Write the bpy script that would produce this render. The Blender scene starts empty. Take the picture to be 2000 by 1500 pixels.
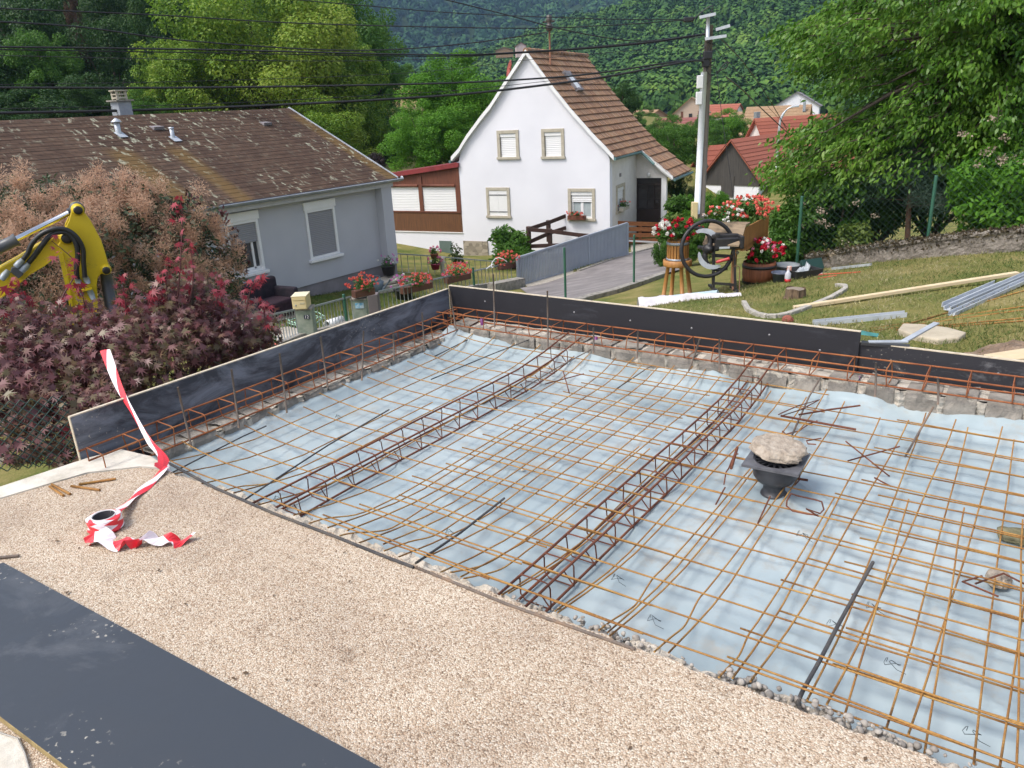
import bpy, math, random
import numpy as np
from mathutils import Vector, Matrix
R = math.radians
rnd = random.Random(7)
scene = bpy.context.scene

# ---------------------------------------------------------------- camera
F = 1503.0                                  # focal length in pixels of a 2000 x 1500 picture
EYE = np.array([0.0, 0.0, 1.65])
def _ray0(x, y): return np.array([(x - 1000.0) / F, -(y - 750.0) / F, -1.0])
_up = -_ray0(1208, 4867); _up /= np.linalg.norm(_up)
_ya = _ray0(2110, 201 - .0505 * 1110); _ya -= _up * (_ya @ _up); _ya /= np.linalg.norm(_ya)
_xa = np.cross(_ya, _up)
ROT = np.array([_xa, _ya, _up])
cam_d = bpy.data.cameras.new("camera"); cam = bpy.data.objects.new("camera", cam_d)
scene.collection.objects.link(cam)
cam_d.sensor_width = 36.0; cam_d.lens = 36.0 * F / 2000.0
cam_d.clip_start = 0.05; cam_d.clip_end = 6000
cam.matrix_world = Matrix.Translation(EYE) @ Matrix([list(r) for r in ROT]).to_4x4()
scene.camera = cam

# ---------------------------------------------------------------- light
SUN_DIR = Vector((-.42, -.80, 1.30)).normalized()      # towards the sun
el = math.asin(SUN_DIR.z); az = math.atan2(SUN_DIR.x, SUN_DIR.y)
world = bpy.data.worlds.new("World"); scene.world = world; world.use_nodes = True
wn = world.node_tree.nodes; wl = world.node_tree.links
sky = wn.new("ShaderNodeTexSky"); sky.sky_type = 'NISHITA'; sky.sun_disc = False
sky.sun_elevation = el; sky.sun_rotation = az
sky.air_density = 1.0; sky.dust_density = 3.0; sky.ozone_density = 1.0
wn["Background"].inputs[1].default_value = 0.15
hs = wn.new("ShaderNodeHueSaturation"); hs.inputs['Saturation'].default_value = .55
wl.new(sky.outputs[0], hs.inputs['Color']); wl.new(hs.outputs[0], wn["Background"].inputs[0])
sd = bpy.data.lights.new("sun", 'SUN'); sd.energy = 1.45; sd.angle = R(20); sd.color = (1.0, .95, .88)
so = bpy.data.objects.new("sun", sd); scene.collection.objects.link(so)
so.rotation_euler = (-SUN_DIR).to_track_quat('-Z', 'Y').to_euler()
scene.view_settings.view_transform = 'Standard'; scene.view_settings.look = 'None'
scene.view_settings.exposure = 0.86; scene.view_settings.gamma = 1.0
scene.cycles.max_bounces = 6; scene.cycles.diffuse_bounces = 3; scene.cycles.glossy_bounces = 2
scene.cycles.transmission_bounces = 3; scene.cycles.transparent_max_bounces = 6; scene.cycles.volume_bounces = 0
scene.cycles.use_denoising = True

# ---------------------------------------------------------------- pixel to place helpers (photo pixels, 2000 x 1500)
def A(*v): return np.array(v, float)
def ray(x, y): return ROT @ _ray0(x, y)
def onz(x, y, z=0.0): r = ray(x, y); return EYE + r * ((z - EYE[2]) / r[2])
def onX(x, y, X): r = ray(x, y); return EYE + r * (X / r[0])
def onY(x, y, Y): r = ray(x, y); return EYE + r * (Y / r[1])
def at(x, y, d): r = ray(x, y); return EYE + r * (d / math.hypot(r[0], r[1]))
def onplane(x, y, p0, n): r = ray(x, y); return EYE + r * (((p0 - EYE) @ n) / (r @ n))
def unit(v): v = np.asarray(v, float); return v / max(1e-9, np.linalg.norm(v))
UP = A(0, 0, 1)

# ---------------------------------------------------------------- mesh builder
class MB:
    def __init__(s): s.v = []; s.f = []; s.smooth = []
    def add(s, vs, fs, smooth=False):
        o = len(s.v); s.v += [tuple(map(float, p)) for p in vs]
        for f in fs: s.f.append([o + i for i in f]); s.smooth.append(smooth)
        return s
    def para(s, p, a, b, c):
        p, a, b, c = map(lambda q: np.asarray(q, float), (p, a, b, c))
        if np.dot(np.cross(a, b), c) < 0: a, b = b, a
        return s.add([p, p+a, p+a+b, p+b, p+c, p+a+c, p+a+b+c, p+b+c],
                     [(3,2,1,0), (4,5,6,7), (0,1,5,4), (1,2,6,5), (2,3,7,6), (3,0,4,7)])
    def box(s, c, size, ax=(1,0,0), up=(0,0,1)):
        ax = unit(ax); up = unit(np.asarray(up, float) - ax * np.dot(ax, up)); w = np.cross(up, ax)
        a, b, c_ = ax * size[0], w * size[1], up * size[2]
        return s.para(np.asarray(c, float) - (a + b + c_) / 2, a, b, c_)
    def bar(s, p, q, w, h, up=(0,0,1)):
        p, q = np.asarray(p, float), np.asarray(q, float)
        return s.box((p + q) / 2, (np.linalg.norm(q - p), w, h), q - p, up)
    def tube(s, path, r, n=6, cap=True):
        path = [np.asarray(p, float) for p in path]; m = len(path)
        rs = r if hasattr(r, '__len__') else [r] * m
        vs = []; ref = None
        for i, p in enumerate(path):
            t = unit(path[min(i+1, m-1)] - path[max(i-1, 0)])
            if ref is None:
                ref = UP if abs(t[2]) < .9 else A(1, 0, 0)
            a = unit(np.cross(t, ref)); b = np.cross(a, t); ref = b
            for k in range(n):
                th = 2 * math.pi * k / n
                vs.append(p + (a * math.cos(th) + b * math.sin(th)) * rs[i])
        fs = [(i*n+k, i*n+(k+1) % n, (i+1)*n+(k+1) % n, (i+1)*n+k) for i in range(m-1) for k in range(n)]
        s.add(vs, fs, True)
        if cap:
            o = len(s.v) - len(vs)
            s.f.append([o+k for k in range(n)]); s.smooth.append(False)
            s.f.append([o+(m-1)*n+k for k in reversed(range(n))]); s.smooth.append(False)
        return s
    def rod(s, p, q, r, n=6): return s.tube([p, q], r, n)
    def lathe(s, c, prof, n=20, ax=(0,0,1), smooth=True):
        c = np.asarray(c, float); ax = unit(ax); a = unit(np.cross(ax, A(1,0,0) if abs(ax[0]) < .9 else A(0,1,0))); b = np.cross(ax, a)
        vs = [c + ax*h + (a*math.cos(2*math.pi*k/n) + b*math.sin(2*math.pi*k/n))*r for r, h in prof for k in range(n)]
        fs = [(i*n+k, i*n+(k+1) % n, (i+1)*n+(k+1) % n, (i+1)*n+k) for i in range(len(prof)-1) for k in range(n)]
        return s.add(vs, fs, smooth)
    def prism(s, pts, th):
        """pts: 3-D outline (planar), th: thickness vector"""
        pts = [np.asarray(p, float) for p in pts]; th = np.asarray(th, float); n = len(pts)
        nrm = sum((np.cross(pts[i], pts[(i+1) % n]) for i in range(n)), np.zeros(3))
        if np.dot(nrm, th) > 0: pts = pts[::-1]
        return s.add(pts + [p + th for p in pts],
                     [tuple(range(n)), tuple(reversed(range(n, 2*n)))] + [((i+1) % n, i, n+i, n+(i+1) % n) for i in range(n)])
    def grid(s, fn, nu, nv, smooth=True):
        vs = [fn(i/(nu-1), j/(nv-1)) for j in range(nv) for i in range(nu)]
        return s.add(vs, [(j*nu+i, j*nu+i+1, (j+1)*nu+i+1, (j+1)*nu+i) for j in range(nv-1) for i in range(nu-1)], smooth)
    def build(s, name, m, parent=None, **k):
        me = bpy.data.meshes.new(name)
        vs = np.array(s.v, float)
        return finish(name, me, vs, s.f, s.smooth, m, parent, **k)

def origin_of(o):
    p = Vector((0, 0, 0))
    while o is not None: p = p + o.location; o = o.parent
    return np.array(p)
def finish(name, me, vs, fs, smooth, m, parent, label=None, cat=None, group=None, kind=None, bevel=0):
    if parent is not None: org = origin_of(parent)
    else: org = np.array([(vs[:,0].min()+vs[:,0].max())/2, (vs[:,1].min()+vs[:,1].max())/2, vs[:,2].min()])
    me.from_pydata((vs - org).tolist(), [], fs)
    if any(smooth): me.polygons.foreach_set("use_smooth", smooth)
    me.materials.append(m); me.update()
    o = bpy.data.objects.new(name, me); scene.collection.objects.link(o)
    if parent is not None: o.parent = parent
    else: o.location = org
    if bevel:
        b = o.modifiers.new("edge", 'BEVEL'); b.width = bevel; b.segments = 2; b.limit_method = 'ANGLE'
    tag(o, label, cat, group, kind); return o
def tag(o, label=None, cat=None, group=None, kind=None):
    if label: o['label'] = label
    if cat: o['category'] = cat
    if group: o['group'] = group
    if kind: o['kind'] = kind
    return o
def thing(name, loc, label, cat, group=None):
    o = bpy.data.objects.new(name, None); scene.collection.objects.link(o)
    o.location = tuple(map(float, loc)); o.empty_display_size = .1
    return tag(o, label, cat, group)
def copy_thing(root, loc, rz=None, sc=None, label=None):
    r = root.copy(); scene.collection.objects.link(r); r.location = tuple(map(float, loc))
    if rz is not None: r.rotation_euler.z = rz
    if sc is not None: r.scale = (sc, sc, sc) if not hasattr(sc, '__len__') else sc
    if label: r['label'] = label
    for ch in list(root.children):
        c = ch.copy(); scene.collection.objects.link(c); c.parent = r
        for g in list(ch.children):
            q = g.copy(); scene.collection.objects.link(q); q.parent = c
    return r
def arrays(name, V, nper, m, parent=None, smooth=False, **k):
    """V: (n, nper, 3) separate polygons, built fast"""
    n = V.shape[0]; flat = V.reshape(-1, 3)
    org = origin_of(parent) if parent is not None else np.array([(flat[:,0].min()+flat[:,0].max())/2, (flat[:,1].min()+flat[:,1].max())/2, flat[:,2].min()])
    me = bpy.data.meshes.new(name)
    me.vertices.add(n*nper); me.vertices.foreach_set("co", (flat - org).astype(np.float32).ravel())
    me.loops.add(n*nper); me.loops.foreach_set("vertex_index", np.arange(n*nper, dtype=np.int32))
    me.polygons.add(n); me.polygons.foreach_set("loop_start", np.arange(0, n*nper, nper, dtype=np.int32))
    me.update(calc_edges=True); me.materials.append(m)
    o = bpy.data.objects.new(name, me); scene.collection.objects.link(o)
    if parent is not None: o.parent = parent
    else: o.location = org
    tag(o, **k); return o

# ---------------------------------------------------------------- materials
def nodes(name):
    m = bpy.data.materials.new(name); m.use_nodes = True
    nt = m.node_tree; return m, nt, nt.nodes, nt.links, nt.nodes["Principled BSDF"]
def ramp(N, stops, interp='LINEAR'):
    r = N.new("ShaderNodeValToRGB"); e = r.color_ramp.elements; r.color_ramp.interpolation = interp
    while len(e) < len(stops): e.new(.5)
    for i, (p, c) in enumerate(stops):
        e[i].position = p; e[i].color = (*c, 1) if len(c) == 3 else c
    return r
def noise(N, L, sc, det=4, rough=.55, vec=None):
    n = N.new("ShaderNodeTexNoise"); n.inputs['Scale'].default_value = sc; n.inputs['Detail'].default_value = det
    n.inputs['Roughness'].default_value = rough
    if vec is not None: L.new(vec, n.inputs['Vector'])
    return n
def coords(N, L, kind='Object', scale=None):
    t = N.new("ShaderNodeTexCoord"); o = t.outputs[kind]
    if scale is not None:
        mp = N.new("ShaderNodeMapping"); mp.inputs['Scale'].default_value = scale; L.new(o, mp.inputs[0]); o = mp.outputs[0]
    return o
def mixc(N, L, fac, a, b, mode='MIX'):
    x = N.new("ShaderNodeMix"); x.data_type = 'RGBA'; x.blend_type = mode
    if hasattr(fac, 'links'): L.new(fac, x.inputs[0])
    else: x.inputs[0].default_value = fac
    for v, s in ((a, x.inputs[6]), (b, x.inputs[7])):
        if hasattr(v, 'links'): L.new(v, s)
        else: s.default_value = (*v, 1)
    return x.outputs[2]
def bump(N, L, P, h, strength, dist=.01):
    b = N.new("ShaderNodeBump"); b.inputs['Strength'].default_value = strength; b.inputs['Distance'].default_value = dist
    L.new(h, b.inputs['Height']); L.new(b.outputs[0], P.inputs['Normal']); return b
def mat(name, c, c2=None, sc=8, rough=.6, bs=0, bsc=60, metal=0, spec=.5, c3=None, stretch=None, bd=.01):
    m, nt, N, L, P = nodes(name)
    P.inputs['Roughness'].default_value = rough; P.inputs['Metallic'].default_value = metal
    P.inputs['Specular IOR Level'].default_value = spec
    v = coords(N, L, 'Object', stretch)
    if c2 is None: c2 = tuple(x * .86 for x in c)
    n = noise(N, L, sc, 5, .6, v)
    st = [(.35, c2), (.62, c)] if c3 is None else [(.28, c2), (.5, c), (.72, c3)]
    r = ramp(N, st); L.new(n.outputs[0], r.inputs[0]); L.new(r.outputs[0], P.inputs['Base Color'])
    if bs:
        n2 = noise(N, L, bsc, 4, .6, v); bump(N, L, P, n2.outputs[0], bs, bd)
    return m
def leafmat(name, cols, trans=.3, rough=.5, clump=1.3, spec=.3):
    """leaf colour varies from leaf to leaf and in broad drifts through the plant"""
    m, nt, N, L, P = nodes(name)
    g = N.new("ShaderNodeNewGeometry")
    n = noise(N, L, clump, 2, .5, coords(N, L))
    mx = N.new("ShaderNodeMath"); mx.operation = 'MULTIPLY_ADD'; mx.inputs[1].default_value = .55
    L.new(g.outputs['Random Per Island'], mx.inputs[0])
    m2 = N.new("ShaderNodeMath"); m2.operation = 'MULTIPLY_ADD'; m2.inputs[1].default_value = 1.5; m2.inputs[2].default_value = -.52
    L.new(n.outputs[0], m2.inputs[0]); L.new(m2.outputs[0], mx.inputs[2])
    k = len(cols); r = ramp(N, [(.05 + .9*i/max(1, k-1), c) for i, c in enumerate(cols)]); L.new(mx.outputs[0], r.inputs[0])
    L.new(r.outputs[0], P.inputs['Base Color']); P.inputs['Roughness'].default_value = rough; P.inputs['Specular IOR Level'].default_value = spec
    if trans:
        t = N.new("ShaderNodeBsdfTranslucent"); L.new(r.outputs[0], t.inputs[0])
        ms = N.new("ShaderNodeMixShader"); ms.inputs[0].default_value = trans
        L.new(P.outputs[0], ms.inputs[1]); L.new(t.outputs[0], ms.inputs[2])
        L.new(ms.outputs[0], nt.nodes["Material Output"].inputs[0])
    return m
def islandmat(name, cols, rough=.7, bs=0, bsc=40):
    m, nt, N, L, P = nodes(name); g = N.new("ShaderNodeNewGeometry")
    k = len(cols); r = ramp(N, [(i/max(1, k-1), c) for i, c in enumerate(cols)]); L.new(g.outputs['Random Per Island'], r.inputs[0])
    n = noise(N, L, 14, 4, .6, coords(N, L)); rr = ramp(N, [(.3, (.75,.75,.75)), (.7, (1.1,1.1,1.1))]); L.new(n.outputs[0], rr.inputs[0])
    L.new(mixc(N, L, 1.0, r.outputs[0], rr.outputs[0], 'MULTIPLY'), P.inputs['Base Color'])
    P.inputs['Roughness'].default_value = rough
    if bs: n2 = noise(N, L, bsc, 4, .6, coords(N, L)); bump(N, L, P, n2.outputs[0], bs)
    return m

# ---------------------------------------------------------------- foliage
DIAMOND = [(0,0,0), (.45,.26,.05), (1,0,-.08), (.45,-.26,.05)]
LEAF = [(0,0,0), (.25,.17,.05), (.6,.19,.03), (1,0,-.18), (.6,-.19,.03), (.25,-.17,.05)]
BLADE = [(0,-.04,0), (.55,-.03,.1), (1,0,.35), (.55,.03,.1)]
PETAL = [(-.5,-.5,0), (.5,-.5,.1), (.5,.5,0), (-.5,.5,.1)]
def star(lobes=7):
    pts = [(0, .0, 0)]; ang = np.linspace(-2.2, 2.2, lobes)
    for i, a in enumerate(ang):
        ln = (1 - .13*abs(a)**1.4); c = .22
        pts.append((c + math.cos(a)*ln*.75, math.sin(a)*ln*.75, -.12*ln))
        if i < lobes-1:
            b = (a + ang[i+1])/2; pts.append((c + math.cos(b)*.2, math.sin(b)*.2, .03))
    return pts
MAPLE = star(7)
def leafpolys(C, D, Nn, size, shape):
    D = D / np.linalg.norm(D, axis=1, keepdims=True)
    S = np.cross(Nn, D); S /= np.maximum(1e-6, np.linalg.norm(S, axis=1, keepdims=True)); Nn = np.cross(D, S)
    sh = np.array(shape); sz = np.asarray(size).reshape(-1, 1, 1) if hasattr(size, '__len__') else size
    return C[:, None, :] + sz * (sh[None, :, 0:1]*D[:, None, :] + sh[None, :, 1:2]*S[:, None, :] + sh[None, :, 2:3]*Nn[:, None, :])
def clump_leaves(rng, clumps, n, size, shape, shell=.45, droop=.3, up=.45):
    """leaves spread through a list of (x, y, z, r) clumps"""
    cl = np.array(clumps, float); w = cl[:, 3]**2; k = rng.choice(len(cl), n, p=w/w.sum())
    d = rng.normal(size=(n, 3)); d /= np.linalg.norm(d, axis=1, keepdims=True)
    rr = (shell + (1-shell) * rng.random(n)**.6)
    C = cl[k, :3] + d * (cl[k, 3]*rr)[:, None] * A(1, 1, .8)
    Nn = d*.7 + rng.normal(size=(n, 3))*.55 + UP*up
    D = np.cross(Nn, rng.normal(size=(n, 3))) - UP*droop + d*.3
    return leafpolys(C, D, Nn, size * (.7 + .6*rng.random(n)), shape)
def ball_clumps(rng, n, c, r, cr=(.22, .38), inner=.45):
    c = np.asarray(c, float); r = np.asarray(r, float) * np.ones(3); out = []
    for _ in range(n):
        d = unit(rng.normal(size=3)); t = inner + (1-inner)*rng.random()**.5
        q = rng.uniform(*cr); out.append((*(c + d*r*max(0, t - q*.6)), q*r.mean()))
    return out
# ================================================================ GROUND
_ctrl = [  # places on the ground: photo pixel and distance
 (762,541,21.7), (610,588,19.0), (740,552,21.4), (500,600,18.3), (905,500,30), (1190,470,30.2), (1255,470,30), (1300,465,30.5), (1021,560,22.5), (1224,499,26), (1290,490,27),
 (500,692,13.2), (985,562,22), (743,640,17), (881,590,19.5), (1149,586,12.8), (1238,562,14), (1299,538,15.4), (1420,580,9.8), (1480,552,10.8), (1550,585,8.3),
 (1590,530,12), (2000,490,11), (1800,600,7.3), (1900,560,8.2), (1700,640,6.6), (1330,590,8.6),
 (1430,410,60), (1300,330,60), (1500,330,62), (760,210,95), (600,300,70), (300,330,50), (870,330,42), (100,330,48), (1350,240,140), (1500,240,140)]
_cp = [tuple(at(*c)) for c in _ctrl]
_cp += [(-3.2,5.1,-.42), (-1.2,5.1,-.16), (.4,5.1,.02), (2.5,6,.1), (5,9,.2), (9,14,0), (-4.3,5.1,-.75), (-4.3,1.5,-.62), (-4.4,3.4,-.7), (-5.4,.5,-.75),
        (-5.4,3.5,-.95), (-6.5,6.5,-1.45), (-8,1,-1.3), (-8,9.5,-1.9), (-11,0,-2), (-16,4,-2.35), (-22,8,-2.4), (-6.5,9.2,-1.5), (-24,22,-3.2), (-2,14,-.75), (3,16,-.6),
        (-40,15,0), (-60,45,6), (-30,-10,-1), (0,-12,-.5), (12,-5,0), (25,20,1.5), (40,60,0), (0,60,-7), (10,110,-14), (-20,140,-14), (-110,110,6), (-90,10,10), (80,120,-8)]
_cp = np.array(_cp)
_d = np.linalg.norm(_cp[:, None, :2] - _cp[None, :, :2], axis=2)
_w = np.linalg.solve(np.vstack([np.hstack([_d, np.ones((len(_cp), 1))]), np.append(np.ones(len(_cp)), 0)]) - np.eye(len(_cp)+1)*np.append(np.full(len(_cp), .02), 0), np.append(_cp[:, 2], 0))
def gz(x, y):
    x = np.asarray(x, float); y = np.asarray(y, float)
    d = np.sqrt((x[..., None] - _cp[:, 0])**2 + (y[..., None] - _cp[:, 1])**2)
    return d @ _w[:-1] + _w[-1]
def onG(x, y, d0=5.2, d1=200):
    ds = np.linspace(d0, d1, 3000); r = ray(x, y); h = math.hypot(r[0], r[1])
    P = EYE[None] + r[None] * (ds/h)[:, None]; below = np.where(P[:, 2] <= gz(P[:, 0], P[:, 1]))[0]
    i = below[0] if len(below) else -1; return P[i]
def drop(p): return A(p[0], p[1], float(gz(p[0], p[1])))

# ground material: straw and green lawn, drifts of dry grass and soil
def ground_mat(name, cols, sc=1.2, fine=38):
    m, nt, N, L, P = nodes(name); v = coords(N, L)
    a = noise(N, L, sc, 6, .62, v); b = noise(N, L, fine, 3, .7, v)
    ad = N.new("ShaderNodeMath"); ad.operation = 'MULTIPLY_ADD'; ad.inputs[1].default_value = .55; L.new(b.outputs[0], ad.inputs[0])
    sb = N.new("ShaderNodeMath"); sb.operation = 'MULTIPLY_ADD'; sb.inputs[1].default_value = .9; sb.inputs[2].default_value = -.22
    L.new(a.outputs[0], sb.inputs[0]); L.new(sb.outputs[0], ad.inputs[2])
    k = len(cols); r = ramp(N, [(.22 + .56*i/(k-1), c) for i, c in enumerate(cols)]); L.new(ad.outputs[0], r.inputs[0])
    L.new(r.outputs[0], P.inputs['Base Color']); P.inputs['Roughness'].default_value = .95; P.inputs['Specular IOR Level'].default_value = .1
    bump(N, L, P, b.outputs[0], .6, .03); return m
M_lawn = ground_mat("lawn", [(.045,.075,.017), (.09,.12,.03), (.165,.16,.05), (.24,.20,.08), (.31,.255,.13)])
M_green = ground_mat("garden grass", [(.03,.06,.01), (.07,.11,.025), (.13,.13,.04), (.22,.17,.07)], 2.0)
M_asph = mat("asphalt", (.19,.17,.165), (.13,.118,.115), 1.6, .9, .25, 160, c3=(.27,.245,.235))
M_conc = mat("pale concrete", (.42,.38,.31), (.33,.29,.24), 5, .9, .35, 90, c3=(.5,.46,.39))
M_patio = mat("paved ground", (.25,.22,.18), (.18,.16,.13), 2, .9, .3, 60, c3=(.3,.27,.22))
M_kerb = mat("old kerb concrete", (.27,.25,.22), (.13,.12,.10), 9, .95, .6, 60, c3=(.36,.33,.29))
M_gravelpath = mat("stony path", (.36,.32,.27), (.2,.18,.13), 14, .95, .8, 60, c3=(.46,.43,.38))
M_soil = mat("soil", (.17,.12,.085), (.10,.07,.05), 8, .95, 1.0, 30, c3=(.24,.17,.12), bd=.03)

def ground_sheet():
    xs = np.unique(np.round(np.concatenate([np.linspace(-150, -22, 45), np.linspace(-22, -5, 60), np.linspace(-5, 4, 50), np.linspace(4, 60, 40)]), 4))
    ys = np.unique(np.round(np.concatenate([np.linspace(-30, 0, 20), np.linspace(0, 14, 75), np.linspace(14, 34, 55), np.linspace(34, 170, 50)]), 4))
    X, Y = np.meshgrid(xs, ys); Z = gz(X, Y)
    Z = np.where((X > -4.12) & (X < 7) & (Y < 4.95) & (Y > -8), np.minimum(Z, -.85), Z)
    mb = MB(); nx = len(xs); mb.v = list(map(tuple, np.stack([X, Y, Z], -1).reshape(-1, 3)))
    mb.f = [(j*nx+i, j*nx+i+1, (j+1)*nx+i+1, (j+1)*nx+i) for j in range(len(ys)-1) for i in range(nx-1)]; mb.smooth = [True]*len(mb.f)
    return mb.build("ground", M_lawn, kind='structure')
ground_sheet()
# one wide sheet to the horizon under everything
MB().add([(-4000,-4000,-22), (4000,-4000,-22), (4000,4000,-22), (-4000,4000,-22)], [(0,1,2,3)]).build("valley_floor", M_green, kind='structure')

def drape(name, poly, m, off=.02, cuts=26, kind='structure', **k):
    """a sheet laid on the ground inside a plan outline (convex-ish strips: list of left points and right points)"""
    left, right = poly; mb = MB(); n = len(left)
    def pt(u, v):
        i = min(n-2, int(u*(n-1))); f = u*(n-1) - i
        l = np.array(left[i][:2])*(1-f) + np.array(left[i+1][:2])*f; r = np.array(right[i][:2])*(1-f) + np.array(right[i+1][:2])*f
        p = l*(1-v) + r*v; return (p[0], p[1], float(gz(p[0], p[1])) + off)
    mb.grid(pt, cuts*2, cuts); return mb.build(name, m, kind=kind, **k)
# driveway running past the gate to the white house
drape("driveway", ([at(1016,573,21.2), at(1120,540,23.8), at(1231,507,26.3), at(1290,489,28)], [at(1120,594,12.2), at(1190,575,13.3), at(1252,553,14.6), at(1330,520,19)]), M_asph, .045)
drape("garden_lawn", ([at(430,640,14.6), at(600,620,16), at(700,610,17.4), at(850,560,20)], [at(430,600,18.0), at(600,590,19.2), at(720,556,21), at(765,545,21.8)]), M_green, .03)
drape("patio", ([at(380,625,15), at(450,612,16), at(575,590,17.3)], [at(400,590,17.7), at(480,585,17.9), at(560,572,18.8)]), M_patio, .05)
drape("garden_path", ([at(505,690,13.2), at(600,655,14.4), at(632,640,14.9)], [at(505,620,15.8), at(560,615,16.3), at(600,635,15.7)]), M_conc, .05)
drape("gravel_verge", ([at(1025,552,22.8), at(1130,525,24.2), at(1226,494,26.8)], [at(1030,572,21.4), at(1130,540,23.6), at(1231,507,26.2)]), M_gravelpath, .05)
drape("gravel_forecourt", ([at(1232,500,26.4), at(1290,486,28.2)], [at(1232,478,28.6), at(1300,472,29)]), M_gravelpath, .06)
# kerbs along the driveway
def kerb(name, pts, label, w=.14, h=.12):
    mb = MB(); P = [drop(p) for p in pts]
    for a, b in zip(P[:-1], P[1:]): mb.bar(a + UP*h*.3, b + UP*h*.3, w, h)
    return mb.build(name, M_kerb, label=label, cat="kerb", bevel=.01)
kerb("kerb", [at(1095,600,12), at(1150,588,12.7), at(1200,574,13.2), at(1248,556,14.2), at(1300,540,15.2)], "rough concrete kerb between the driveway and the lawn behind the formwork")
kerb("kerb", [at(1130,538,23.7), at(1180,522,24.9), at(1231,507,26.2), at(1290,488,28.0)], "thin kerb on the far side of the driveway past the grey gate", .12, .1)
# ================================================================ GRAVEL PLATFORM (exposed aggregate)
def aggregate():
    m, nt, N, L, P = nodes("exposed aggregate"); v = coords(N, L)
    vo = N.new("ShaderNodeTexVoronoi"); vo.inputs['Scale'].default_value = 185; L.new(v, vo.inputs['Vector'])
    sep = N.new("ShaderNodeSeparateColor"); L.new(vo.outputs['Color'], sep.inputs[0])
    r = ramp(N, [(0,(.21,.15,.105)), (.12,(.39,.295,.21)), (.36,(.49,.39,.295)), (.6,(.54,.455,.36)), (.82,(.66,.60,.51)), (1,(.43,.31,.22))]); L.new(sep.outputs[0], r.inputs[0])
    big = noise(N, L, 1.6, 5, .6, v); br = ramp(N, [(.3,(.74,.70,.68)), (.5,(.94,.91,.88)), (.7,(1.06,1.05,1.03))]); L.new(big.outputs[0], br.inputs[0])
    gap = ramp(N, [(.0,(1.05,1.05,1.05)), (.55,(1,1,1)), (.9,(.62,.57,.52))]); L.new(vo.outputs['Distance'], gap.inputs[0])
    c = mixc(N, L, 1, r.outputs[0], br.outputs[0], 'MULTIPLY'); c = mixc(N, L, 1, c, gap.outputs[0], 'MULTIPLY')
    # darker worn patches
    sp = noise(N, L, 5, 6, .7, v); sr = ramp(N, [(.58,(1,1,1)), (.74,(.60,.56,.53))]); L.new(sp.outputs[0], sr.inputs[0])
    c = mixc(N, L, 1, c, sr.outputs[0], 'MULTIPLY'); L.new(c, P.inputs['Base Color'])
    P.inputs['Roughness'].default_value = .75; P.inputs['Specular IOR Level'].default_value = .3
    inv = N.new("ShaderNodeMath"); inv.operation = 'SUBTRACT'; inv.inputs[0].default_value = 1; L.new(vo.outputs['Distance'], inv.inputs[1])
    bump(N, L, P, inv.outputs[0], .7, .006); return m
M_agg = aggregate()
M_rim = mat("cement rim", (.55,.51,.44), (.42,.38,.31), 9, .9, .5, 50, c3=(.64,.60,.53))
def jag(i, s=.012): return (math.sin(i*2.3)+math.sin(i*5.1+1)*.7+math.sin(i*11.7)*.4)*s*.5
xs = np.linspace(-3.46, 1.6, 120)
edge = [(x, 1.845 + jag(i), 0) for i, x in enumerate(xs)]
top = edge + [(1.6,-3,0), (-4.6,-3,0), (-3.94,1.2,0), (-3.80,1.62,0), (-3.62,1.80,0)]
MB().prism(top, A(0,0,-.62)).build("terrace", M_agg, kind='structure')
# cement rim at the left edge of the terrace
rim = [(-4.72,-3,.004), (-4.06,1.2,.004), (-4.0,1.72,.004), (-3.93,1.87,.004), (-3.70,1.90,.004), (-3.46,1.86,.004), (-3.62,1.80,.006), (-3.80,1.62,.006), (-3.94,1.2,.006), (-4.6,-3,.006)]
MB().prism([(x + jag(i*3.1,.02), y, z) for i, (x, y, z) in enumerate(rim)], A(0,0,-.62)).build("terrace_rim", M_rim, kind='structure')

# ================================================================ MEMBRANE
def membrane_mat():
    m, nt, N, L, P = nodes("blue polythene"); v = coords(N, L)
    n = noise(N, L, 1.6, 6, .6, v); r = ramp(N, [(.30,(.25,.315,.345)), (.5,(.325,.39,.415)), (.70,(.395,.45,.465))]); L.new(n.outputs[0], r.inputs[0])
    d = noise(N, L, 5, 8, .78, v); dr = ramp(N, [(.53,(0,0,0)), (.70,(.7,.7,.7))]); L.new(d.outputs[0], dr.inputs[0])
    L.new(mixc(N, L, dr.outputs[0], r.outputs[0], (.33,.30,.25)), P.inputs['Base Color'])
    P.inputs['Roughness'].default_value = .34; P.inputs['Specular IOR Level'].default_value = .45
    w = noise(N, L, 1.7, 3, .5, coords(N, L, 'Object', (1, .6, 1)))
    a_ = N.new("ShaderNodeMath"); a_.operation = 'SUBTRACT'; a_.inputs[1].default_value = .5; L.new(w.outputs[0], a_.inputs[0])
    b_ = N.new("ShaderNodeMath"); b_.operation = 'ABSOLUTE'; L.new(a_.outputs[0], b_.inputs[0])       # sharp creases where the noise crosses its middle
    q_ = N.new("ShaderNodeMapRange"); q_.inputs[1].default_value = 0; q_.inputs[2].default_value = .09; q_.inputs[3].default_value = 1; q_.inputs[4].default_value = 0; L.new(b_.outputs[0], q_.inputs[0])
    bump(N, L, P, q_.outputs[0], .20, .016); return m
M_memb = membrane_mat()
from mathutils import noise as MN
def wr(x, y):
    a = MN.noise(Vector((x*1.7, y*2.3, 0))) * .012; b = abs(MN.noise(Vector((x*4.1+3, y*3.2, 2))))
    c = abs(MN.noise(Vector((x*1.3+y*2.1, y*1.2-x*.6, 5))))
    return a + max(0, .10-b)*.07 + max(0, .07-c)*.20
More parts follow.
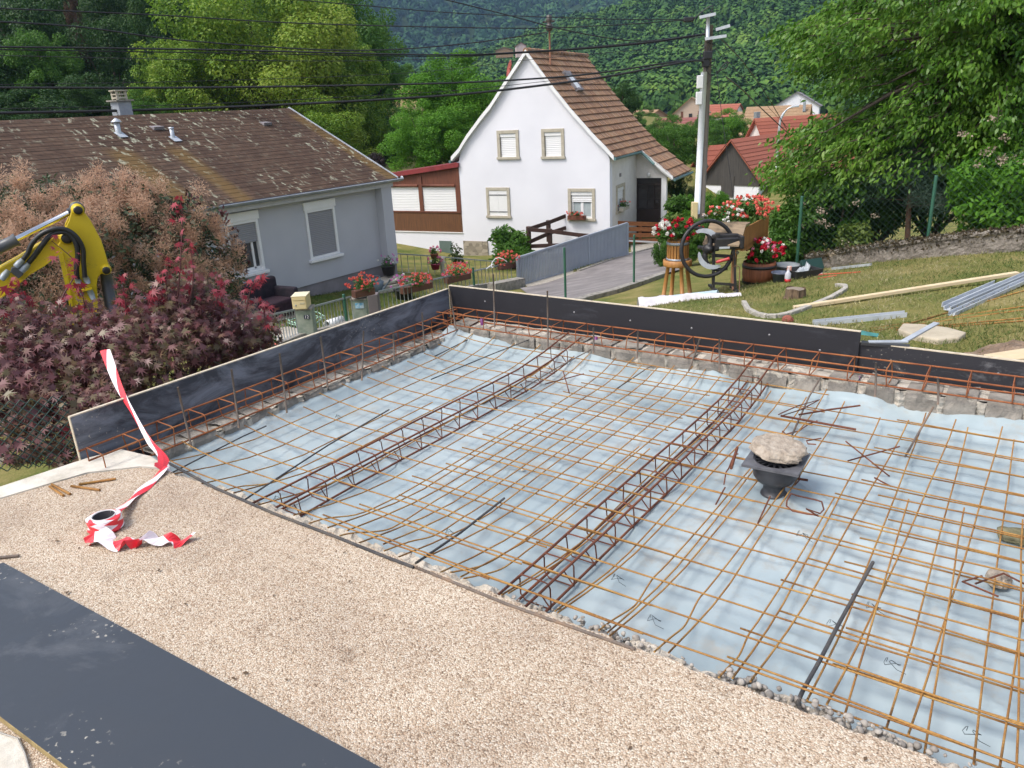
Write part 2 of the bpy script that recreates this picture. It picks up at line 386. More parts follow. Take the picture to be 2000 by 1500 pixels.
def membrane(u, v):
    x = -3.86 + u*5.4; y0 = 1.86 if x < -1.3 else 1.86 + min(1, (x+1.3)/.25)*.085; y = y0 + v*(4.60-y0)
    e = min(1, v*2.7/.05) if x > -1.3 else 1
    z = -.165 + wr(x, y) + .09*max(0, 1-(4.6-y)/.35)**2 + .09*max(0, 1-(x+3.86)/.35)**2 + .02*math.sin(x*7+y*3)*max(0, 1-(4.6-y)/.4)
    if v*2.7 < .035 and x > -1.3: z -= .07*(1 - v*2.7/.035)
    return (x, y + .03*MN.noise(Vector((x*3, 1, 7)))*(v > .98), z)
mm = MB().grid(membrane, 230, 130).build("membrane_sheet", M_memb, label="pale blue plastic sheet spread under the rebar mesh inside the formwork", cat="plastic sheet")
MB().para((-4.0,1.8,-.55), (6,0,0), (0,3.1,0), (0,0,.30)).build("sub_base", M_soil, kind='structure')

# ================================================================ FORMWORK BOARDS
def ply_mat(name, base, smear, amount, rough=.42, sc=1.0, speck=True):
    m, nt, N, L, P = nodes(name); v = coords(N, L)
    v2 = coords(N, L, 'Object', (1.2*sc, 1.2*sc, 3*sc))
    n = noise(N, L, 1.9, 8, .70, v2); n.inputs['Distortion'].default_value = .7
    r = ramp(N, [(.60-amount*.08, (0,0,0)), (.74-amount*.05, (.85,.85,.85))]); L.new(n.outputs[0], r.inputs[0])
    c = mixc(N, L, r.outputs[0], base, smear)
    if speck:
        s = noise(N, L, 55, 3, .5, v); sr = ramp(N, [(.63,(0,0,0)), (.68,(.8,.8,.8))]); L.new(s.outputs[0], sr.inputs[0])
        k = noise(N, L, 2.2, 2, .5, v); kr = ramp(N, [(.56,(0,0,0)), (.66,(1,1,1))]); L.new(k.outputs[0], kr.inputs[0])
        c = mixc(N, L, mixc(N, L, 1, sr.outputs[0], kr.outputs[0], 'MULTIPLY'), c, (.42,.39,.33))
    L.new(c, P.inputs['Base Color']); P.inputs['Roughness'].default_value = rough
    rr = noise(N, L, 9, 4, .6, v); q = N.new("ShaderNodeMapRange"); q.inputs[3].default_value = rough-.1; q.inputs[4].default_value = rough+.2
    L.new(rr.outputs[0], q.inputs[0]); L.new(q.outputs[0], P.inputs['Roughness']); return m
M_ply_l = ply_mat("film faced ply smeared", (.032,.036,.050), (.20,.22,.265), 2.2)
M_ply_b = ply_mat("film faced ply clean", (.013,.013,.018), (.045,.047,.06), .4, .5, speck=False)
M_ply_o = ply_mat("film faced ply old", (.022,.022,.028), (.20,.20,.21), .8, .5)
M_ply_t = ply_mat("film faced ply lying", (.036,.042,.052), (.10,.105,.115), .7, .36, .8)
M_edge = mat("plywood edge", (.60,.53,.42), (.45,.37,.26), 30, .8, stretch=(1,1,8))
M_screw = mat("zinc screw", (.30,.30,.31), rough=.5, metal=.6)
def board(label, p, q, ht, th, m, screws=(), out=(0,1,0), group=None):
    p, q = A(*p), A(*q); out = A(*out)
    t = thing("formwork_board", (p+q)/2 + UP*0, label, "formwork board", group)
    MB().para(p, q-p, out*th, UP*(ht-.003)).build("panel", m, t)
    e = unit(q-p)
    MB().para(p + UP*(ht-.003) , q-p, out*th, UP*.006).para(p - e*.004, e*.004, out*th, UP*ht).build("edge_band", M_edge, t)
    for s, z in screws:
        MB().lathe(p + (q-p)*s + UP*z - out*.004, [(.0,0), (.007,.001), (.007,.006)], 10, out).build("screw_head", M_screw, t)
    return t
board("long black film-faced board along the left side, smeared with grey cement", (-4.02,1.70,-.16), (-4.02,4.81,-.16), .395, .019, M_ply_l, (), (-1,0,0), "formwork boards")
board("tall clean black formwork board along the far side with pale top edge", (-4.03,4.83,-.14), (-.845,4.83,-.14), .398, .019, M_ply_b,
      [(.115,.30), (.375,.30), (.52,.29), (.665,.29), (.83,.31), (.93,.25)], (0,1,0), "formwork boards")
board("lower weathered black formwork board on the right of the far side", (-.86,4.852,-.14), (1.9,4.852,-.14), .326, .019, M_ply_o, [(.27,.24)], (0,1,0), "formwork boards")
# the sheet lying on the terrace
pl = [onz(10,1095,.024), onz(760,1500,.024)]
a = A(-3.24,.985,.003); b = A(-.9,1.055,.003); d_ = unit(b-a); wv = A(d_[1], -d_[0], 0)*.43
t = thing("plywood_sheet", (a+b)/2 + wv/2, "dark blue-grey plywood sheet lying flat on the gravel terrace, foreground", "plywood sheet")
MB().para(a, b-a, wv, UP*.021).build("panel", M_ply_t, t)
MB().para(a - d_*.002 + wv, b-a, wv*.005, UP*.020).build("edge_band", mat("bare ply edge", (.36,.27,.12), (.22,.16,.07), 30, .8), t)
# drips of cement on the sheet and the mortar patch in the corner
MB().prism([onz(x, y, .006) for x, y in [(-60,1420), (0,1432), (38,1440), (52,1475), (60,1530), (-60,1560)]], -UP*.005).build("mortar_patch", M_rim, label="pale mortar patch on the terrace below the plywood sheet", cat="mortar patch")
MB().tube([onz(x, y, .010) for x, y in [(-20,1427), (0,1431), (34,1442), (48,1470), (62,1520)]], .0025, 5).build("string_line", mat("grey string", (.35,.33,.30)), label="thin grey string around the mortar patch", cat="string")

# ================================================================ BLOCK WALLS INSIDE THE BOARDS
M_block = mat("concrete block", (.25,.225,.195), (.155,.14,.12), 7, .95, .8, 70, c3=(.33,.30,.26))
M_mortar = mat("rough mortar", (.50,.45,.38), (.35,.31,.26), 11, .95, 1.0, 45, c3=(.58,.53,.46), bd=.02)
def blocks(label, p0, dirv, inw, length, pitch, tops, seed):
    r = random.Random(seed); p0, dirv, inw = A(*p0), A(*dirv), A(*inw)
    t = thing("block_wall", p0 + dirv*length/2, label, "block wall")
    n = int(length/pitch)
    for i in range(n):
        w = pitch*(.80 + r.uniform(-.08, .06)); s = i*pitch + r.uniform(-.008, .008)
        hgt = tops - r.uniform(0, .025)
        b = MB(); q = p0 + dirv*s
        mx, my = 7, 6
        def face(u, v, q=q, w=w, hgt=hgt, sd=r.random()*50):
            P = q + dirv*(u*w); z = -.22 + v*(hgt+.22); k = MN.noise(Vector((u*2+sd, v*2.5, sd)))*.016 + MN.noise(Vector((u*6+sd, v*7, sd)))*.008
            return P + inw*(k - .02*(v > .9)) + UP*(z + k*.5)
        b.grid(face, mx, my, False)
        def lid(u, v, q=q, w=w, hgt=hgt, sd=r.random()*50): return q + dirv*(u*w) - inw*(.01 + v*.17) + UP*(hgt - .008 + MN.noise(Vector((u*3+sd, v*4, sd)))*.012)
        b.grid(lid, 6, 4, False)
        b.build("block", M_block, t)
    mo = MB()
    def mface(u, v):
        s = u*length; ph = (s/pitch) % 1.0; jn = max(0, 1 - abs(((ph+.1) % 1.0) - .0)/.12, 1 - abs(((ph+.1) % 1.0) - 1.0)/.12)
        z = -.23 + v*(tops+.20); k = MN.noise(Vector((s*9, v*4, seed)))*.016 + MN.noise(Vector((s*23, v*11, seed+3)))*.010
        foot = max(0, .34 - v)*.16*(1 + .9*MN.noise(Vector((s*5, 0, seed+9))))
        return p0 + dirv*s + inw*(-.014 + jn*.020 + k + foot) + UP*(z + k*.4)
    mo.grid(mface, int(length*60), 14, False)
    mo.grid(lambda u, v: p0 + dirv*(u*length) - inw*(.02 + v*.19) + UP*(tops - .030 + MN.noise(Vector((u*40, v*4, seed)))*.014), int(length*30), 4, False)
    mo.build("mortar_bed", M_mortar, t)
blocks("low row of grey blocks and mortar inside the far formwork board", (-3.82,4.60,0), (1,0,0), (0,-1,0), 5.6, .205, .035, 3)
blocks("low row of grey blocks and mortar inside the left formwork board", (-3.80,2.0,0), (0,1,0), (1,0,0), 2.62, .205, -.035, 8)

# ================================================================ REINFORCEMENT
def rust(name, c1, c2, c3, sc=9):
    m, nt, N, L, P = nodes(name); v = coords(N, L)
    n = noise(N, L, sc, 5, .65, v); r = ramp(N, [(.3,c1), (.5,c2), (.7,c3)]); L.new(n.outputs[0], r.inputs[0]); L.new(r.outputs[0], P.inputs['Base Color'])
    P.inputs['Roughness'].default_value = .75; P.inputs['Specular IOR Level'].default_value = .35
    wv = N.new("ShaderNodeTexWave"); wv.wave_type = 'BANDS'; wv.bands_direction = 'DIAGONAL'; wv.inputs['Scale'].default_value = 42; L.new(v, wv.inputs['Vector'])
    bump(N, L, P, wv.outputs['Fac'], .4, .004); return m
M_mesh = rust("orange rusted wire", (.19,.08,.024), (.33,.165,.045), (.44,.26,.08), 6)
M_cage = rust("red rusted cage", (.14,.045,.020), (.26,.085,.032), (.36,.145,.05), 5)
M_gird = rust("brown rusted girder", (.075,.026,.015), (.135,.045,.024), (.22,.075,.034), 6)
M_steel = rust("grey brown rebar", (.09,.07,.06), (.15,.12,.10), (.25,.16,.10), 8)
M_blackbar = rust("dark steel rebar", (.035,.034,.036), (.06,.058,.06), (.10,.085,.07), 8)

def wob(a, b, n, amp, seed):
    a, b = A(*a), A(*b); out = []
    for i in range(n):
        t = i/(n-1); out.append(a + (b-a)*t + A(MN.noise(Vector((t*3, seed, 0))), MN.noise(Vector((t*3, seed, 5))), MN.noise(Vector((t*4, seed, 9)))*.9)*amp*min(1, 4*t*(1-t)+.3))
    return out
def mesh_panel(label, x0, x1, y0, y1, z, dx, dy, rot, seed, m=M_mesh, r=.0036, lip=True, xo=0.0, shear=0.0):
    rr = random.Random(seed); c = A((x0+x1)/2, (y0+y1)/2, z); t = thing("mesh_panel", c, label, "rebar mesh", "welded rebar mesh panels")
    cs, sn = math.cos(rot), math.sin(rot)
    def tr(x, y, zz): u, v = x-c[0], y-c[1]; u += shear*v; return A(c[0]+u*cs-v*sn, c[1]+u*sn+v*cs, zz)
    n = int(round((x1-x0-xo)/dx)); k = 0
    for i in range(n+1):
        x = x0+xo+i*dx; ya = y0-.035+rr.uniform(-.03,.02); yb = y1+rr.uniform(-.05,.08)
        p = wob(tr(x, ya, z), tr(x, yb, z), 14, .006, seed*17+i)
        if lip:      # bars ride up on to the terrace edge
            for q in p:
                e = max(0, 1-(q[1]-1.84)/.62); q[2] += e**1.35*(-z-.004+.004*rr.random()); 
                g = max(0, 1-(4.62-q[1])/.5); q[2] += g*g*(.075)
        MB().tube(p, r, 5).build("bar", m, t)
    n = int(round((y1-y0)/dy))
    for j in range(n+1):
        y = y0+.02+j*dy; xa = x0-.10+rr.uniform(-.05,.05); xb = x1+.10+rr.uniform(-.05,.05)
        p = wob(tr(xa, y, z+.0075), tr(xb, y, z+.0075), 14, .007, seed*31+j)
        if lip:
            for q in p:
                e = max(0, 1-(q[1]-1.84)/.62); q[2] += e**1.35*(-z+.000); g = max(0, 1-(4.62-q[1])/.5); q[2] += g*g*.075
                g = max(0, 1-(q[0]+3.75)/.5); q[2] += g*g*.05
        MB().tube(p, r, 5).build("bar", m, t)
    return t
mesh_panel("rebar mesh panel lying over the sheet beside the left formwork board", -3.62, -1.63, 1.90, 4.55, -.112, .2125, .197, R(.3), 1)
mesh_panel("rebar mesh panel between the two lattice girders, overlapping its neighbours", -2.30, -1.00, 1.92, 4.50, -.096, .2125, .197, R(-.7), 2, xo=.06)
mesh_panel("rebar mesh panel around the black floor drain", -1.46, .20, 1.93, 4.42, -.110, .2105, .200, R(.9), 3, xo=.02)
mesh_panel("rebar mesh panel at the right edge, doubled over the next one", -.50, 1.30, 1.93, 4.38, -.090, .2125, .197, R(-1.3), 4)
mesh_panel("loose rebar mesh panel laid on top at the right edge, reaching only half way", -.30, 1.3, 1.98, 3.42, -.076, .212, .205, R(2.2), 5, lip=False)

def girder(label, xc, y0, y1, skew, m, seed, wd=.128, zt=-.045, zb=-.150):
    rr = random.Random(seed); t = thing("lattice_girder", (xc, (y0+y1)/2, zb), label, "rebar girder", "rebar girders across the slab")
    def pos(x, y, z):
        e = max(0, 1-(4.68-y)/.8); return A(xc + x + skew*(y-y0)/(y1-y0), y, z + e*e*.085)
    for sx in (-.5, .5):
        for z in (zt, zb):
            a = y0 + rr.uniform(-.10, .03); bq = y1 + rr.uniform(-.05, .06)
            MB().tube([pos(sx*wd, a + (bq-a)*i/9, z + rr.uniform(-.003,.003)) for i in range(10)], .0056, 7).build("rail", m, t)
    n = int((y1-y0)/.172)
    for i in range(n):
        y = y0 + .07 + i*.172; w = wd/2 + .006; q = .022; zt_, zb_ = zt+.006, zb-.006; tw = rr.uniform(-.012, .012)
        pts = [(-w+.03,zt_-.05), (-w,zt_-q), (-w+q*.4,zt_-.004), (-w+q,zt_), (w-q,zt_), (w-q*.4,zt_-.004), (w,zt_-q), (w,zb_+q), (w-q*.4,zb_+.004), (w-q,zb_), (-w+q,zb_), (-w,zb_+q), (-w,zt_-q-.004)]
        pts = pts[1:]
        MB().tube([pos(x, y + tw*(z < -.1) + .010*(k/12), z) for k, (x, z) in enumerate(pts)] , .0031, 6).build("stirrup", m, t)
        MB().tube([pos(w, y+.006, zb_+.002), pos(w-.02, y+.010, zb_+.018), pos(w-.05, y+.012, zb_+.052)], .0031, 6).build("hook", m, t)
    return t
girder("rusty lattice girder crossing the slab nearer the left formwork board", -2.805, 1.80, 4.66, .06, M_gird, 1)
girder("rusty lattice girder crossing the slab beside the black floor drain", -1.402, 1.80, 4.70, .03, M_gird, 2)

def cage(label, p, q, inw, zt, zb, wd, pitch, r=.0052, zq=0):
    p, q, inw = A(*p), A(*q), A(*inw); L_ = np.linalg.norm(q-p); e = unit(q-p)
    t = thing("reinforcement_cage", (p+q)/2 + UP*zb, label, "rebar cage", "rebar cages along the formwork")
    for k, (o, z) in enumerate([(0,zt), (wd,zt-.006), (0,zb), (wd,zb)]):
        a = p + inw*o - e*(.03*k); b = q + inw*o
        pa = wob(a + UP*z, b + UP*(z+zq), 12, .006, k*3+L_); MB().tube(pa, r, 7).build("rail", M_cage, t)
    n = int(L_/pitch)
    for i in range(n+1):
        s = p + e*(i*pitch + .04); up_ = zq*(i*pitch)/L_; c = .016; lo, hi = -.006, wd+.006; zt_, zb_ = zt+.005+up_, zb-.006+up_; th = e*.012*math.sin(i*2.1)
        pts = [(lo,zt_-c), (lo+.005,zt_-.003), (lo+c,zt_), (hi-c,zt_-.004), (hi-.004,zt_-.008), (hi,zt_-c-.004), (hi,zb_+c), (hi-.005,zb_+.004), (hi-c,zb_), (lo+c,zb_), (lo,zb_+c), (lo,zt_-c)]
        MB().tube([s + inw*o + UP*z + th*(z < zb+.05) for o, z in pts], .0034, 6).build("stirrup", M_cage, t)
    return t
cage("rusty rebar cage resting along the left formwork board", (-3.93,1.66,0), (-3.93,4.78,0), (1,0,0), .078, -.030, .150, .198)
cage("rusty rebar cage resting along the far formwork boards", (-3.93,4.735,0), (1.4,4.735,0), (0,-1,0), .108, .012, .165, .203, zq=.034)

# upright starter bars
def starter(base, topp, label, m=M_steel, r=.0062):
    mb = MB(); mb.tube([base, (np.asarray(base)+topp)/2 + A(.002,0,0), topp], r, 7)
    return mb.build("starter_bar", m, label=label, cat="starter bar", group="upright starter bars")
_left = [((371,858),(347,756)), ((464,820),(452,721)), ((558,792),(546,690)), ((638,742),(626,658)), ((705,730),(710,646)), ((768,691),(768,649)), ((828,673),(824,610)), ((890,634),(878,568))]
_ord = ["nearest the red and white tape", "second from the tape", "third from the tape", "fourth from the tape", "fifth from the tape, leaning right", "short one third from the corner", "second from the corner", "leaning one closest to the corner"]
for (b, tp), o in zip(_left, _ord):
    bb = onX(*b, -3.74); starter(bb - UP*.05, onX(*tp, -3.74 - .02), "upright bar along the left board, " + o)
_back = [((966,640),(963,535),"very long upright bar rising above the far board near the corner"), ((1070,682),(1069,568),"tall upright bar touching the far board top, right of the longest one"),
  ((1159,690),(1159,640),"short upright bar beside the purple tube under the far board"), ((1244,700),(1246,646),"upright bar along the far board, left of the leaning bar"),
  ((1345,725),(1367,662),"bar leaning strongly to the right along the far board"), ((1405,725),(1405,662),"upright bar along the far board, right of the leaning bar"),
  ((1709,775),(1711,708),"upright bar in front of the lower weathered board, by the step"), ((1832,790),(1832,738),"short upright bar in front of the lower weathered board, far right")]
for b, tp, lab in _back:
    starter(onY(*b, 4.50), onY(*tp, 4.52), lab)
M_purple = mat("purple plastic", (.17,.025,.16), (.12,.02,.12), 20, .5)
for (b, tp), lab in zip([((942,640),(942,622)), ((1164,684),(1164,658)), ((1673,762),(1673,735))], ["purple plastic tube in the corner of the formwork", "purple plastic tube against the middle of the far board", "purple plastic tube by the step in the far boards"]):
    MB().lathe(onY(*b, 4.70), [(.013,0), (.013,.001), (.013, float(onY(*tp,4.70)[2]-onY(*b,4.70)[2])), (.009, float(onY(*tp,4.70)[2]-onY(*b,4.70)[2])), (.009,.01)], 12).build("plastic_tube", M_purple, label=lab, cat="plastic tube", group="purple tubes")
# loose straight bars laid on the mesh
def smooth_path(pts, n):
    m = len(pts); out = []
    for i in range(n):
        u = i/(n-1)*(m-1); k = min(m-2, int(u)); f = u-k; p0, p1, p2, p3 = pts[max(0, k-1)], pts[k], pts[k+1], pts[min(m-1, k+2)]
        out.append(.5*((2*p1) + (-p0+p2)*f + (2*p0-5*p1+4*p2-p3)*f*f + (-p0+3*p1-3*p2+p3)*f**3))
    return out
def loose(label, pts, z, r=.0052, m=M_steel, name="loose_bar", cat="rebar", group="loose straight bars", **k):
    P = [onz(x, y, zz) for (x, y), zz in zip(pts, z if hasattr(z, '__len__') else [z]*len(pts))]
    if name == 'hooked_wire':
        e = P[-1]; P = P + [e + A(.004,.12,-.004), e + A(.012,.5,-.006), e + A(.016,1.15,-.004)]; P = smooth_path(P, 26)
    return MB().tube(P, r, 7).build(name, m, label=label, cat=cat, group=group, **k)
loose("dark bar with a bent foot lying across the mesh onto the terrace edge", [(1705,1098), (1640,1215), (1601,1290), (1570,1345), (1562,1362), (1559,1372), (1561,1382)], [-.055,-.055,-.055,-.05,-.04,-.025,-.012], .0068, M_blackbar)
loose("thin dark bar crossing the mesh near the far left corner", [(849,696), (950,645), (1009,632)], [-.09,-.075,-.03], .0042, M_blackbar)
loose("thin dark bar running from the middle of the far board into the first bay", [(842,741), (960,692), (1055,655)], [-.09,-.085,-.01], .004, M_blackbar)
loose("grey bar leaning from the far blocks over the mesh left of the drain", [(1546,852), (1580,775), (1604,735)], [-.09,-.06,.03], .0055, M_steel)
loose("grey bar leaning from the far blocks over the mesh near the right edge", [(1768,892), (1800,835), (1823,795)], [-.09,-.05,.03], .0055, M_steel)
loose("dark bar crossing from tape end along the left bays", [(333,925), (400,890), (475,852), (520,832)], [.0,-.06,-.09,-.09], .0042, M_blackbar)
loose("dark and rusty pair bar beside the first girder", [(475,978), (555,925), (640,870), (760,800)], [.0,-.08,-.085,-.09], .0045, M_blackbar)
loose("dark bar lying between the girders near the terrace edge", [(812,1100), (900,1040), (985,973)], [.002,-.08,-.08], .0055, M_blackbar)
loose("long grey bar across the second bay towards the far blocks", [(1000,772), (1085,720), (1163,678)], [-.09,-.085,-.02], .0042, M_steel)
loose("grey bar from the middle bay to the far blocks", [(1203,760), (1260,722), (1345,672)], [-.09,-.085,.0], .0042, M_steel)
loose("ribbed dark bar lying along the terrace edge, left half", [(330,905), (420,953), (535,1003), (660,1050), (760,1090), (808,1108)], [.004,.006,.006,.006,.006,.006], .007, M_blackbar)
loose("ribbed rusty bar lying along the terrace edge, right half", [(812,1108), (880,1135), (990,1180), (1120,1226), (1240,1268)], .004, .006, M_steel)
# short offcuts on the terrace
for pts, lab in [([(97,950),(124,968)], "short rusty offcut, front one of the parallel pair"), ([(101,946),(137,965)], "short rusty offcut, rear one of the parallel pair"),
                 ([(139,949),(195,957)], "short rusty offcut in the middle, pointing right"), ([(154,946),(226,935)], "longer rusty offcut closest to the formwork board"), ([(-20,1091),(37,1085)], "grey offcut at the left picture edge above the plywood sheet")]:
    loose(lab, pts, .0075, .0062, M_mesh if 'rusty' in lab else M_steel, "rebar_offcut", "rebar offcut", "offcuts on the terrace")
# loose bent bars round the drain
def bent(label, pts, m=M_gird, r=.0036):
    return MB().tube([onz(x, y, z) for x, y, z in pts], r, 6).build("bent_bar", m, label=label, cat="bent rebar", group="bent bars lying by the drain")
bent("rusty stirrup bent into an open rectangle in front of the drain", [(1598,1008,-.09), (1575,994,-.10), (1602,1003,-.10), (1609,995,-.10), (1605,980,-.10), (1592,976,-.10), (1556,968,-.10), (1545,964,-.07), (1537,978,-.10), (1536,988,-.10), (1548,998,-.10), (1577,1004,-.10), (1598,1006,-.10)])
bent("thick rusty bar piece with thin ties left of the drain plate", [(1440,874,-.05), (1428,915,-.09)], r=.0075)
bent("thin wire leg hanging below the thick bar piece left of the drain", [(1442,886,-.06), (1433,890,-.07), (1423,915,-.09), (1418,922,-.1), (1414,946,-.13)])
bent("rusty triangle of bent bars behind the drain", [(1520,810,-.08), (1530,805,-.06), (1560,792,-.05), (1600,781,-.05), (1565,800,-.06), (1527,812,-.08), (1672,838,-.09)])
bent("thick rusty bar pointing right behind the drain", [(1525,812,-.07), (1580,822,-.07), (1672,839,-.08)], r=.0062)
bent("rusty bar rising to the right behind the drain", [(1560,810,-.07), (1620,800,-.06), (1680,792,-.05)], r=.005)
bent("curved thin bar between drain and girder", [(1528,842,-.1), (1535,848,-.1), (1560,842,-.1), (1580,828,-.1), (1596,822,-.1)])
bent("small hooked bar right of the stone", [(1604,856,-.1), (1575,861,-.1), (1578,867,-.1), (1594,868,-.1)])
bent("short thick bar stub right of the drain bowl", [(1558,935,-.11), (1578,938,-.11)], r=.006)
bent("thin hook under the right corner of the drain plate", [(1562,925,-.08), (1561,938,-.11), (1552,948,-.14)])
for i, (pts, lab) in enumerate([([(1652,862),(1737,930)], "thin dark bar lying askew right of the drain"), ([(1656,900),(1757,872)], "thin rusty bar crossing the askew dark bar"), ([(1708,933),(1740,950)], "short orange bar end right of the drain"),
    ([(1416,952),(1398,985)], "short bar stub left of the drain foot"), ([(1504,970),(1480,1022)], "short bar hanging in front of the drain"), ([(1100,725),(1112,768)], "short bar end in the middle bay"), ([(1065,750),(1140,730)], "small crooked bar in the middle bay"),
    ([(1918,1125),(1880,1136),(1950,1165)], "dark bent bar by the stone at the right edge"), ([(1905,1140),(1960,1120),(2020,1150)], "dark arch of bar over the stone at right edge")]):
    loose(lab, pts, -.085, .0038, M_gird, "bent_bar", "bent rebar", "bent bars lying by the drain")
# curved mesh ends along the terrace edge
for i, (pts, zz) in enumerate([([(433,960),(470,950),(525,944),(560,925)], [.0,-.05,-.08,-.09]), ([(604,1022),(640,1012),(700,1004),(760,978)], [.0,-.05,-.08,-.09]), ([(664,1046),(690,1041),(750,1036),(785,1020),(850,978)], [.0,-.03,-.08,-.09,-.09]),
     ([(750,1076),(800,1058),(850,1045),(905,1010)], [0,-.05,-.08,-.09]), ([(880,1118),(930,1108),(960,1096),(1005,1068)], [0,-.03,-.06,-.09]), ([(905,1130),(960,1118),(990,1105),(1030,1075)], [0,-.03,-.06,-.09]),
     ([(1170,1231),(1195,1212),(1230,1190),(1246,1175),(1275,1130)], [0,-.06,-.11,-.11,-.11]), ([(1278,1273),(1310,1245),(1335,1225),(1347,1205),(1365,1170)], [0,-.05,-.1,-.11,-.11]), ([(1404,1323),(1430,1295),(1445,1278),(1462,1240)], [0,-.06,-.1,-.11])]):
    loose("curved wire end of mesh hooked over the terrace edge, " + ["first from the left board","second from the left board","third from the left board","left of the dark bar","right of the dark bar","just left of the second girder","just right of the second girder","second right of the second girder","third right of the second girder"][i], pts, zz, .0034, M_mesh, "hooked_wire", "bent rebar", "hooked wire ends at the terrace edge")
# tie wires
M_wire = mat("dark tie wire", (.03,.045,.05), rough=.5)
def tie(cx, cy, seed, label):
    r = random.Random(seed); p = onz(cx, cy, -.10); pts = []
    for i in range(14):
        a = i*.9; s = .012 + .002*i*r.uniform(.6, 1.6)
        pts.append(p + A(math.cos(a)*s*.7 + i*.004, math.sin(a)*s*.6, .012*math.sin(i*1.3) + .01))
    MB().tube(pts, .0011, 4).build("tie_wire", M_wire, label=label, cat="tie wire", group="loops of tie wire on the mesh")
for i, (x, y, l) in enumerate([(535,975,"beside the first girder end"), (870,1040,"on the dark bar between the girders"), (1195,1130,"right of the second girder"), (1265,1210,"near the terrace edge right of the second girder"), (1690,1185,"right of the dark bent bar"), (1615,1220,"left of the dark bent bar"), (1725,1295,"at the doubled mesh near the bottom right"), (1555,1045,"below the drain"), (655,815,"in the first bay"), (1880,1430,"at the bottom right corner")]):
    tie(x, y, i, "thin dark tie wire curl " + l)

# rubble and pebbles along the terrace edge
M_peb = islandmat("pebbles", [(.36,.32,.28), (.25,.225,.20), (.46,.42,.37), (.18,.165,.15)], .8)
def pebbles():
    r = np.random.default_rng(4); mb = MB()
    for i in range(460):
        x = [r.normal(-.98,.10), r.normal(-.55,.06), r.normal(-.24,.10), r.uniform(-1.4,1.2)][int(r.integers(0,4))]; y = 1.865 + r.random()*.065; s = r.uniform(.004, .013); z = -.062 + r.random()*.04
        n1, n2 = 8, 5; fl = r.uniform(.4,.95); pr = [(math.sin(math.pi*k/(n2-1))*s*r.uniform(.75,1.2) + 1e-5, -math.cos(math.pi*k/(n2-1))*s*fl) for k in range(n2)]
        mb.lathe((x, y, z), pr, n1, r.normal(size=3)*.4 + UP)
    return mb.build("pebbles", M_peb, label="rounded pebbles filling the gap along the terrace edge", cat="pebbles", kind='stuff')
pebbles()
def strip(u, v):
    x = -3.5 + u*5.0; y = 1.84 + v*.09
    return (x, y, -.075 + .03*MN.noise(Vector((x*9, y*20, 1))) + .02*MN.noise(Vector((x*31, y*40, 2))) + .035*max(0, MN.noise(Vector((x*3, 0, 4)))) + (.02 if x < -1.4 else .012))
MB().grid(strip, 420, 8, False).build("mortar_strip", M_mortar, label="crumbly mortar strip along the edge between terrace and sheet", cat="mortar strip")

# ================================================================ DRAIN AND STONE
M_drain = mat("dark grey plastic", (.045,.047,.055), (.033,.034,.04), 14, .42, .1, 80)
M_drtop = mat("dusty plastic plate", (.12,.12,.13), (.07,.07,.08), 18, .5)
dc = A(-.895, 3.372, .0)
t = thing("floor_drain", (dc[0], dc[1], -.17), "black floor drain with square grate plate standing on its pipe", "floor drain")
# square plate with a round hole, its grate of radial slots
pl = MB(); hw = .128; n = 48; zt = .018; rot = R(3)
def sq(a, h): k = h/max(abs(math.cos(a)), abs(math.sin(a))); return (math.cos(a)*k, math.sin(a)*k)
ring_o = [sq(2*math.pi*k/n + math.pi/n*0, hw) for k in range(n)]; ring_i = [(math.cos(2*math.pi*k/n)*.104, math.sin(2*math.pi*k/n)*.104) for k in range(n)]
def rt(x, y): return (dc[0] + x*math.cos(rot) - y*math.sin(rot), dc[1] + x*math.sin(rot) + y*math.cos(rot))
vs = []
for ring, z in ((ring_o, zt-.012), (ring_o, zt), (ring_i, zt), (ring_i, zt-.014)): vs += [(*rt(x, y), z) for x, y in ring]
pl.add(vs, [(i*n+k, i*n+(k+1) % n, (i+1)*n+(k+1) % n, (i+1)*n+k) for i in range(3) for k in range(n)] + [(3*n+k, 3*n+(k+1) % n, (k+1) % n, k) for k in range(n)])
pl.build("plate", M_drtop, t)
gr = MB(); gr.lathe(dc + UP*(zt-.012), [(.0,.006), (.035,.006), (.052,.004), (.052,0), (0,0)], 32)
gr.lathe(dc + UP*(zt-.012), [(.092,.0), (.092,.007), (.103,.007), (.103,0)], 32)
for k in range(18):
    a = 2*math.pi*k/18; e = A(math.cos(a), math.sin(a), 0); gr.bar(dc + e*.05 + UP*(zt-.008), dc + e*.094 + UP*(zt-.008), .008, .006)
gr.build("grate", M_drain, t)
MB().lathe(dc + UP*-.17, [(.058,0), (.062,.004), (.06,.012), (.052,.016), (.050,.060), (.058,.066), (.085,.080), (.101,.105), (.104,.128), (.106,.174), (.100,.175), (.096,.128), (.05,.075), (0,.07)], 36).build("bowl", M_drain, t)
M_stone = mat("rough stone", (.36,.30,.24), (.20,.165,.13), 26, .95, 1.0, 60, c3=(.46,.40,.33), bd=.015)
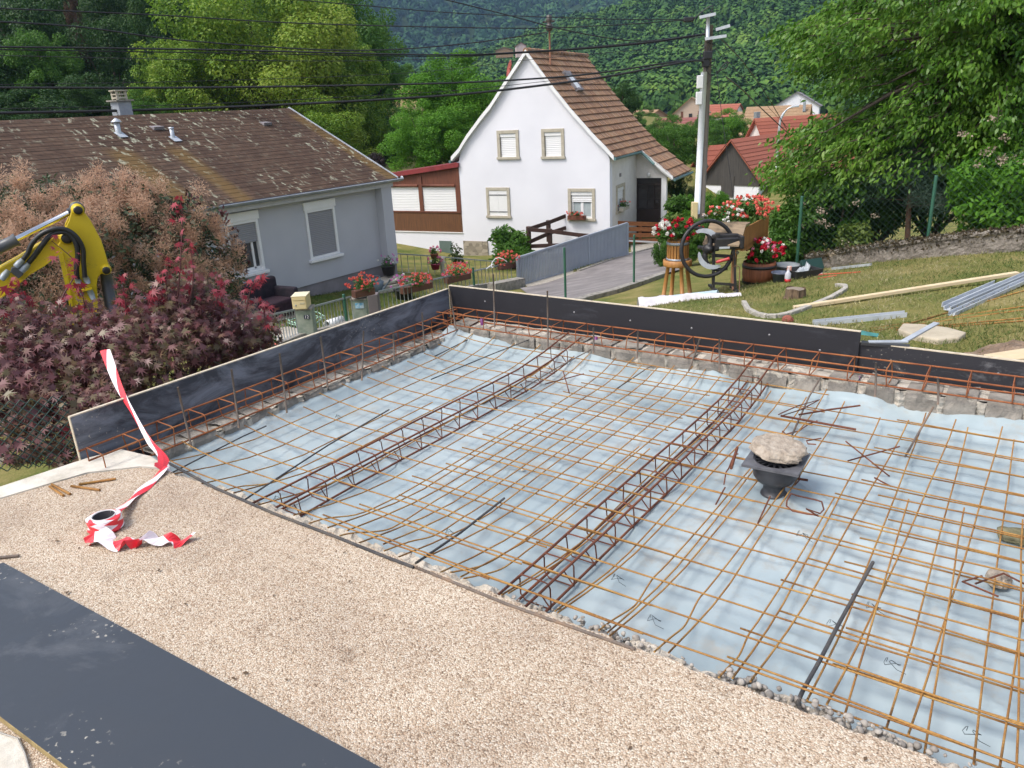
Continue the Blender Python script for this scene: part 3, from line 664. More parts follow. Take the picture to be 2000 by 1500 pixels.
def rock(name, c, r3, seed, label, cat, m, amp=.22, flat=None, tilt=(0,0,1)):
    mb = MB(); nu, nv = 30, 18; c = A(*c); tz = unit(tilt); tx = unit(np.cross(A(0,1,0), tz)); ty = np.cross(tz, tx)
    vs = []
    for j in range(nv):
        th = math.pi*j/(nv-1)
        for i in range(nu):
            ph = 2*math.pi*i/nu; d = Vector((math.sin(th)*math.cos(ph), math.sin(th)*math.sin(ph), math.cos(th)))
            k = 1 + amp*MN.noise(d*1.3 + Vector((seed, 0, 0))) + amp*.55*MN.noise(d*3.1 + Vector((0, seed, 0))) + amp*.28*MN.noise(d*7.5 + Vector((0, 0, seed)))
            z = d.z*k*r3[2]
            if flat: z = min(z, flat*r3[2])
            vs.append(c + tx*(d.x*k*r3[0]) + ty*(d.y*k*r3[1]) + tz*z)
    mb.add(vs, [(j*nu+i, (j+1)*nu+i, (j+1)*nu+(i+1) % nu, j*nu+(i+1) % nu) for j in range(nv-1) for i in range(nu)], False)
    return mb.build(name, m, label=label, cat=cat)
rock("stone", dc + A(.005,.02,.064), (.124,.105,.050), 11.3, "flat rough stone weighing down the floor drain", "stone", M_stone, .24, .55, (.05,-.12,1))
rock("stone", onz(1985,1047,-.13), (.07,.05,.03), 3.1, "mossy stone on the plastic sheet at the right edge", "stone", mat("mossy stone", (.22,.20,.12), (.12,.11,.06), 20, .95, .8, 50))
rock("stone", onz(1952,1130,-.13), (.042,.05,.03), 6.7, "smaller pale stone below the mossy one at right edge", "stone", M_stone)
rock("stone", onz(1021,917,-.145), (.011,.010,.008), 2.2, "small pale pebble on the sheet between the girders", "stone", M_rim)

# ================================================================ BARRIER TAPE
def tape_mat():
    m, nt, N, L, P = nodes("red and white tape"); v = N.new("ShaderNodeUVMap").outputs[0]
    mp = N.new("ShaderNodeMapping"); L.new(v, mp.inputs[0])
    sp = N.new("ShaderNodeSeparateXYZ"); L.new(mp.outputs[0], sp.inputs[0])
    ad = N.new("ShaderNodeMath"); ad.operation = 'MULTIPLY_ADD'; ad.inputs[1].default_value = .5; L.new(sp.outputs[1], ad.inputs[0]); L.new(sp.outputs[0], ad.inputs[2])
    fr = N.new("ShaderNodeMath"); fr.operation = 'FRACT'; L.new(ad.outputs[0], fr.inputs[0])
    gt = N.new("ShaderNodeMath"); gt.operation = 'GREATER_THAN'; gt.inputs[1].default_value = .5; L.new(fr.outputs[0], gt.inputs[0])
    c = mixc(N, L, gt.outputs[0], (.72,.035,.05), (.80,.72,.74)); L.new(c, P.inputs['Base Color'])
    P.inputs['Roughness'].default_value = .35
    n = noise(N, L, 60, 3, .6, coords(N, L)); bump(N, L, P, n.outputs[0], .5, .004); return m
M_tape = tape_mat()
def ribbon(name, parent, path, sides, rep=.22, v0=0):
    me = bpy.data.meshes.new(name); n = len(path); vs = []; uv = []; s = 0; org = origin_of(parent)
    for i, (p, w) in enumerate(zip(path, sides)):
        if i: s += np.linalg.norm(np.asarray(p) - path[i-1])
        for k in range(3):
            vs.append(np.asarray(p) + np.asarray(w)*(k/2-.5) + A(0,0,.004*(k == 1)) - org); uv.append((s/rep + v0, k/2))
    fs = [(i*3+k, i*3+k+1, (i+1)*3+k+1, (i+1)*3+k) for i in range(n-1) for k in range(2)]
    me.from_pydata([tuple(v) for v in vs], [], fs); ul = me.uv_layers.new(name="UVMap")
    for p in me.polygons:
        for li in p.loop_indices: ul.data[li].uv = uv[me.loops[li].vertex_index]
    me.materials.append(M_tape); o = bpy.data.objects.new(name, me); scene.collection.objects.link(o); o.parent = parent; return o
def interp(pts, n):
    pts = [np.asarray(p, float) for p in pts]; m = len(pts); out = []
    for i in range(n):
        u = i/(n-1)*(m-1); k = min(m-2, int(u)); f = u-k
        p0, p1, p2, p3 = pts[max(0, k-1)], pts[k], pts[k+1], pts[min(m-1, k+2)]
        out.append(.5*((2*p1) + (-p0+p2)*f + (2*p0-5*p1+4*p2-p3)*f*f + (-p0+3*p1-3*p2+p3)*f**3))
    return out
rc = onz(209,1032,.0)
t = thing("barrier_tape", rc, "roll of red and white barrier tape with its loose ends pulled out", "barrier tape")
def roll(parent, c):
    mb = MB(); c = A(*c); prof = [(.044,.002), (.044,.062), (.054,.065), (.067,.060), (.070,.048), (.068,.028), (.072,.012), (.064,.0)]
    n = 40; vs = []
    for r_, h in prof:
        for k in range(n):
            a = 2*math.pi*k/n; q = r_ + (.006*MN.noise(Vector((math.cos(a)*2, math.sin(a)*2, h*40))) if r_ > .06 else 0)
            vs.append(c + A(math.cos(a)*q, math.sin(a)*q, h + .004*MN.noise(Vector((math.cos(a), math.sin(a), 3)))))
    mb.add(vs, [(i*n+k, i*n+(k+1) % n, (i+1)*n+(k+1) % n, (i+1)*n+k) for i in range(len(prof)-1) for k in range(n)])
    me = mb
    o = me.build("tape_roll", M_tape, parent); ul = o.data.uv_layers.new(name="UVMap")
    for p in o.data.polygons:
        for li in p.loop_indices:
            co = o.data.vertices[o.data.loops[li].vertex_index].co; ul.data[li].uv = (math.atan2(co.y, co.x)*.55 + math.sin(co.z*190)*.35, co.z*9)
    MB().lathe(c, [(.0445,.003), (.0445,.063), (.0435,.064)], 36).lathe(c, [(.0435,.064), (.041,.064), (.041,.004), (0,.003)], 36).build("core", mat("cardboard core", (.015,.012,.02), rough=.8), parent)
    MB().lathe(c + UP*.0005, [(.0447,.062), (.0455,.0662), (.050,.0662), (.0505,.062)], 36).build("core_rim", mat("pale core rim", (.62,.58,.58), rough=.7), parent)
roll(t, rc)
pt = [at(205,684,4.95), at(232,755,4.6), at(262,810,4.35), at(292,862,4.2), at(318,893,4.05), onz(317,921,.006)]
P1 = interp(pt, 40); sd = []
for i in range(40):
    u = i/39; wdt = .062*(1 - .65*math.sin(math.pi*min(1, u*1.15))**2) + (.03 if u > .9 else 0); a = .3 + u*4.2; sd.append(unit(A(.80, .55, 0)*math.cos(a*.25) + UP*.4*math.sin(a))*wdt)
ribbon("tape_strip", t, P1, sd, .55, .15)
P2 = interp([onz(322,912,.01), onz(308,930,.012), onz(275,960,.008), onz(245,985,.02), onz(226,1000,.055)], 24)
ribbon("tape_strip", t, P2, [unit(A(.6,.75,.25*math.sin(i*.5)))*(.035+.018*math.sin(i*.45)**2) for i in range(24)], .30)
P3 = interp([onz(182,1042,.02), onz(205,1056,.012), onz(240,1063,.02), onz(262,1055,.03), onz(285,1056,.010), onz(315,1052,.03), onz(345,1058,.008), onz(364,1058,.012)], 40)
ribbon("tape_strip", t, P3, [unit(A(.15*math.sin(i*.5), .9, .5*math.sin(i*.7)))*(.085+.02*math.sin(i*.35)) for i in range(40)], .26, .2)
# ================================================================ BUILDINGS
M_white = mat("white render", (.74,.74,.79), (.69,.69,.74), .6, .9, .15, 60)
M_white2 = mat("white render shade side", (.70,.67,.64), (.62,.59,.56), 2.5, .9, .15, 60)  # darker copy of the white render, side wall shade put into its colour
M_grey = mat("grey render", (.46,.465,.50), (.42,.425,.46), .7, .9, .2, 90)
M_plinth = mat("dark plinth", (.24,.22,.235), (.19,.175,.18), 3, .9)
M_pvc = mat("white pvc", (.78,.78,.78), (.74,.74,.74), 3, .4)
M_zinc = mat("zinc", (.36,.39,.43), (.26,.29,.33), 6, .45, metal=.5)
M_zincl = mat("light zinc", (.55,.58,.62), (.42,.45,.49), 6, .4, metal=.4)
M_glass = mat("dark window glass", (.03,.035,.04), rough=.08, spec=.8)
M_curtain = mat("net curtain behind glass", (.42,.47,.48), (.30,.35,.36), 14, .25, stretch=(8,8,.5))
M_stonefr = mat("sandstone frame", (.46,.42,.34), (.38,.34,.27), 7, .9, .2, 60)
M_green = M_green
M_bwood = mat("dark brown wood", (.062,.028,.020), (.035,.016,.012), 5, .7, .2, 40, stretch=(1,1,.3))
M_rwood = mat("red brown wood", (.16,.05,.025), (.10,.033,.018), 4, .65, stretch=(6,6,.5))
M_owood = mat("orange brown wood", (.33,.125,.045), (.22,.08,.03), 4, .7, stretch=(2,2,8))
M_redsheet = mat("red roof sheet", (.23,.028,.030), (.16,.02,.024), 3, .5)
def shutter_mat(name, c, per=22):
    m, nt, N, L, P = nodes(name); v = coords(N, L); w = N.new("ShaderNodeTexWave"); w.bands_direction = 'Z'; w.inputs['Scale'].default_value = per; L.new(v, w.inputs[0])
    r = ramp(N, [(0,tuple(x*.80 for x in c)), (.25,c), (1,c)]); L.new(w.outputs['Fac'], r.inputs[0]); L.new(r.outputs[0], P.inputs['Base Color'])
    P.inputs['Roughness'].default_value = .5; bump(N, L, P, w.outputs['Fac'], .6, .01); return m
M_shutg = shutter_mat("grey roller shutter", (.26,.26,.28), 7)
M_shutw = shutter_mat("white roller shutter", (.78,.78,.79), 5)

class Frame:
    """a wall plane: s along it, t back from it, z up"""
    def __init__(f, p0, e1): f.p0 = A(p0[0], p0[1], 0); f.e1 = unit(A(e1[0], e1[1], 0)); f.e2 = A(-f.e1[1], f.e1[0], 0)
    def pt(f, s, z, t=0): return f.p0 + f.e1*s + f.e2*t + UP*z
    def px(f, x, y, t=0):
        p = onplane(x, y, f.p0 + f.e2*t, f.e2) - f.p0; return float(p @ f.e1), float(p[2])
    def box(f, mb, s0, s1, z0, z1, t0, t1): return mb.para(f.pt(s0, z0, t0), f.e1*(s1-s0), f.e2*(t1-t0), UP*(z1-z0))
def wall_open(f, mb, s0, s1, z0, z1, th, holes):
    """wall slab with rectangular holes, cut into columns"""
    xs = sorted({s0, s1, *[h[0] for h in holes], *[h[1] for h in holes]})
    for a, b in zip(xs[:-1], xs[1:]):
        segs = [(z0, z1)]
        for h in holes:
            if h[0] < b - 1e-6 and h[1] > a + 1e-6:
                ns = []
                for lo, hi in segs:
                    if h[2] > lo: ns.append((lo, min(hi, h[2])))
                    if h[3] < hi: ns.append((max(lo, h[3]), hi))
                segs = [q for q in ns if q[1] - q[0] > 1e-4]
        for lo, hi in segs: f.box(mb, a, b, lo, hi, 0, th)
    return mb

# ---------------------------------------------------------------- bungalow
BX = -15.06; BF = Frame((BX, 15.63), (0, 1)); BF.p0 = A(BX, 0, 0)     # s = Y, t = towards -X
bz0, bz1 = -2.62, -.20; ZR = 1.82; XR = -18.75; Y0, Y1 = 1.0, 15.66
bung = thing("bungalow", (-18, 9, bz0), "grey bungalow with a mossy brown roof behind the pink smoke bush", "house")
YR = 15.28                                                         # the recess wall plane ends here, a fin wall closes the gable
w1 = (12.79, 13.76, -1.78, -.38); w2 = (10.50, 11.39, -1.74, -.36); dr = (8.9, 10.1, -2.3, -.30)
wb = MB(); wall_open(BF, wb, Y0, YR, bz0+.24, bz1-.02, .3, [w1, w2, dr])
BF.box(wb, YR, Y1, bz0+.24, bz1-.02, -.24, .3)
wb.para((BX-.3, Y1-.3, bz0+.24), (-6.8,0,0), (0,.3,0), (0,0,bz1-bz0-.18))
wb.prism([(BX-.3, Y1-.001, bz1-.02), (XR, Y1-.001, ZR-.12), (BX-7.1, Y1-.001, bz1-.02)], A(0,-.29,0))
wb.build("wall", M_grey, bung)
pb = MB(); BF.box(pb, Y0, YR-.01, bz0-.5, bz0+.24, .03, .3); BF.box(pb, YR, Y1-.03, bz0-.5, bz0+.24, -.20, .3); pb.para((BX-.3, Y1-.33, bz0-.5), (-6.8,0,0), (0,.3,0), (0,0,.66)); pb.build("plinth", M_plinth, bung)
sb = MB(); BF.box(sb, Y0, Y1+.02, -.225, -.185, -.24, .0); BF.box(sb, Y0, Y1+.05, -.30, -.14, -.275, -.245); sb.build("eaves_board", mat("eaves paint", (.46,.46,.47), rough=.6), bung)
def bung_window(h, blind):
    f = MB(); s0, s1, z0, z1 = h
    BF.box(f, s0, s0+.07, z0, z1-.2, -.03, .10); BF.box(f, s1-.07, s1, z0, z1-.2, -.03, .10); BF.box(f, s0+.07, s1-.07, z0, z0+.06, -.03, .10); BF.box(f, s0+.07, s1-.07, z1-.26, z1-.2, -.03, .10)
    BF.box(f, s0-.03, s1+.03, z1-.198, z1, -.05, .10)
    w = f.build("window", M_pvc, bung, bevel=.006)
    g = MB(); BF.box(g, s0+.07, s1-.07, z0+.06, z1-.26, .07, .085); g.build("pane", M_glass, w)
    if blind < 1:
        fr = MB(); BF.box(fr, s1-.24, s1-.19, z0+.06, z1-.26, .04, .07); BF.box(fr, s0+.07, s1-.07, z0+.06, z0+.10, .04, .07); fr.build("sash", M_pvc, w)
    s = MB(); BF.box(s, s0+.072, s1-.072, z1-.262-(z1-z0-.325)*blind, z1-.262, .01, .03); s.build("roller_shutter", M_shutg, w)
    q = MB(); BF.box(q, s0-.06, s1+.06, z0-.07, z0-.002, -.10, .10); q.build("sill", M_pvc, w, bevel=.006)
bung_window(w1, 1.0); bung_window(w2, .42)
dd = MB(); BF.box(dd, dr[0], dr[1], dr[2], dr[3], .12, .16); d_o = dd.build("door", mat("dark door glass", (.04,.055,.05), rough=.15), bung)
df = MB(); [BF.box(df, a, a+.07, dr[2], dr[3], .05, .12) for a in (dr[0], (dr[0]+dr[1])/2, dr[1]-.07)]; df.build("frame", M_pvc, d_o)
# roof with shingle courses
def shingle_mat():
    m, nt, N, L, P = nodes("old brown shingles"); v = coords(N, L, 'UV')
    br = N.new("ShaderNodeTexBrick"); br.inputs['Scale'].default_value = 1; br.inputs['Brick Width'].default_value = .24; br.inputs['Row Height'].default_value = .115
    br.inputs['Mortar Size'].default_value = .010; br.inputs['Mortar Smooth'].default_value = .3; br.inputs['Bias'].default_value = -.1
    br.inputs['Color1'].default_value = (.092,.062,.047,1); br.inputs['Color2'].default_value = (.064,.044,.035,1); br.inputs['Mortar'].default_value = (.044,.031,.026,1); L.new(v, br.inputs[0])
    mp = N.new("ShaderNodeMapping"); mp.inputs['Scale'].default_value = (1.5,.5,1); L.new(v, mp.inputs[0])
    big = noise(N, L, .9, 6, .6, mp.outputs[0]); rr = ramp(N, [(.3,(.80,.72,.70)), (.7,(1.25,1.2,1.1))]); L.new(big.outputs[0], rr.inputs[0])
    c = mixc(N, L, 1, br.outputs[0], rr.outputs[0], 'MULTIPLY')
    # ochre rust runs below the two vents: UV u = along ridge, v = down the slope from the ridge
    sep = N.new("ShaderNodeSeparateXYZ"); L.new(v, sep.inputs[0])
    def band(u0, w, v0):
        a = N.new("ShaderNodeMath"); a.operation = 'SUBTRACT'; a.inputs[1].default_value = u0; L.new(sep.outputs[0], a.inputs[0])
        b = N.new("ShaderNodeMath"); b.operation = 'ABSOLUTE'; L.new(a.outputs[0], b.inputs[0])
        q = N.new("ShaderNodeMapRange"); q.interpolation_type = 'SMOOTHSTEP'; q.inputs[1].default_value = w; q.inputs[2].default_value = w*.2; L.new(b.outputs[0], q.inputs[0])
        g = N.new("ShaderNodeMapRange"); g.inputs[1].default_value = v0; g.inputs[2].default_value = v0+.4; L.new(sep.outputs[1], g.inputs[0])
        x = N.new("ShaderNodeMath"); x.operation = 'MULTIPLY'; L.new(q.outputs[0], x.inputs[0]); L.new(g.outputs[0], x.inputs[1]); return x.outputs[0]
    for u0, w, v0 in ((VENT1[1], .46, 1.5), (VENT2[1], .34, 1.6), (15.7, .30, .2), (6.3, .35, 1.0)):
        f = N.new("ShaderNodeMath"); f.operation = 'MULTIPLY'; L.new(band(u0, w, v0), f.inputs[0]); f.inputs[1].default_value = .42
        c = mixc(N, L, f.outputs[0], c, (.20,.125,.035))
    # lichen in drifts
    lm = N.new('ShaderNodeMapping'); lm.inputs['Scale'].default_value = (1,.42,1); L.new(v, lm.inputs[0]); li = noise(N, L, 8, 4, .62, lm.outputs[0]); lr = ramp(N, [(.57,(0,0,0)), (.62,(.85,.85,.85))]); L.new(li.outputs[0], lr.inputs[0])
    dn = N.new("ShaderNodeMapping"); dn.inputs['Scale'].default_value = (1.1,.42,1); dn.inputs['Rotation'].default_value = (0,0,R(8)); L.new(v, dn.inputs[0])
    ld = noise(N, L, .8, 4, .6, dn.outputs[0]); ldr = ramp(N, [(.42,(.12,.12,.12)), (.56,(1,1,1))]); L.new(ld.outputs[0], ldr.inputs[0])
    c = mixc(N, L, mixc(N, L, 1, lr.outputs[0], ldr.outputs[0], 'MULTIPLY'), c, (.36,.36,.27))
    L.new(c, P.inputs['Base Color']); P.inputs['Roughness'].default_value = .95; P.inputs['Specular IOR Level'].default_value = .15
    inv = br.outputs['Fac']; bump(N, L, P, inv, -.35, .015); return m
VENT1 = onX(229,266,-17.1); VENT2 = onX(336,272,-17.1)
def uvmesh(name, quads, uvs, m, parent):
    me = bpy.data.meshes.new(name); org = origin_of(parent); vs = [tuple(np.asarray(p)-org) for q in quads for p in q]
    me.from_pydata(vs, [], [tuple(range(4*i, 4*i+4)) for i in range(len(quads))]); ul = me.uv_layers.new(name="UVMap")
    fl = [u for q in uvs for u in q]
    for p in me.polygons:
        for li in p.loop_indices: ul.data[li].uv = fl[me.loops[li].vertex_index]
    me.materials.append(m); o = bpy.data.objects.new(name, me); scene.collection.objects.link(o); o.parent = parent; return o
xe = BX + .30; ze = -.10; sl = math.hypot(XR-xe, ZR-ze); Ya, Yb = Y0-.2, Y1+.22
fr, bk = A(xe,0,ze), A(2*XR-xe,0,ze); rg = A(XR,0,ZR); th = UP*-.07
q = []; uv = []
for a, sgn in ((fr, 1), (bk, -1)):
    N_ = 24
    for i in range(N_):       # courses, each lifted a little at its lower edge
        t0, t1 = i/N_, (i+1)/N_; p = rg+(a-rg)*t0; s = rg+(a-rg)*t1 + UP*.006
        quad = [p+A(0,Ya,0), p+A(0,Yb,0), s+A(0,Yb,0), s+A(0,Ya,0)]; u = [(Ya,t0*sl), (Yb,t0*sl), (Yb,t1*sl), (Ya,t1*sl)]
        if sgn > 0: quad, u = quad[::-1], u[::-1]
        q.append(quad); uv.append(u)
M_shingle = shingle_mat()
roof = uvmesh("roof", q, uv, M_shingle, bung)
ub = MB()
for a in (fr, bk): ub.prism([rg + A(0,Ya,-.015), a + A(0,Ya,-.008), a + A(0,Ya,-.07), rg + A(0,Ya,-.09)], A(0,Yb-Ya,0))
ub.build("roof_deck", M_plinth, bung)
vb = MB()
for a in (fr, bk): vb.prism([rg + A(0,Yb+.002,.03), a + A(0,Yb+.002,.03), a + A(0,Yb+.002,-.10), rg + A(0,Yb+.002,-.12)], A(0,.035,0))
vb.build("verge_flashing", M_zincl, bung)
gb = MB(); gp = []
for k in range(9): an = math.pi + math.pi*k/8; gp.append((xe+.065+math.cos(an)*.065, math.sin(an)*.065+ze-.02))
for k in range(8):
    (x0,z0_),(x1,z1_) = gp[k], gp[k+1]; gb.add([(x0,Ya,z0_),(x1,Ya,z1_),(x1,Yb+.1,z1_),(x0,Yb+.1,z0_)], [(0,1,2,3)], True)
gb.rod((xe+.13,Ya,ze-.02), (xe+.13,Yb+.1,ze-.02), .012); gb.lathe((xe+.065,Yb+.1,ze-.02), [(0,0),(.066,0),(.066,.006),(0,.006)], 16, (0,1,0))
gb.build("gutter", M_zinc, bung)
def onroof(x, y):
    n = unit(np.cross(A(0,1,0), fr-rg)); return onplane(x, y, rg, n)
for (x, y, h, r_, cap) in ((232,262,.28,.065,True), (338,270,.24,.05,False)):
    p = onroof(x, y); e = unit(fr-rg); mb = MB(); mb.lathe(p - UP*.1, [(r_*1.15,0), (r_,.12), (r_*.95,h+.1), (r_*.8,h+.1)], 16)
    if cap: mb.lathe(p + UP*(h-.02), [(r_*1.7,0), (r_*1.75,.015), (.02,.085), (0,.09)], 16)
    else: mb.lathe(p + UP*(h-.02), [(r_*1.2,0), (r_*1.2,.03), (0,.035)], 16)
    mb.build("roof_vent", M_zincl, bung)
    fl = MB(); fl.box(p + e*.10 + UP*.03, (.26,.19,.012), e, np.cross(e, A(0,1,0))*-1 if np.cross(e, A(0,1,0))[2] < 0 else np.cross(e, A(0,1,0))); fl.build("flashing", M_zincl, bung)
for x, y in ((290,247), (505,239)):
    p = onroof(x, y); e = unit(fr-rg); nn = np.cross(e, A(0,1,0)); nn = nn if nn[2] > 0 else -nn
    MB().prism([p + nn*.01, p + e*.22 + nn*.01, p + e*.22 + nn*.09], A(0,.26,0)).build("tile_vent", M_plinth, bung)
ch = onX(242,232,XR-.9); cb = MB(); cb.box((ch[0],ch[1],1.65), (.36,.34,1.0)); cbo = cb.build("chimney", mat("grey chimney", (.33,.36,.40), (.24,.26,.30), 4, .8), bung)
cc = MB(); cc.box((ch[0],ch[1],2.17), (.48,.46,.035))
cc.build("cap", M_kerb, cbo)
for dy in (0,):
    pc = MB(); c0 = A(ch[0], ch[1]+dy, 2.19)
    for sx in (-1, 1):
        for sy in (-1, 1): pc.box(c0 + A(sx*.10, sy*.11, .10), (.05,.05,.20))
    pc.box(c0 + UP*.045, (.26,.28,.04)).box(c0 + UP*.125, (.26,.28,.03)).box(c0 + UP*.215, (.30,.33,.03)); pc.build("chimney_pot", M_stonefr, cbo)
da = MB(); p = onX(405,437,BX+.05)
da.tube([(BX+.2, p[1], -.2), (BX+.08, p[1], -.35), (BX+.06, p[1], -.5), (BX+.06, p[1], bz0)], .035, 8); da.build("downpipe", M_zinc, bung)
# sofa on the patio, covered in a dark throw
sp = at(520,590,17.4); sp = drop(sp)
M_sofa = mat("black sofa cover", (.014,.012,.018), (.03,.02,.03), 9, .95, .6, 30); M_throw = mat("dark plum throw", (.032,.012,.022), (.018,.008,.013), 16, 1.0, .8, 40)
t = thing("sofa", sp, "black covered two seat sofa on the patio against the bungalow", "sofa")
e = unit(onz(560,575,sp[2])-onz(480,588,sp[2])); e = unit(A(-.15,1,0)); w_ = A(e[1], -e[0], 0)
bk_ = MB(); bk_.box(sp - w_*.30 + UP*.40, (1.30,.18,.80), e); bk_.build("backrest", M_sofa, t, bevel=.06)
bs_ = MB(); bs_.box(sp + UP*.19 + w_*.05, (1.0,.60,.38), e); bs_.build("seat", M_throw, t, bevel=.06)
for s in (-1, 1): MB().box(sp + e*s*.58 + w_*.05 + UP*.29, (.16,.66,.58), e).build("armrest", M_sofa, t, bevel=.05)

# ---------------------------------------------------------------- white gabled house
_vc = ray(-2400, 201 + .0505*3400); HF = Frame(at(905,500,30), -_vc)
W = 5.954; HB = -4.3; D = 6.0; T1 = 3.41
house = thing("white_house", HF.pt(W/2, HB, D/2), "white gabled house with a steep brown tiled roof", "house")
rprof = [tuple(HF.px(x, y, -.13)) for x, y in ((1026.5,99.5),(1059,143.5),(1081,173),(1114,214),(1161,267),(1181,287),(1199,307))]
lprof = [tuple(HF.px(x, y, -.13)) for x, y in ((1026.5,99.5),(987.5,159),(957,207),(939,229),(911,267),(896,292),(881,309))]
prof = [(.08,-.30)] + [(s, z-.06) for s, z in reversed(lprof[:-1])][:-1] + [(3.0, lprof[0][1]-.10)] + [(s, z-.06) for s, z in rprof[1:-1]] + [(W,-.32)]
hw_ = MB()
wins = [HF.px(970,255) + HF.px(1015,311), HF.px(1057,252) + HF.px(1103,310), HF.px(949,366) + HF.px(998,426), HF.px(1109,368) + HF.px(1163,432)]
holes = [(a+.0, c-.0, d_, b) for a, b, c, d_ in wins]
wall_open(HF, hw_, 0, W, HB-.5, -.32, .3, [h for h in holes[2:]])
# gable part in columns, with the two upper windows left open
def gz_h(s):
    for (a, za), (b, zb) in zip(prof[:-1], prof[1:]):
        if a <= s <= b: return za + (zb-za)*(s-a)/(b-a)
    return -.32
cuts = sorted({p[0] for p in prof} | {h[i] for h in holes[:2] for i in (0,1)} | {0.0})
for a, b in zip(cuts[:-1], cuts[1:]):
    hol = [h for h in holes[:2] if h[0] < b-1e-6 and h[1] > a+1e-6]
    if a < .08: continue
    lo = -.32
    if hol:
        h = hol[0]
        if h[2] > lo: HF.box(hw_, a, b, lo, h[2], 0, .3)
        lo = h[3]
    hw_.prism([HF.pt(a, lo), HF.pt(b, lo), HF.pt(b, max(lo, gz_h(b)-.05)), HF.pt(a, max(lo, gz_h(a)-.05))], HF.e2*.3)
HF.box(hw_, 0, .3, HB-.5, -.34, .3, D)
hw_.build("wall", M_white, house)
# upper windows stay below the sill line of -.32 by a hair: fill strip
# right hand wall with its window (facing the drive)
RF = Frame(HF.pt(W, 0, 0), HF.e2); RF.e2 = -HF.e1   # s = depth, t into the house
sw = (.72, 1.78, -2.28, -1.28)
rw = MB(); wall_open(RF, rw, .3, T1, HB-.5, -.36, .3, [sw]); 
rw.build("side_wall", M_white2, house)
def framed(fr, h, kind, par):
    s0, s1, z0, z1 = h; f = MB(); fw = .115
    fr.box(f, s0, s0+fw, z0+.09, z1, -.035, .10); fr.box(f, s1-fw, s1, z0+.09, z1, -.035, .10); fr.box(f, s0+fw, s1-fw, z1-fw, z1, -.035, .10); fr.box(f, s0-.03, s1+.03, z0, z0+.088, -.07, .10)
    w = f.build("window", M_stonefr, par, bevel=.008); a, b, c, d_ = s0+fw, s1-fw, z0+.088, z1-fw
    if kind == 'roller':
        q = MB(); fr.box(q, a, b, d_-.12, d_, .0, .06); q.build("shutter_box", M_pvc, w)
        q = MB(); fr.box(q, a+.02, b-.02, c, d_-.12, .03, .05); q.build("roller_shutter", M_shutw, w)
    elif kind == 'shutters':
        q = MB(); m_ = (a+b)/2; fr.box(q, a, m_-.003, c, d_, -.015, .02); fr.box(q, m_+.003, b, c, d_, -.015, .02); q.build("shutter", M_pvc, w)
        for zz in (c+.13, d_-.17):
            q = MB(); fr.box(q, a-.02, a+.36, zz, zz+.025, -.028, -.016); fr.box(q, b-.36, b+.02, zz, zz+.025, -.028, -.016); q.build("strap_hinge", mat("black iron", (.03,.03,.035)), w)
    else:
        q = MB(); fr.box(q, a, b, d_-.12, d_, .0, .06); q.build("shutter_box", M_pvc, w)
        q = MB(); fr.box(q, a+.01, b-.01, d_-.36 if kind == 'open' else d_-.42, d_-.12, .03, .05); q.build("roller_shutter", M_shutw, w)
        q = MB(); m_ = (a+b)/2
        for u0, u1 in ((a, a+.07), (m_-.05, m_+.05), (b-.07, b)): fr.box(q, u0, u1, c, d_-.13, .055, .09)
        fr.box(q, a+.07, b-.07, c, c+.07, .055, .09); q.build("sash", M_pvc, w)
        q = MB(); fr.box(q, a+.07, b-.07, c+.07, d_-.13, .075, .085); q.build("pane", M_curtain, w)
    return w
framed(HF, holes[0], 'roller', house); framed(HF, holes[1], 'roller', house); framed(HF, holes[2], 'shutters', house); framed(HF, holes[3], 'open', house); framed(RF, sw, 'side', house)
#, right slope seen; left slope mirrors it
M_tile = islandmat("brown clay tiles", [(.19,.10,.06), (.27,.15,.085), (.34,.195,.11), (.24,.135,.085), (.32,.205,.125)], .85, .4, 30)
def along_prof(pr, n):
    seg = [math.hypot(b[0]-a[0], b[1]-a[1]) for a, b in zip(pr[:-1], pr[1:])]; tot = sum(seg); out = []
    for i in range(n+1):
        d = tot*i/n; k = 0
        while k < len(seg)-1 and d > seg[k]: d -= seg[k]; k += 1
        f = d/seg[k]; out.append((pr[k][0]+(pr[k+1][0]-pr[k][0])*f, pr[k][1]+(pr[k+1][1]-pr[k][1])*f))
    return out
def tiles(mb, P, t0, t1, tw, seed):
    r = random.Random(seed); n = int((t1-t0)/tw)
    for i in range(len(P)-1):
        (sa, za), (sb_, zb) = P[i], P[i+1]; dx, dz = sb_-sa, zb-za; l = math.hypot(dx, dz); nx, nz = (-dz/l, dx/l)
        if nz < 0: nx, nz = -nx, -nz
        off = (i % 2)*tw*.5
        for k in range(n):
            ta = t0 + k*tw; tb = ta + tw*.965; lift = .058 + r.uniform(-.006,.008); ov = .04
            a = HF.pt(sa + nx*.0, za + nz*.0, 0); 
            def pp(s, z, h, t): return HF.pt(s + nx*h, z + nz*h, t)
            ex, ez = sb_ + dx/l*ov, zb + dz/l*ov; tm = (ta+tb)/2
            v = [pp(sa, za, .006, ta), pp(sa, za, .018, tm), pp(sa, za, .006, tb), pp(ex, ez, lift-.012, tb), pp(ex, ez, lift+.012, tm), pp(ex, ez, lift-.012, ta), pp(ex, ez, -.03, ta), pp(ex, ez, -.03, tb)]
            mb.add(v, [(0,1,4,5), (1,2,3,4), (5,4,3,7,6)])
tl = MB(); RP = along_prof(rprof, 17); TE = 4.30
tiles(tl, RP, -.12, D+.25, .215, 3)
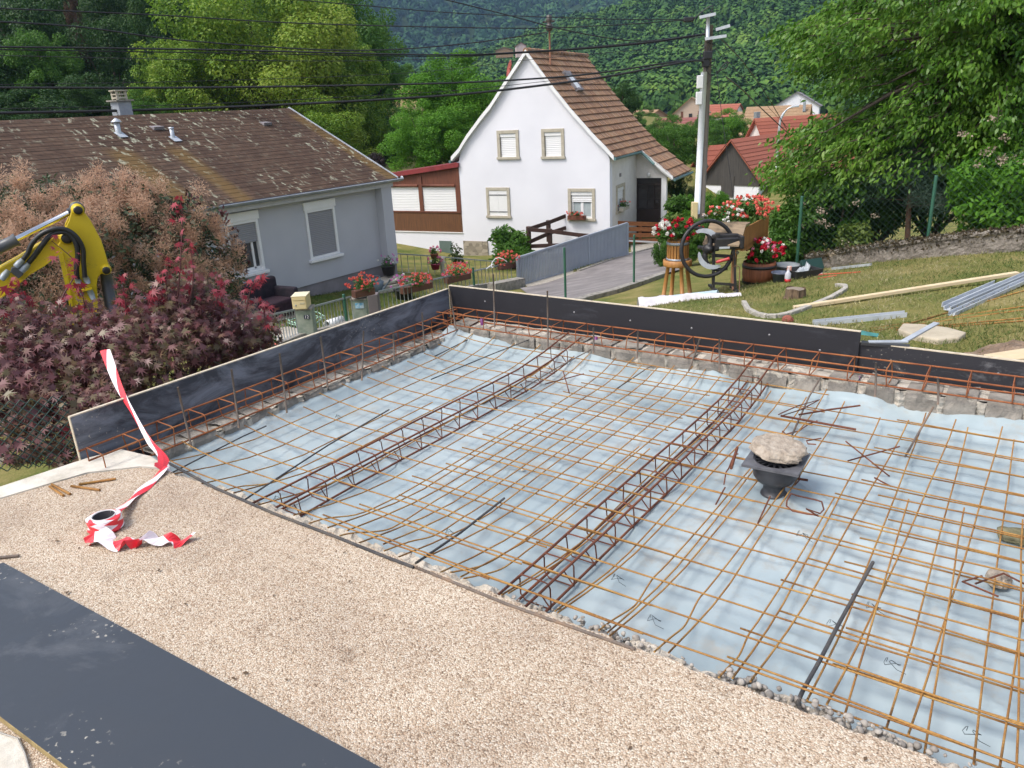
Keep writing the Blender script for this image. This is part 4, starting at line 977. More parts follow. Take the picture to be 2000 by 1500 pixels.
# catslide over the porch, only behind TE
cp = along_prof([(6.12,-.22), (6.75,-.72), (7.42,-1.24)], 4); tiles(tl, cp, TE-.05, D+.25, .215, 5)
ptri = MB()
tiles(tl, along_prof([(6.12,-.22), (6.75,-.72), (7.42,-1.24)], 4), T1-.25, TE-.05, .215, 9)
tl.build("roof_tiles", M_tile, house)
tl2 = MB(); tiles(tl2, along_prof(lprof, 14), -.12, D+.25, .43, 4); tl2.build("roof_tiles", M_tile, house)
rk = MB(); 
for i in range(16):
    c0 = HF.pt(3.02, 3.30, -.14+i*.40); c1 = HF.pt(3.02, 3.33, -.14+(i+1)*.40+.03); rk.tube([c0, c1], [.10,.085], 8)
rk.build("ridge_tiles", M_tile, house)
deck = MB()
for pr in (rprof + [], lprof):
    deck.prism([HF.pt(s, z-.03, -.05) for s, z in pr] + [HF.pt(s, z-.13, -.05) for s, z in reversed(pr)], HF.e2*(D+.25))
deck.prism([HF.pt(6.10,-.25,T1-.20), HF.pt(7.40,-1.28,T1-.20), HF.pt(7.38,-1.36,T1-.20), HF.pt(6.08,-.36,T1-.20)], HF.e2*(D+.4-T1))
deck.build("roof_deck", M_pvc, house)
for pr in (rprof, lprof):
    vg = MB()
    for (a, za), (b, zb) in zip(pr[:-1], pr[1:]):
        vg.prism([HF.pt(a, za+.05, -.155), HF.pt(b, zb+.05, -.155), HF.pt(b, zb-.11, -.155), HF.pt(a, za-.11, -.155)], HF.e2*.05)
    vg.build("bargeboard", M_pvc, house)
vg = MB()
vg.prism([HF.pt(6.12,-.18,T1-.24), HF.pt(7.42,-1.20,T1-.24), HF.pt(7.42,-1.33,T1-.24), HF.pt(6.12,-.33,T1-.24)], HF.e2*.04)
vg.build("bargeboard", M_pvc, house)
gt = MB(); M_gut = mat("green grey gutter", (.10,.19,.19), (.07,.14,.14), 5, .5)
gt.tube([HF.pt(6.18,-.30,-.15), HF.pt(6.18,-.31,T1-.3)], .055, 8); gt.tube([HF.pt(7.48,-1.34,T1-.25), HF.pt(7.48,-1.36,D+.3)], .055, 8); gt.tube([HF.pt(6.17,-.31,T1-.28), HF.pt(6.40,-.46,T1-.33), HF.pt(6.72,-.76,T1-.35)], .05, 8)
gt.tube([HF.pt(-.22,-.30,-.15), HF.pt(-.22,-.31,D)], .055, 8)
gt.build("gutter", M_gut, house)
# roof window, mast, aerial dish
def onroof_h(x, y):
    # second straight part of the right slope
    a, b = rprof[1], rprof[2]; n = unit(np.cross(HF.e2, HF.pt(b[0], b[1]) - HF.pt(a[0], a[1]))); return onplane(x, y, HF.pt(a[0], a[1]+.03), n), n, unit(HF.pt(b[0], b[1]) - HF.pt(a[0], a[1]))
(p0, nn, dn_), (p1, _, _) = onroof_h(1106,146), onroof_h(1128,178)
nn = nn if nn[2] > 0 else -nn; cen = (p0+p1)/2; ln = np.linalg.norm((p1-p0) @ dn_ * dn_)
f = MB(); 
for o, sz in ((HF.e2*.30, (ln,.07,.12)), (-HF.e2*.30, (ln,.07,.12)), (dn_*ln*.5, (.09,.67,.14)), (-dn_*ln*.5, (.16,.67,.12))): f.box(cen + o + nn*.06, sz, dn_, nn)
rwdo = f.build("roof_window", M_plinth, house)
MB().box(cen + nn*.085, (ln-.1,.54,.02), dn_, nn).build("pane", mat("white roof window blind", (.80,.82,.84), rough=.5), rwdo)
mp_, _, _ = onroof_h(1075,128); ms = MB(); ms.tube([mp_ - UP*.1, mp_ + UP*.75, mp_ + UP*1.50], .035, 8)
mso = ms.build("roof_mast", mat("rusty mast", (.25,.11,.06), (.17,.08,.05), 6, .8), house)
hd = MB(); hd.lathe(mp_ + UP*1.12, [(.04,0), (.11,.02), (.12,.2), (.06,.24), (.11,.30), (.09,.5), (.0,.52)], 12); hd.rod(mp_ + UP*1.42 - HF.e1*.24, mp_ + UP*1.42 + HF.e1*.2, .03); hd.build("insulator_head", mat("dark insulator", (.035,.03,.03), (.10,.08,.07), 9, .4), mso)
sd_ = HF.pt(*HF.px(995,134,1.2), 1.2); dsh = MB(); ax = unit(HF.e1*-.75 - HF.e2*.55 + UP*.25); dsh.lathe(sd_, [(0,-.05), (.12,-.042), (.24,-.012), (.30,.02), (.295,.028), (.2,-.005), (0,-.035)], 20, ax); dsh.rod(sd_, HF.pt(2.35, 2.4, 1.2), .02); dsh.build("satellite_dish", mat("red brown dish", (.33,.075,.055), rough=.5), house)
# porch
pw = MB(); PF = Frame(HF.pt(0,0,T1), HF.e1)
dl, dt = HF.px(1243,348,T1); dr_, db = HF.px(1291,432,T1); pl_, _ = HF.px(1292,348,T1); pr_, _ = HF.px(1302,348,T1)
PF.box(pw, W-.25, dl, HB, -.5, 0, .2)
pw.prism([PF.pt(dl, dt+.002), PF.pt(pr_, dt+.002), PF.pt(pr_, -1.08), PF.pt(6.2,-.36), PF.pt(dl,-.36)], PF.e2*.2)
for i in range(9):       # vertical boards of the porch gable
    s = dl + .13*i; zt_ = min(-.36, -.36 - (s-6.1)*.78) if s > 6.1 else -.36
    if zt_ - dt > .12: PF.box(pw, s, s+.012, dt+.01, zt_-.05, -.012, -.001)
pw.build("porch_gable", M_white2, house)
po = MB(); PF.box(po, pl_, pr_, HB, dt, 0, .18); po.build("porch_post", M_pvc, house)
do = MB(); PF.box(do, dl, pl_, HB, db+.45, .06, .10); PF.box(do, dl, dl+.05, db+.45, dt, .04, .10); PF.box(do, pl_-.05, pl_, db+.45, dt, .04, .10); PF.box(do, dl+.05, pl_-.05, dt-.27, dt-.22, .04, .10)
for s in (dl+.42, dl+.68): PF.box(do, s, s+.02, db+.45, dt-.27, .06, .09)
for z in (db+.85, db+1.2): PF.box(do, dl+.05, pl_-.05, z, z+.015, .065, .085)
doo = do.build("door", mat("dark brown door", (.028,.016,.013), rough=.5), house)
q = MB(); PF.box(q, dl+.05, pl_-.05, db+.45, dt, .085, .095); q.build("pane", mat("brown door glass", (.025,.022,.02), (.055,.05,.05), 1.5, .12), doo)
la = MB(); lp = PF.pt(*HF.px(1268,340,T1), -.06); la.lathe(lp, [(0,-.10), (.05,-.08), (.06,.0), (.03,.06), (0,.07)], 12).rod(lp + UP*.05, lp + PF.e2*.06 + UP*.07, .012); la.build("porch_lamp", M_pvc, house)
hn = MB(); q_ = RF.px(1211,357); RF.box(hn, 1.15, 1.30, -1.02, -.90, -.03, 0); hn.build("meter_box", M_plinth, house)
# the wing to the left: timber veranda over a white garage wall
vr = MB(); HF.box(vr, -3.6, -.002, HB-.5, -2.97, 0, .25); vr.build("wing_wall", M_white, house)
wg = MB(); HF.box(wg, -3.6, 0.06, -2.94, -2.17, .0, .10); 
wgo = wg.build("board_panel", mat("varnished boards", (.15,.062,.022), (.085,.035,.014), 5, .6, .3, 20, stretch=(14,14,.4)), house)
MB().para(HF.pt(-3.6,-2.968,-.04), HF.e1*3.66, HF.e2*.08, UP*.026).build("drip_edge", M_pvc, house)
fr_ = MB()
for s0, s1 in ((-3.6,-3.22), (-1.77,-1.60), (-.14,.06)): HF.box(fr_, s0, s1, -2.17, -.85 if s1 < 0 else -.45, -.02, .10)
HF.box(fr_, -3.6, .06, -2.20, -2.15, -.03, .02)
fr_.prism([HF.pt(-3.6,-1.14,.02), HF.pt(.06,-1.14,.02), HF.pt(.06,-.50,.02), HF.pt(-3.6,-.94,.02)], HF.e2*.08)
fr_.build("frame", M_rwood, house)
for s0, s1 in ((-3.22,-1.77), (-1.60,-.14)):
    q = MB(); HF.box(q, s0, s1, -2.15, -1.22, .02, .05); wsh = q.build("roller_shutter", M_shutw, house)
    q = MB(); q.rod(HF.pt(s0, -1.18, -.03), HF.pt(s1, -1.18, -.03), .055, 8); q.build("shutter_box", M_rwood, wsh)
rr_ = MB(); rr_.prism([HF.pt(-3.75,-.955,-.12), HF.pt(.10,-.50,-.12), HF.pt(.10,-.34,-.12), HF.pt(-3.75,-.79,-.12)], HF.e2*3.2); rr_.build("wing_roof", M_redsheet, house)
gd = MB(); a, b = HF.px(858,470), HF.px(887,540); HF.box(gd, a[0], b[0], HB, a[1], -.02, .05); gd.build("garage_door", mat("grey green door", (.105,.15,.135), (.09,.13,.115), 3, .6), house)
bs_ = MB(); a, b = HF.px(906,470), HF.px(948,560); HF.box(bs_, .06, 1.1, HB-.5, a[1], -.05, 0)
m, nt, N, L, P = nodes("rubble stone"); v_ = N.new("ShaderNodeTexVoronoi"); v_.inputs['Scale'].default_value = 5; L.new(coords(N, L, 'Object', (1,1,1.7)), v_.inputs[0]); se = N.new("ShaderNodeSeparateColor"); L.new(v_.outputs['Color'], se.inputs[0]); r_ = ramp(N, [(0,(.20,.17,.13)), (.5,(.30,.26,.20)), (1,(.38,.33,.26))]); L.new(se.outputs[0], r_.inputs[0]); L.new(r_.outputs[0], P.inputs[0]); P.inputs['Roughness'].default_value = .95; bump(N, L, P, v_.outputs['Distance'], -.8, .04)
bs_.build("stone_base", m, house)

# ---------------------------------------------------------------- barn and village
M_rtile = islandmat("red clay tiles", [(.30,.085,.050), (.36,.115,.07), (.27,.08,.05)], .85)
M_rtile2 = mat("faded tiles", (.33,.21,.12), (.25,.16,.09), 3, .9)
M_oldwood = mat("weathered boards", (.075,.068,.062), (.04,.037,.035), 3, .95, .3, 20, stretch=(9,9,.3))
def gabled(name, px, py, d, w, dep, hw, hr, yaw, label, wallm, roofm, courses=10, group=None, wins=(), uphalf=None, chim=False):
    b = at(px, py, d); t = thing(name, b, label, "house" if name != "barn" else "barn", group)
    f = Frame(b - A(math.cos(yaw), math.sin(yaw), 0)*w/2, (math.cos(yaw), math.sin(yaw))); z = b[2]
    mb = MB(); f.box(mb, 0, w, z-3, z+hw, 0, dep); 
    if uphalf is None: mb.prism([f.pt(0, z+hw), f.pt(w, z+hw), f.pt(w/2, z+hr-.1)], f.e2*dep)
    mb.build("wall", wallm, t)
    if uphalf is not None:
        g = MB(); g.prism([f.pt(-.02, z+hw*.75, -.05), f.pt(w+.02, z+hw*.75, -.05), f.pt(w+.02, z+hw, -.05), f.pt(w/2, z+hr-.1, -.05), f.pt(-.02, z+hw, -.05)], f.e2*(dep+.1)); g.build("gable_boards", uphalf, t)
    rf = MB(); ov = .35
    for sgn in (0, 1):
        e0 = f.pt(-ov if sgn == 0 else w+ov, z+hw-ov*(hr-hw)/(w/2), -ov); r0 = f.pt(w/2, z+hr, -ov)
        for i in range(courses):
            a = r0 + (e0-r0)*i/courses; c = r0 + (e0-r0)*((i+1)/courses + .02) + UP*.06
            rf.add([a, a + f.e2*(dep+2*ov), c + f.e2*(dep+2*ov), c, c - UP*.09, c + f.e2*(dep+2*ov) - UP*.09], [(0,1,2,3), (3,2,5,4)])
        rf.prism([r0 - UP*.02, e0 - UP*.02, e0 - UP*.14, r0 - UP*.14], f.e2*(dep+2*ov))
    rfo = rf.build("roof", roofm, t)
    if chim: MB().box(f.pt(w*.36, z+hr-.2, dep*.06), (.36,.36,1.3), f.e1).build("chimney", M_zinc, rfo)
    for s0, s1, z0, z1, mm_ in wins:
        q = MB(); f.box(q, s0, s1, z+z0, z+z1, -.09, .02); q.build("window" if z1-z0 < 1.8 else "door", mm_, t)
    return t
M_winb = mat("small dark window", (.03,.03,.035), rough=.2)
gabled("barn", 1424, 415, 60, 4.4, 8.0, 2.6, 5.2, R(-8), "old barn with weathered grey boards over a white base and red roof", M_white, M_rtile, 12, None, [(1.5,2.5,1.15,2.6,M_oldwood), (1.9,2.25,.45,.85,M_winb)], M_oldwood)
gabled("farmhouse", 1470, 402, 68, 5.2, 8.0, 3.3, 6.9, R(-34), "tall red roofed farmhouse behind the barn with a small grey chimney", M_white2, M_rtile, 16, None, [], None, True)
gabled("outbuilding", 1372, 385, 66, 3.6, 4.5, 1.6, 4.0, R(-30), "low red roofed outbuilding half hidden by the utility pole", M_oldwood, M_rtile, 8)
gabled("village_house", 1285, 250, 160, 6.5, 7, 1.6, 3.4, R(60), "small pinkish village house with hipped looking roof at the hill foot, left", mat("pink render", (.42,.27,.2)), M_rtile2, 6, "village houses")
gabled("village_house", 1349, 247, 150, 6.0, 7, 2.5, 5.0, R(20), "village house with a tan roof and a red timbered gable", mat("cream render", (.5,.38,.3)), M_rtile2, 6, "village houses", [(1.2,1.6,1.2,2.6,M_rwood), (4.2,4.6,1.2,2.6,M_rwood), (2.6,3.2,.9,2.2,M_winb)])
gabled("village_house", 1357, 268, 135, 9.0, 6, 1.0, 3.1, R(100), "village house with a broad dull red roof below the timbered one", M_white2, mat("dull red roof", (.24,.085,.07), (.19,.07,.06), 3, .9), 6, "village houses")
gabled("village_house", 1442, 236, 170, 10, 6, 1.2, 3.3, R(95), "village house showing only a red orange roof among trees", M_white2, M_rtile, 6, "village houses")
gabled("village_house", 1553, 232, 170, 8.5, 7, 2.4, 5.0, R(12), "white chalet with a dark gable under the street lamp", M_white, M_plinth, 5, "village houses", [(1.2,2.4,.6,1.6,M_winb), (3.2,4.4,.6,1.6,M_winb), (5.6,6.6,.6,1.6,M_winb)])
gabled("village_house", 1575, 275, 120, 12, 8, 1.5, 4.8, R(100), "long house with a faded tan tiled roof behind the street lamp", M_white2, M_rtile2, 9, "village houses", [], None, True)
gabled("village_house", 1490, 244, 150, 12, 5, .8, 2.4, R(98), "long low tan roof in front of the white chalet", M_white2, M_rtile2, 5, "village houses")
gabled("hill_house", 1018, 99, 420, 5.0, 5, 2.4, 3.8, R(40), "pale house with a red roof on the far hillside above the white house", mat("pale pink render", (.6,.45,.42)), M_rtile, 4, "houses on the far hill")
gabled("hill_house", 985, 100, 430, 9, 4, .6, 2.0, R(35), "long brownish roof left of the pale house on the far hillside", M_rtile2, M_rtile2, 4, "houses on the far hill")
gabled("hill_house", 709, 46, 600, 3.4, 4, 1.4, 2.4, R(40), "tiny pale house on the far hill above the dark tree", M_white, M_rtile2, 3, "houses on the far hill")
# ================================================================ FENCES
M_galv = mat("galvanised steel", (.34,.37,.39), (.24,.27,.29), 8, .5, metal=.4)
M_greenpost = mat("green painted post", (.025,.11,.065), (.02,.08,.05), 6, .5)
M_gate = mat("grey gate paint", (.30,.335,.39), (.27,.30,.355), 2, .5)
def picket(name, pts, label, nb, group=None, m=M_galv, hh=None, posts=()):
    """pts: list of (bottom point, top point)"""
    c = (pts[0][0] + pts[-1][0])/2; t = thing(name, c, label, "fence", group)
    n = 0
    for (b0, t0), (b1, t1) in zip(pts[:-1], pts[1:]):
        rl = MB(); rl.bar(t0, t1, .025, .035); rl.build("top_rail", m, t)
        lo0, lo1 = b0 + (t0-b0)*.08, b1 + (t1-b1)*.08; rl = MB(); rl.bar(lo0, lo1, .022, .03); rl.build("bottom_rail", m, t)
        k = max(2, int(nb*np.linalg.norm(t1-t0)))
        for i in range(k+1):
            u = i/k; q = MB(); q.rod(lo0 + (lo1-lo0)*u, t0 + (t1-t0)*u, .010, 6); q.build("baluster", m, t)
    return t
def fp(xt, yt, xb, yb, d): b = at(xb, yb, d); tp = at(xt, yt, d); return (b, A(b[0], b[1], tp[2]))
def vert(x, ytop, d, ybot):
    b = at(x, ybot, d); z = at(x, ytop, d)[2]; return (A(b[0], b[1], b[2]), A(b[0], b[1], z))
DL = lambda x: 13.2 + (x-517)*(22.4-13.2)/(985-517)
F1 = [vert(480,628,DL(480),702), vert(517,619,DL(517),688), vert(585,604,DL(585),672)]
picket("picket_fence", F1, "grey metal picket fence left of the mailbox pillar", 8.5, "grey metal picket fences")
F2 = [vert(621,598,DL(621),662), vert(676,583,DL(676),645), vert(693,579,DL(693),642)]
picket("picket_fence", F2, "grey metal picket gate section between the two green stained pillars", 7.5, "grey metal picket fences")
F3 = [vert(746,569,DL(746),626), vert(881,539,DL(881),592), vert(926,531,DL(926),580)]
picket("picket_fence", F3, "grey metal picket fence running from the grey pillar past the flower boxes", 6, "grey metal picket fences")
F4 = [vert(929,529,DL(929),580), vert(984,517,DL(984),562), vert(1000,514,DL(1000),557)]
picket("picket_fence", F4, "grey metal picket fence between green post and the sliding gate", 6, "grey metal picket fences")
F5 = [(at(770,537,24.2), at(757,494,24.2)), (at(850,534,24.6), at(846,499,24.6)), (at(1010,540,25.6), at(1000,512,25.6))]
F5 = [vert(760,494,24.2,536), vert(850,500,24.6,537), vert(1005,514,25.6,545)]
picket("picket_fence", F5, "grey metal railing in front of the white garage wall", 5, "grey metal picket fences")
def post(x, yt, yb, d, label, r=.028, m=M_greenpost):
    b, tp = vert(x, yt, d, yb); MB().lathe(b - UP*.2, [(r,0), (r, tp[2]-b[2]+.2), (r*.9, tp[2]-b[2]+.215), (0, tp[2]-b[2]+.217)], 10).build("fence_post", m, label=label, cat="fence post", group="green fence posts")
post(679,575,640,DL(680),"green post between the mailbox pillar and the flower pillar", .032)
post(928,523,585,DL(926),"green post in the picket fence by the hanging flower boxes", .032)
post(1105,485,598,12.4,"thin green post in front of the grey gate", .020)
post(1238,460,560,14.0,"thin green post at the end of the grey gate", .020)
kb = MB(); P = [drop(at(x, y, DL(x)+.05)) for x, y in ((470,706),(585,676),(746,632),(926,585),(1000,562))]
for a, b in zip(P[:-1], P[1:]): kb.bar(a, b, .16, .24)
kb.build("low_wall", M_kerb, label="low concrete base wall under the grey picket fence", cat="low wall")
# pillars
M_pil = mat("green stained concrete", (.25,.29,.235), (.14,.185,.145), 5, .95, .5, 40, c3=(.36,.37,.31))
def pillar(x0, x1, yt, yb, d, label, dep=.30):
    b, tp = vert((x0+x1)/2, yt, d, yb); w = (x1-x0)/F*d*1.02; ang = .55
    t = thing("gate_pillar", b, label, "pillar", "stained concrete pillars"); h = tp[2]-b[2]
    e = unit(A(.80,.60,0)); MB().box(b + UP*(h/2-.3), (w*.80, dep, h+.6), e).build("shaft", M_pil, t, bevel=.015)
    MB().box(b + UP*(h+.016), (w*.84, dep+.03, .03), e).build("cap", M_kerb, t); return t, b, h, e, w
t, b, h, e, w = pillar(587, 627, 601, 690, DL(600), "green stained concrete pillar carrying the cream mailbox, with a house number")
n_ = A(e[1], -e[0], 0)
pn = MB(); pc = b + n_*.158 + e*.06 + UP*(h-.13); pn.box(pc, (.10,.008,.075), e); pno = pn.build("number_plate", mat("navy enamel plate", (.015,.02,.06), rough=.3), t)
fc = bpy.data.curves.new("number", 'FONT'); fc.body = "12"; fc.size = .085; fc.align_x = 'CENTER'; fc.align_y = 'CENTER'; fc.extrude = .002
fo = bpy.data.objects.new("number", fc); scene.collection.objects.link(fo); fo.parent = pno; fc.materials.append(M_pvc)
fo.matrix_local = Matrix.Translation(pc + n_*.0065 - origin_of(pno)) @ Matrix([(e[0], 0, n_[0]), (e[1], 0, n_[1]), (0, 1, 0)]).to_4x4()
# mailbox
M_mail = mat("cream mailbox", (.66,.54,.30), (.62,.50,.27), 3, .4); M_mailt = M_mail
mc = b + UP*(h+.03) + n_*.02 - e*.03; t = thing("mailbox", mc, "cream metal mailbox on the stained pillar", "mailbox")
MB().box(mc + UP*.125, (.27,.36,.245), e).build("body", M_mail, t, bevel=.008)
MB().box(mc + UP*.252, (.285,.375,.014), e).build("lid", mat("pale cream lid", (.78,.70,.50), rough=.35), t, bevel=.004)
dm = MB(); dm.box(mc + n_*.184 + UP*.09, (.235,.008,.145), e); dmo = dm.build("door", M_mail, t)
MB().box(mc + n_*.186 + UP*.205, (.235,.012,.045), e).build("letter_flap", M_mail, t)
MB().box(mc + n_*.190 + UP*.118 + e*.055, (.085,.004,.035), e).build("name_plate", mat("name plate", (.5,.45,.3)), dmo)
MB().lathe(mc + n_*.187 + UP*.085 - e*.07, [(.016,0), (.016,.008), (0,.009)], 10, n_).build("lock", M_galv, dmo)
t, b2, h2, e, w2 = pillar(692, 728, 583, 660, DL(706), "green stained concrete pillar under the overflowing flower box", .24)
q = MB(); q.box(b2 + n_*.13 + e*.02 + UP*(h2-.12), (.19,.006,.12), e); sg = q.build("sign", mat("blue white enamel sign", (.12,.36,.55), (.6,.68,.7), 12, .35), t)
gp_, gh = vert(737,572,DL(740),650); MB().box(gp_ + UP*((gh[2]-gp_[2])/2-.2), (.24,.26,gh[2]-gp_[2]+.4), e).build("grey_pillar", mat("grey brown pillar", (.16,.14,.145), rough=.8), label="smooth grey brown pillar right of the flower pillar", cat="pillar", bevel=.02)
gs_, gsh = vert(1000,553,21.4,585); wb_ = MB(); wb_.bar(at(960,575,20.8), at(1018,563,21.8), .30, .62); wb_.build("gate_wall", M_kerb, label="short grey concrete wall end in front of the gate", cat="low wall")
# sliding gate: vertical slats between rails
gL, gR = vert(1013,504,22.4,560), vert(1225,436,25.9,499)
t = thing("sliding_gate", (gL[0]+gR[0])/2, "long grey slatted sliding gate beside the driveway", "gate")
tp = MB(); tp.bar(gL[1], gR[1], .06, .07); tp.build("top_rail", M_gate, t, bevel=.008)
lo = MB(); a, b = gL[0]+(gL[1]-gL[0])*.03, gR[0]+(gR[1]-gR[0])*.03; lo.bar(a, b, .05, .06); lo.build("bottom_rail", M_gate, t)
for u in (0, .62, 1.0): MB().bar(gL[0]+(gR[0]-gL[0])*u, gL[1]+(gR[1]-gL[1])*u, .07, .07, gR[0]-gL[0]).build("stile", M_gate, t)
n = 74; e_ = unit(gR[0]-gL[0]); sp_ = np.linalg.norm(gR[0]-gL[0])/n
for i in range(n):
    u = (i+.5)/n; lo_ = a+(b-a)*u; hi = gL[1]+(gR[1]-gL[1])*u; q = MB(); wq = sp_*(.66 if u < .42 else .84); q.box((lo_+hi)/2, (wq, .02, hi[2]-lo_[2]-.04), A(e_[0], e_[1], 0)); q.build("slat", M_gate, t)
MB().box(gL[0]+(gR[0]-gL[0])*.62 + UP*-.06, (.14,.12,.12)).build("wheel_block", M_plinth, t)
# timber handrails: dark brown ramp rail by the white house, orange plank fence by the porch
def rail_fence(name, pts, levels, m, label, pw=.12, lw=(.05,.13)):
    t = thing(name, (pts[0][0]+pts[-1][0])/2, label, "fence")
    for b, tp in pts: MB().bar(b, tp + UP*.0, pw, pw, A(1,0,0)).build("post", m, t)
    for (b0, t0), (b1, t1) in zip(pts[:-1], pts[1:]):
        off = unit(np.cross(b1-b0, UP))*(pw/2+lw[0]/2+.003)
        for l in levels: MB().bar(b0+(t0-b0)*l+off, b1+(t1-b1)*l+off, lw[0], lw[1]).build("rail", m, t)
    return t
rail_fence("timber_railing", [vert(1034,442,27.2,492), vert(1072,430,27.8,472), vert(1109,415,28.4,462)], (.92,.42), M_bwood, "dark brown timber railing climbing to the right in front of the white house")
rail_fence("timber_railing", [vert(1034,443,27.0,496), vert(1075,447,26.9,492), vert(1134,456,26.8,486), vert(1185,460,26.8,482)], (.92,.30), M_bwood, "dark brown timber railing sloping down behind the grey gate")
rail_fence("plank_fence", [vert(1196,432,28.6,480), vert(1250,434,28.9,478), vert(1320,437,29.4,474)], (.94,.70,.44,.18), M_owood, "orange brown plank fence in front of the porch door", .09, (.03,.15))
bt = MB(); bt.bar(vert(1225,470,28.4,470)[0], vert(1300,474,29.2,474)[0], .1, .05); bt.build("white_kerb", M_pvc, label="white edging strip under the orange brown plank fence", cat="edging")
# chain link fence at the left, beyond the terrace
M_link = mat("green chain link wire", (.030,.075,.062), (.02,.05,.04), 6, .6)
def chain(label, b0, b1, h, cell, m=M_link, r=.0028, posts=True, top=True):
    b0, b1 = A(*b0), A(*b1); L_ = np.linalg.norm((b1-b0)[:2]); e = (b1-b0)/L_; t = thing("chain_link_fence", (b0+b1)/2, label, "fence")
    mb = MB(); n = int((L_+h)/cell)
    for s in (-1, 1):
        for i in range(-int(h/cell)-1 if s > 0 else 0, n+1):
            x0 = i*cell; xa, za, xb, zb = (x0, 0, x0+h, h) if s > 0 else (x0, 0, x0-h, h)
            if s > 0:
                if xa < 0: za, xa = -xa, 0
                if xb > L_: zb, xb = zb-(xb-L_), L_
            else:
                if xa > L_: za, xa = xa-L_, L_
                if xb < 0: zb, xb = zb+xb, 0
            if zb - za > .02: mb.tube([b0+e*xa+UP*za + e*0, b0+e*xb+UP*zb], r, 4, False)
    mb.build("wire_mesh", m, t)
    if top: MB().tube([b0+UP*h, b0+(b1-b0)*.5+UP*(h-.01), b1+UP*h], r*1.6, 5).build("top_wire", M_galv, t)
    if posts:
        for b in (b0, b1): MB().rod(b - UP*.3, b + UP*(h+.05), .02, 8).build("post", m, t)
    return t
chain("dark green chain link fence below the red maple at the left edge", tuple(at(-160,945,4.85)), tuple(at(160,900,4.70)), .40, .05, M_link, .0028, False, False)

# ================================================================ FLOWERS
M_gerl = leafmat("geranium leaves", [(.025,.075,.012), (.055,.13,.02), (.09,.17,.035)], .25, .5, 6)
def petalmat(name, cols): return leafmat(name, cols, .25, .55, 9)
M_coral = petalmat("coral petals", [(.55,.05,.05), (.78,.16,.12), (.85,.26,.20)])
M_pink = petalmat("pink petals", [(.60,.10,.22), (.75,.22,.36), (.80,.45,.52)])
M_red = petalmat("red petals", [(.35,.006,.02), (.55,.012,.035), (.66,.03,.06)])
M_whitep = petalmat("white petals", [(.70,.68,.62), (.80,.79,.75)])
M_mag = petalmat("magenta petals", [(.60,.10,.45), (.75,.30,.62)])
M_terr = mat("terracotta", (.30,.11,.06), (.24,.09,.05), 6, .8); M_blackp = mat("black plastic pot", (.02,.02,.022), rough=.5)
M_planter = mat("brown flower box", (.13,.055,.04), (.10,.045,.03), 5, .6)
def flowers(parent, c, r3, nl, lsz, blooms, nh, hsz, seed, hang=.25):
    rng = np.random.default_rng(seed); c = A(*c); r3 = A(*r3)
    cl = ball_clumps(rng, 16, c, r3*.82, (.28,.45), .3)
    arrays("leaves", clump_leaves(rng, cl, nl, lsz, LEAF, .3, .1, .6), 6, M_gerl, parent)
    for m, frac in blooms:
        k = int(nh*frac); d = rng.normal(size=(k, 3)); d[:, 2] = np.abs(d[:, 2])*.9 - hang; d /= np.linalg.norm(d, axis=1, keepdims=True)
        hc = c + d*r3*(.86+.24*rng.random((k, 1))); npt = 22
        dd = rng.normal(size=(k, npt, 3)); dd /= np.linalg.norm(dd, axis=2, keepdims=True)
        C = (hc[:, None, :] + dd*hsz*.75*(.5+.5*rng.random((k, npt, 1)))).reshape(-1, 3); Nn = dd.reshape(-1, 3) + rng.normal(size=(k*npt, 3))*.4
        arrays("blossoms", leafpolys(C, rng.normal(size=(k*npt, 3)), Nn, hsz*.62, PETAL), 4, m, parent)
def flower_box(px, py, d, label, w, blooms, seed, bw=.7, nh=42, box=M_planter, name="flower_box", hs=.035, ls=.05, rz=.24, yaw=None, boxh=.16):
    c = at(px, py, d); t = thing(name, c - UP*.2, label, "flower box" if name == "flower_box" else "flower pot", "flower boxes on the fence" if name == "flower_box" else None)
    e = unit(A(.25,.97,0)) if yaw is None else unit(A(*yaw, 0))
    if box is not None:
        q = MB(); 
        q.box(c - UP*.17, (bw, .17, boxh), e); q.build("box", box, t, bevel=.01)
    flowers(t, c, (w*abs(e[0])+.22, w*abs(e[1])*.6+.22, rz), 420, ls, blooms, nh, hs, seed); return t
flower_box(708,556,DL(708)-.1,"coral geraniums overflowing the flower box on the stained pillar", .28, [(M_coral,1)], 1, .5, 62, M_planter, hs=.030, rz=.25)
flower_box(812,549,DL(812),"long box of coral geraniums on the picket fence, left one of the fence boxes", .42, [(M_coral,.85),(M_pink,.15)], 2, .9, 58, hs=.034, rz=.20)
flower_box(893,531,DL(893),"box of coral and pink geraniums on the picket fence left of the green post", .40, [(M_coral,.8),(M_pink,.2)], 3, .8, 62, hs=.036, rz=.25)
flower_box(992,507,DL(985),"box of coral red geraniums where the picket fence meets the sliding gate", .36, [(M_coral,1)], 4, .7, 56, hs=.038, rz=.26)
def pot(px, py, d, label, r_, h_, m, blooms, seed, fr=.3, nh=20, hs=.03, ls=.05):
    c = at(px, py, d); t = thing("flower_pot", c, label, "flower pot")
    MB().lathe(c, [(0,0), (r_*.75,0), (r_,h_), (r_*1.05,h_), (r_*1.05,h_*1.08), (r_*.9,h_*1.08), (r_*.85,h_*.9), (0,h_*.9)], 16).build("pot", m, t)
    flowers(t, c + UP*(h_+fr*.5), (fr, fr, fr*.75), 260, ls, blooms, nh, hs, seed); return t
pot(760,537,20.8,"black pot of pink and white flowers at the bungalow corner", .19, .24, M_blackp, [(M_whitep,.35),(M_mag,.65)], 5, .28, 18)
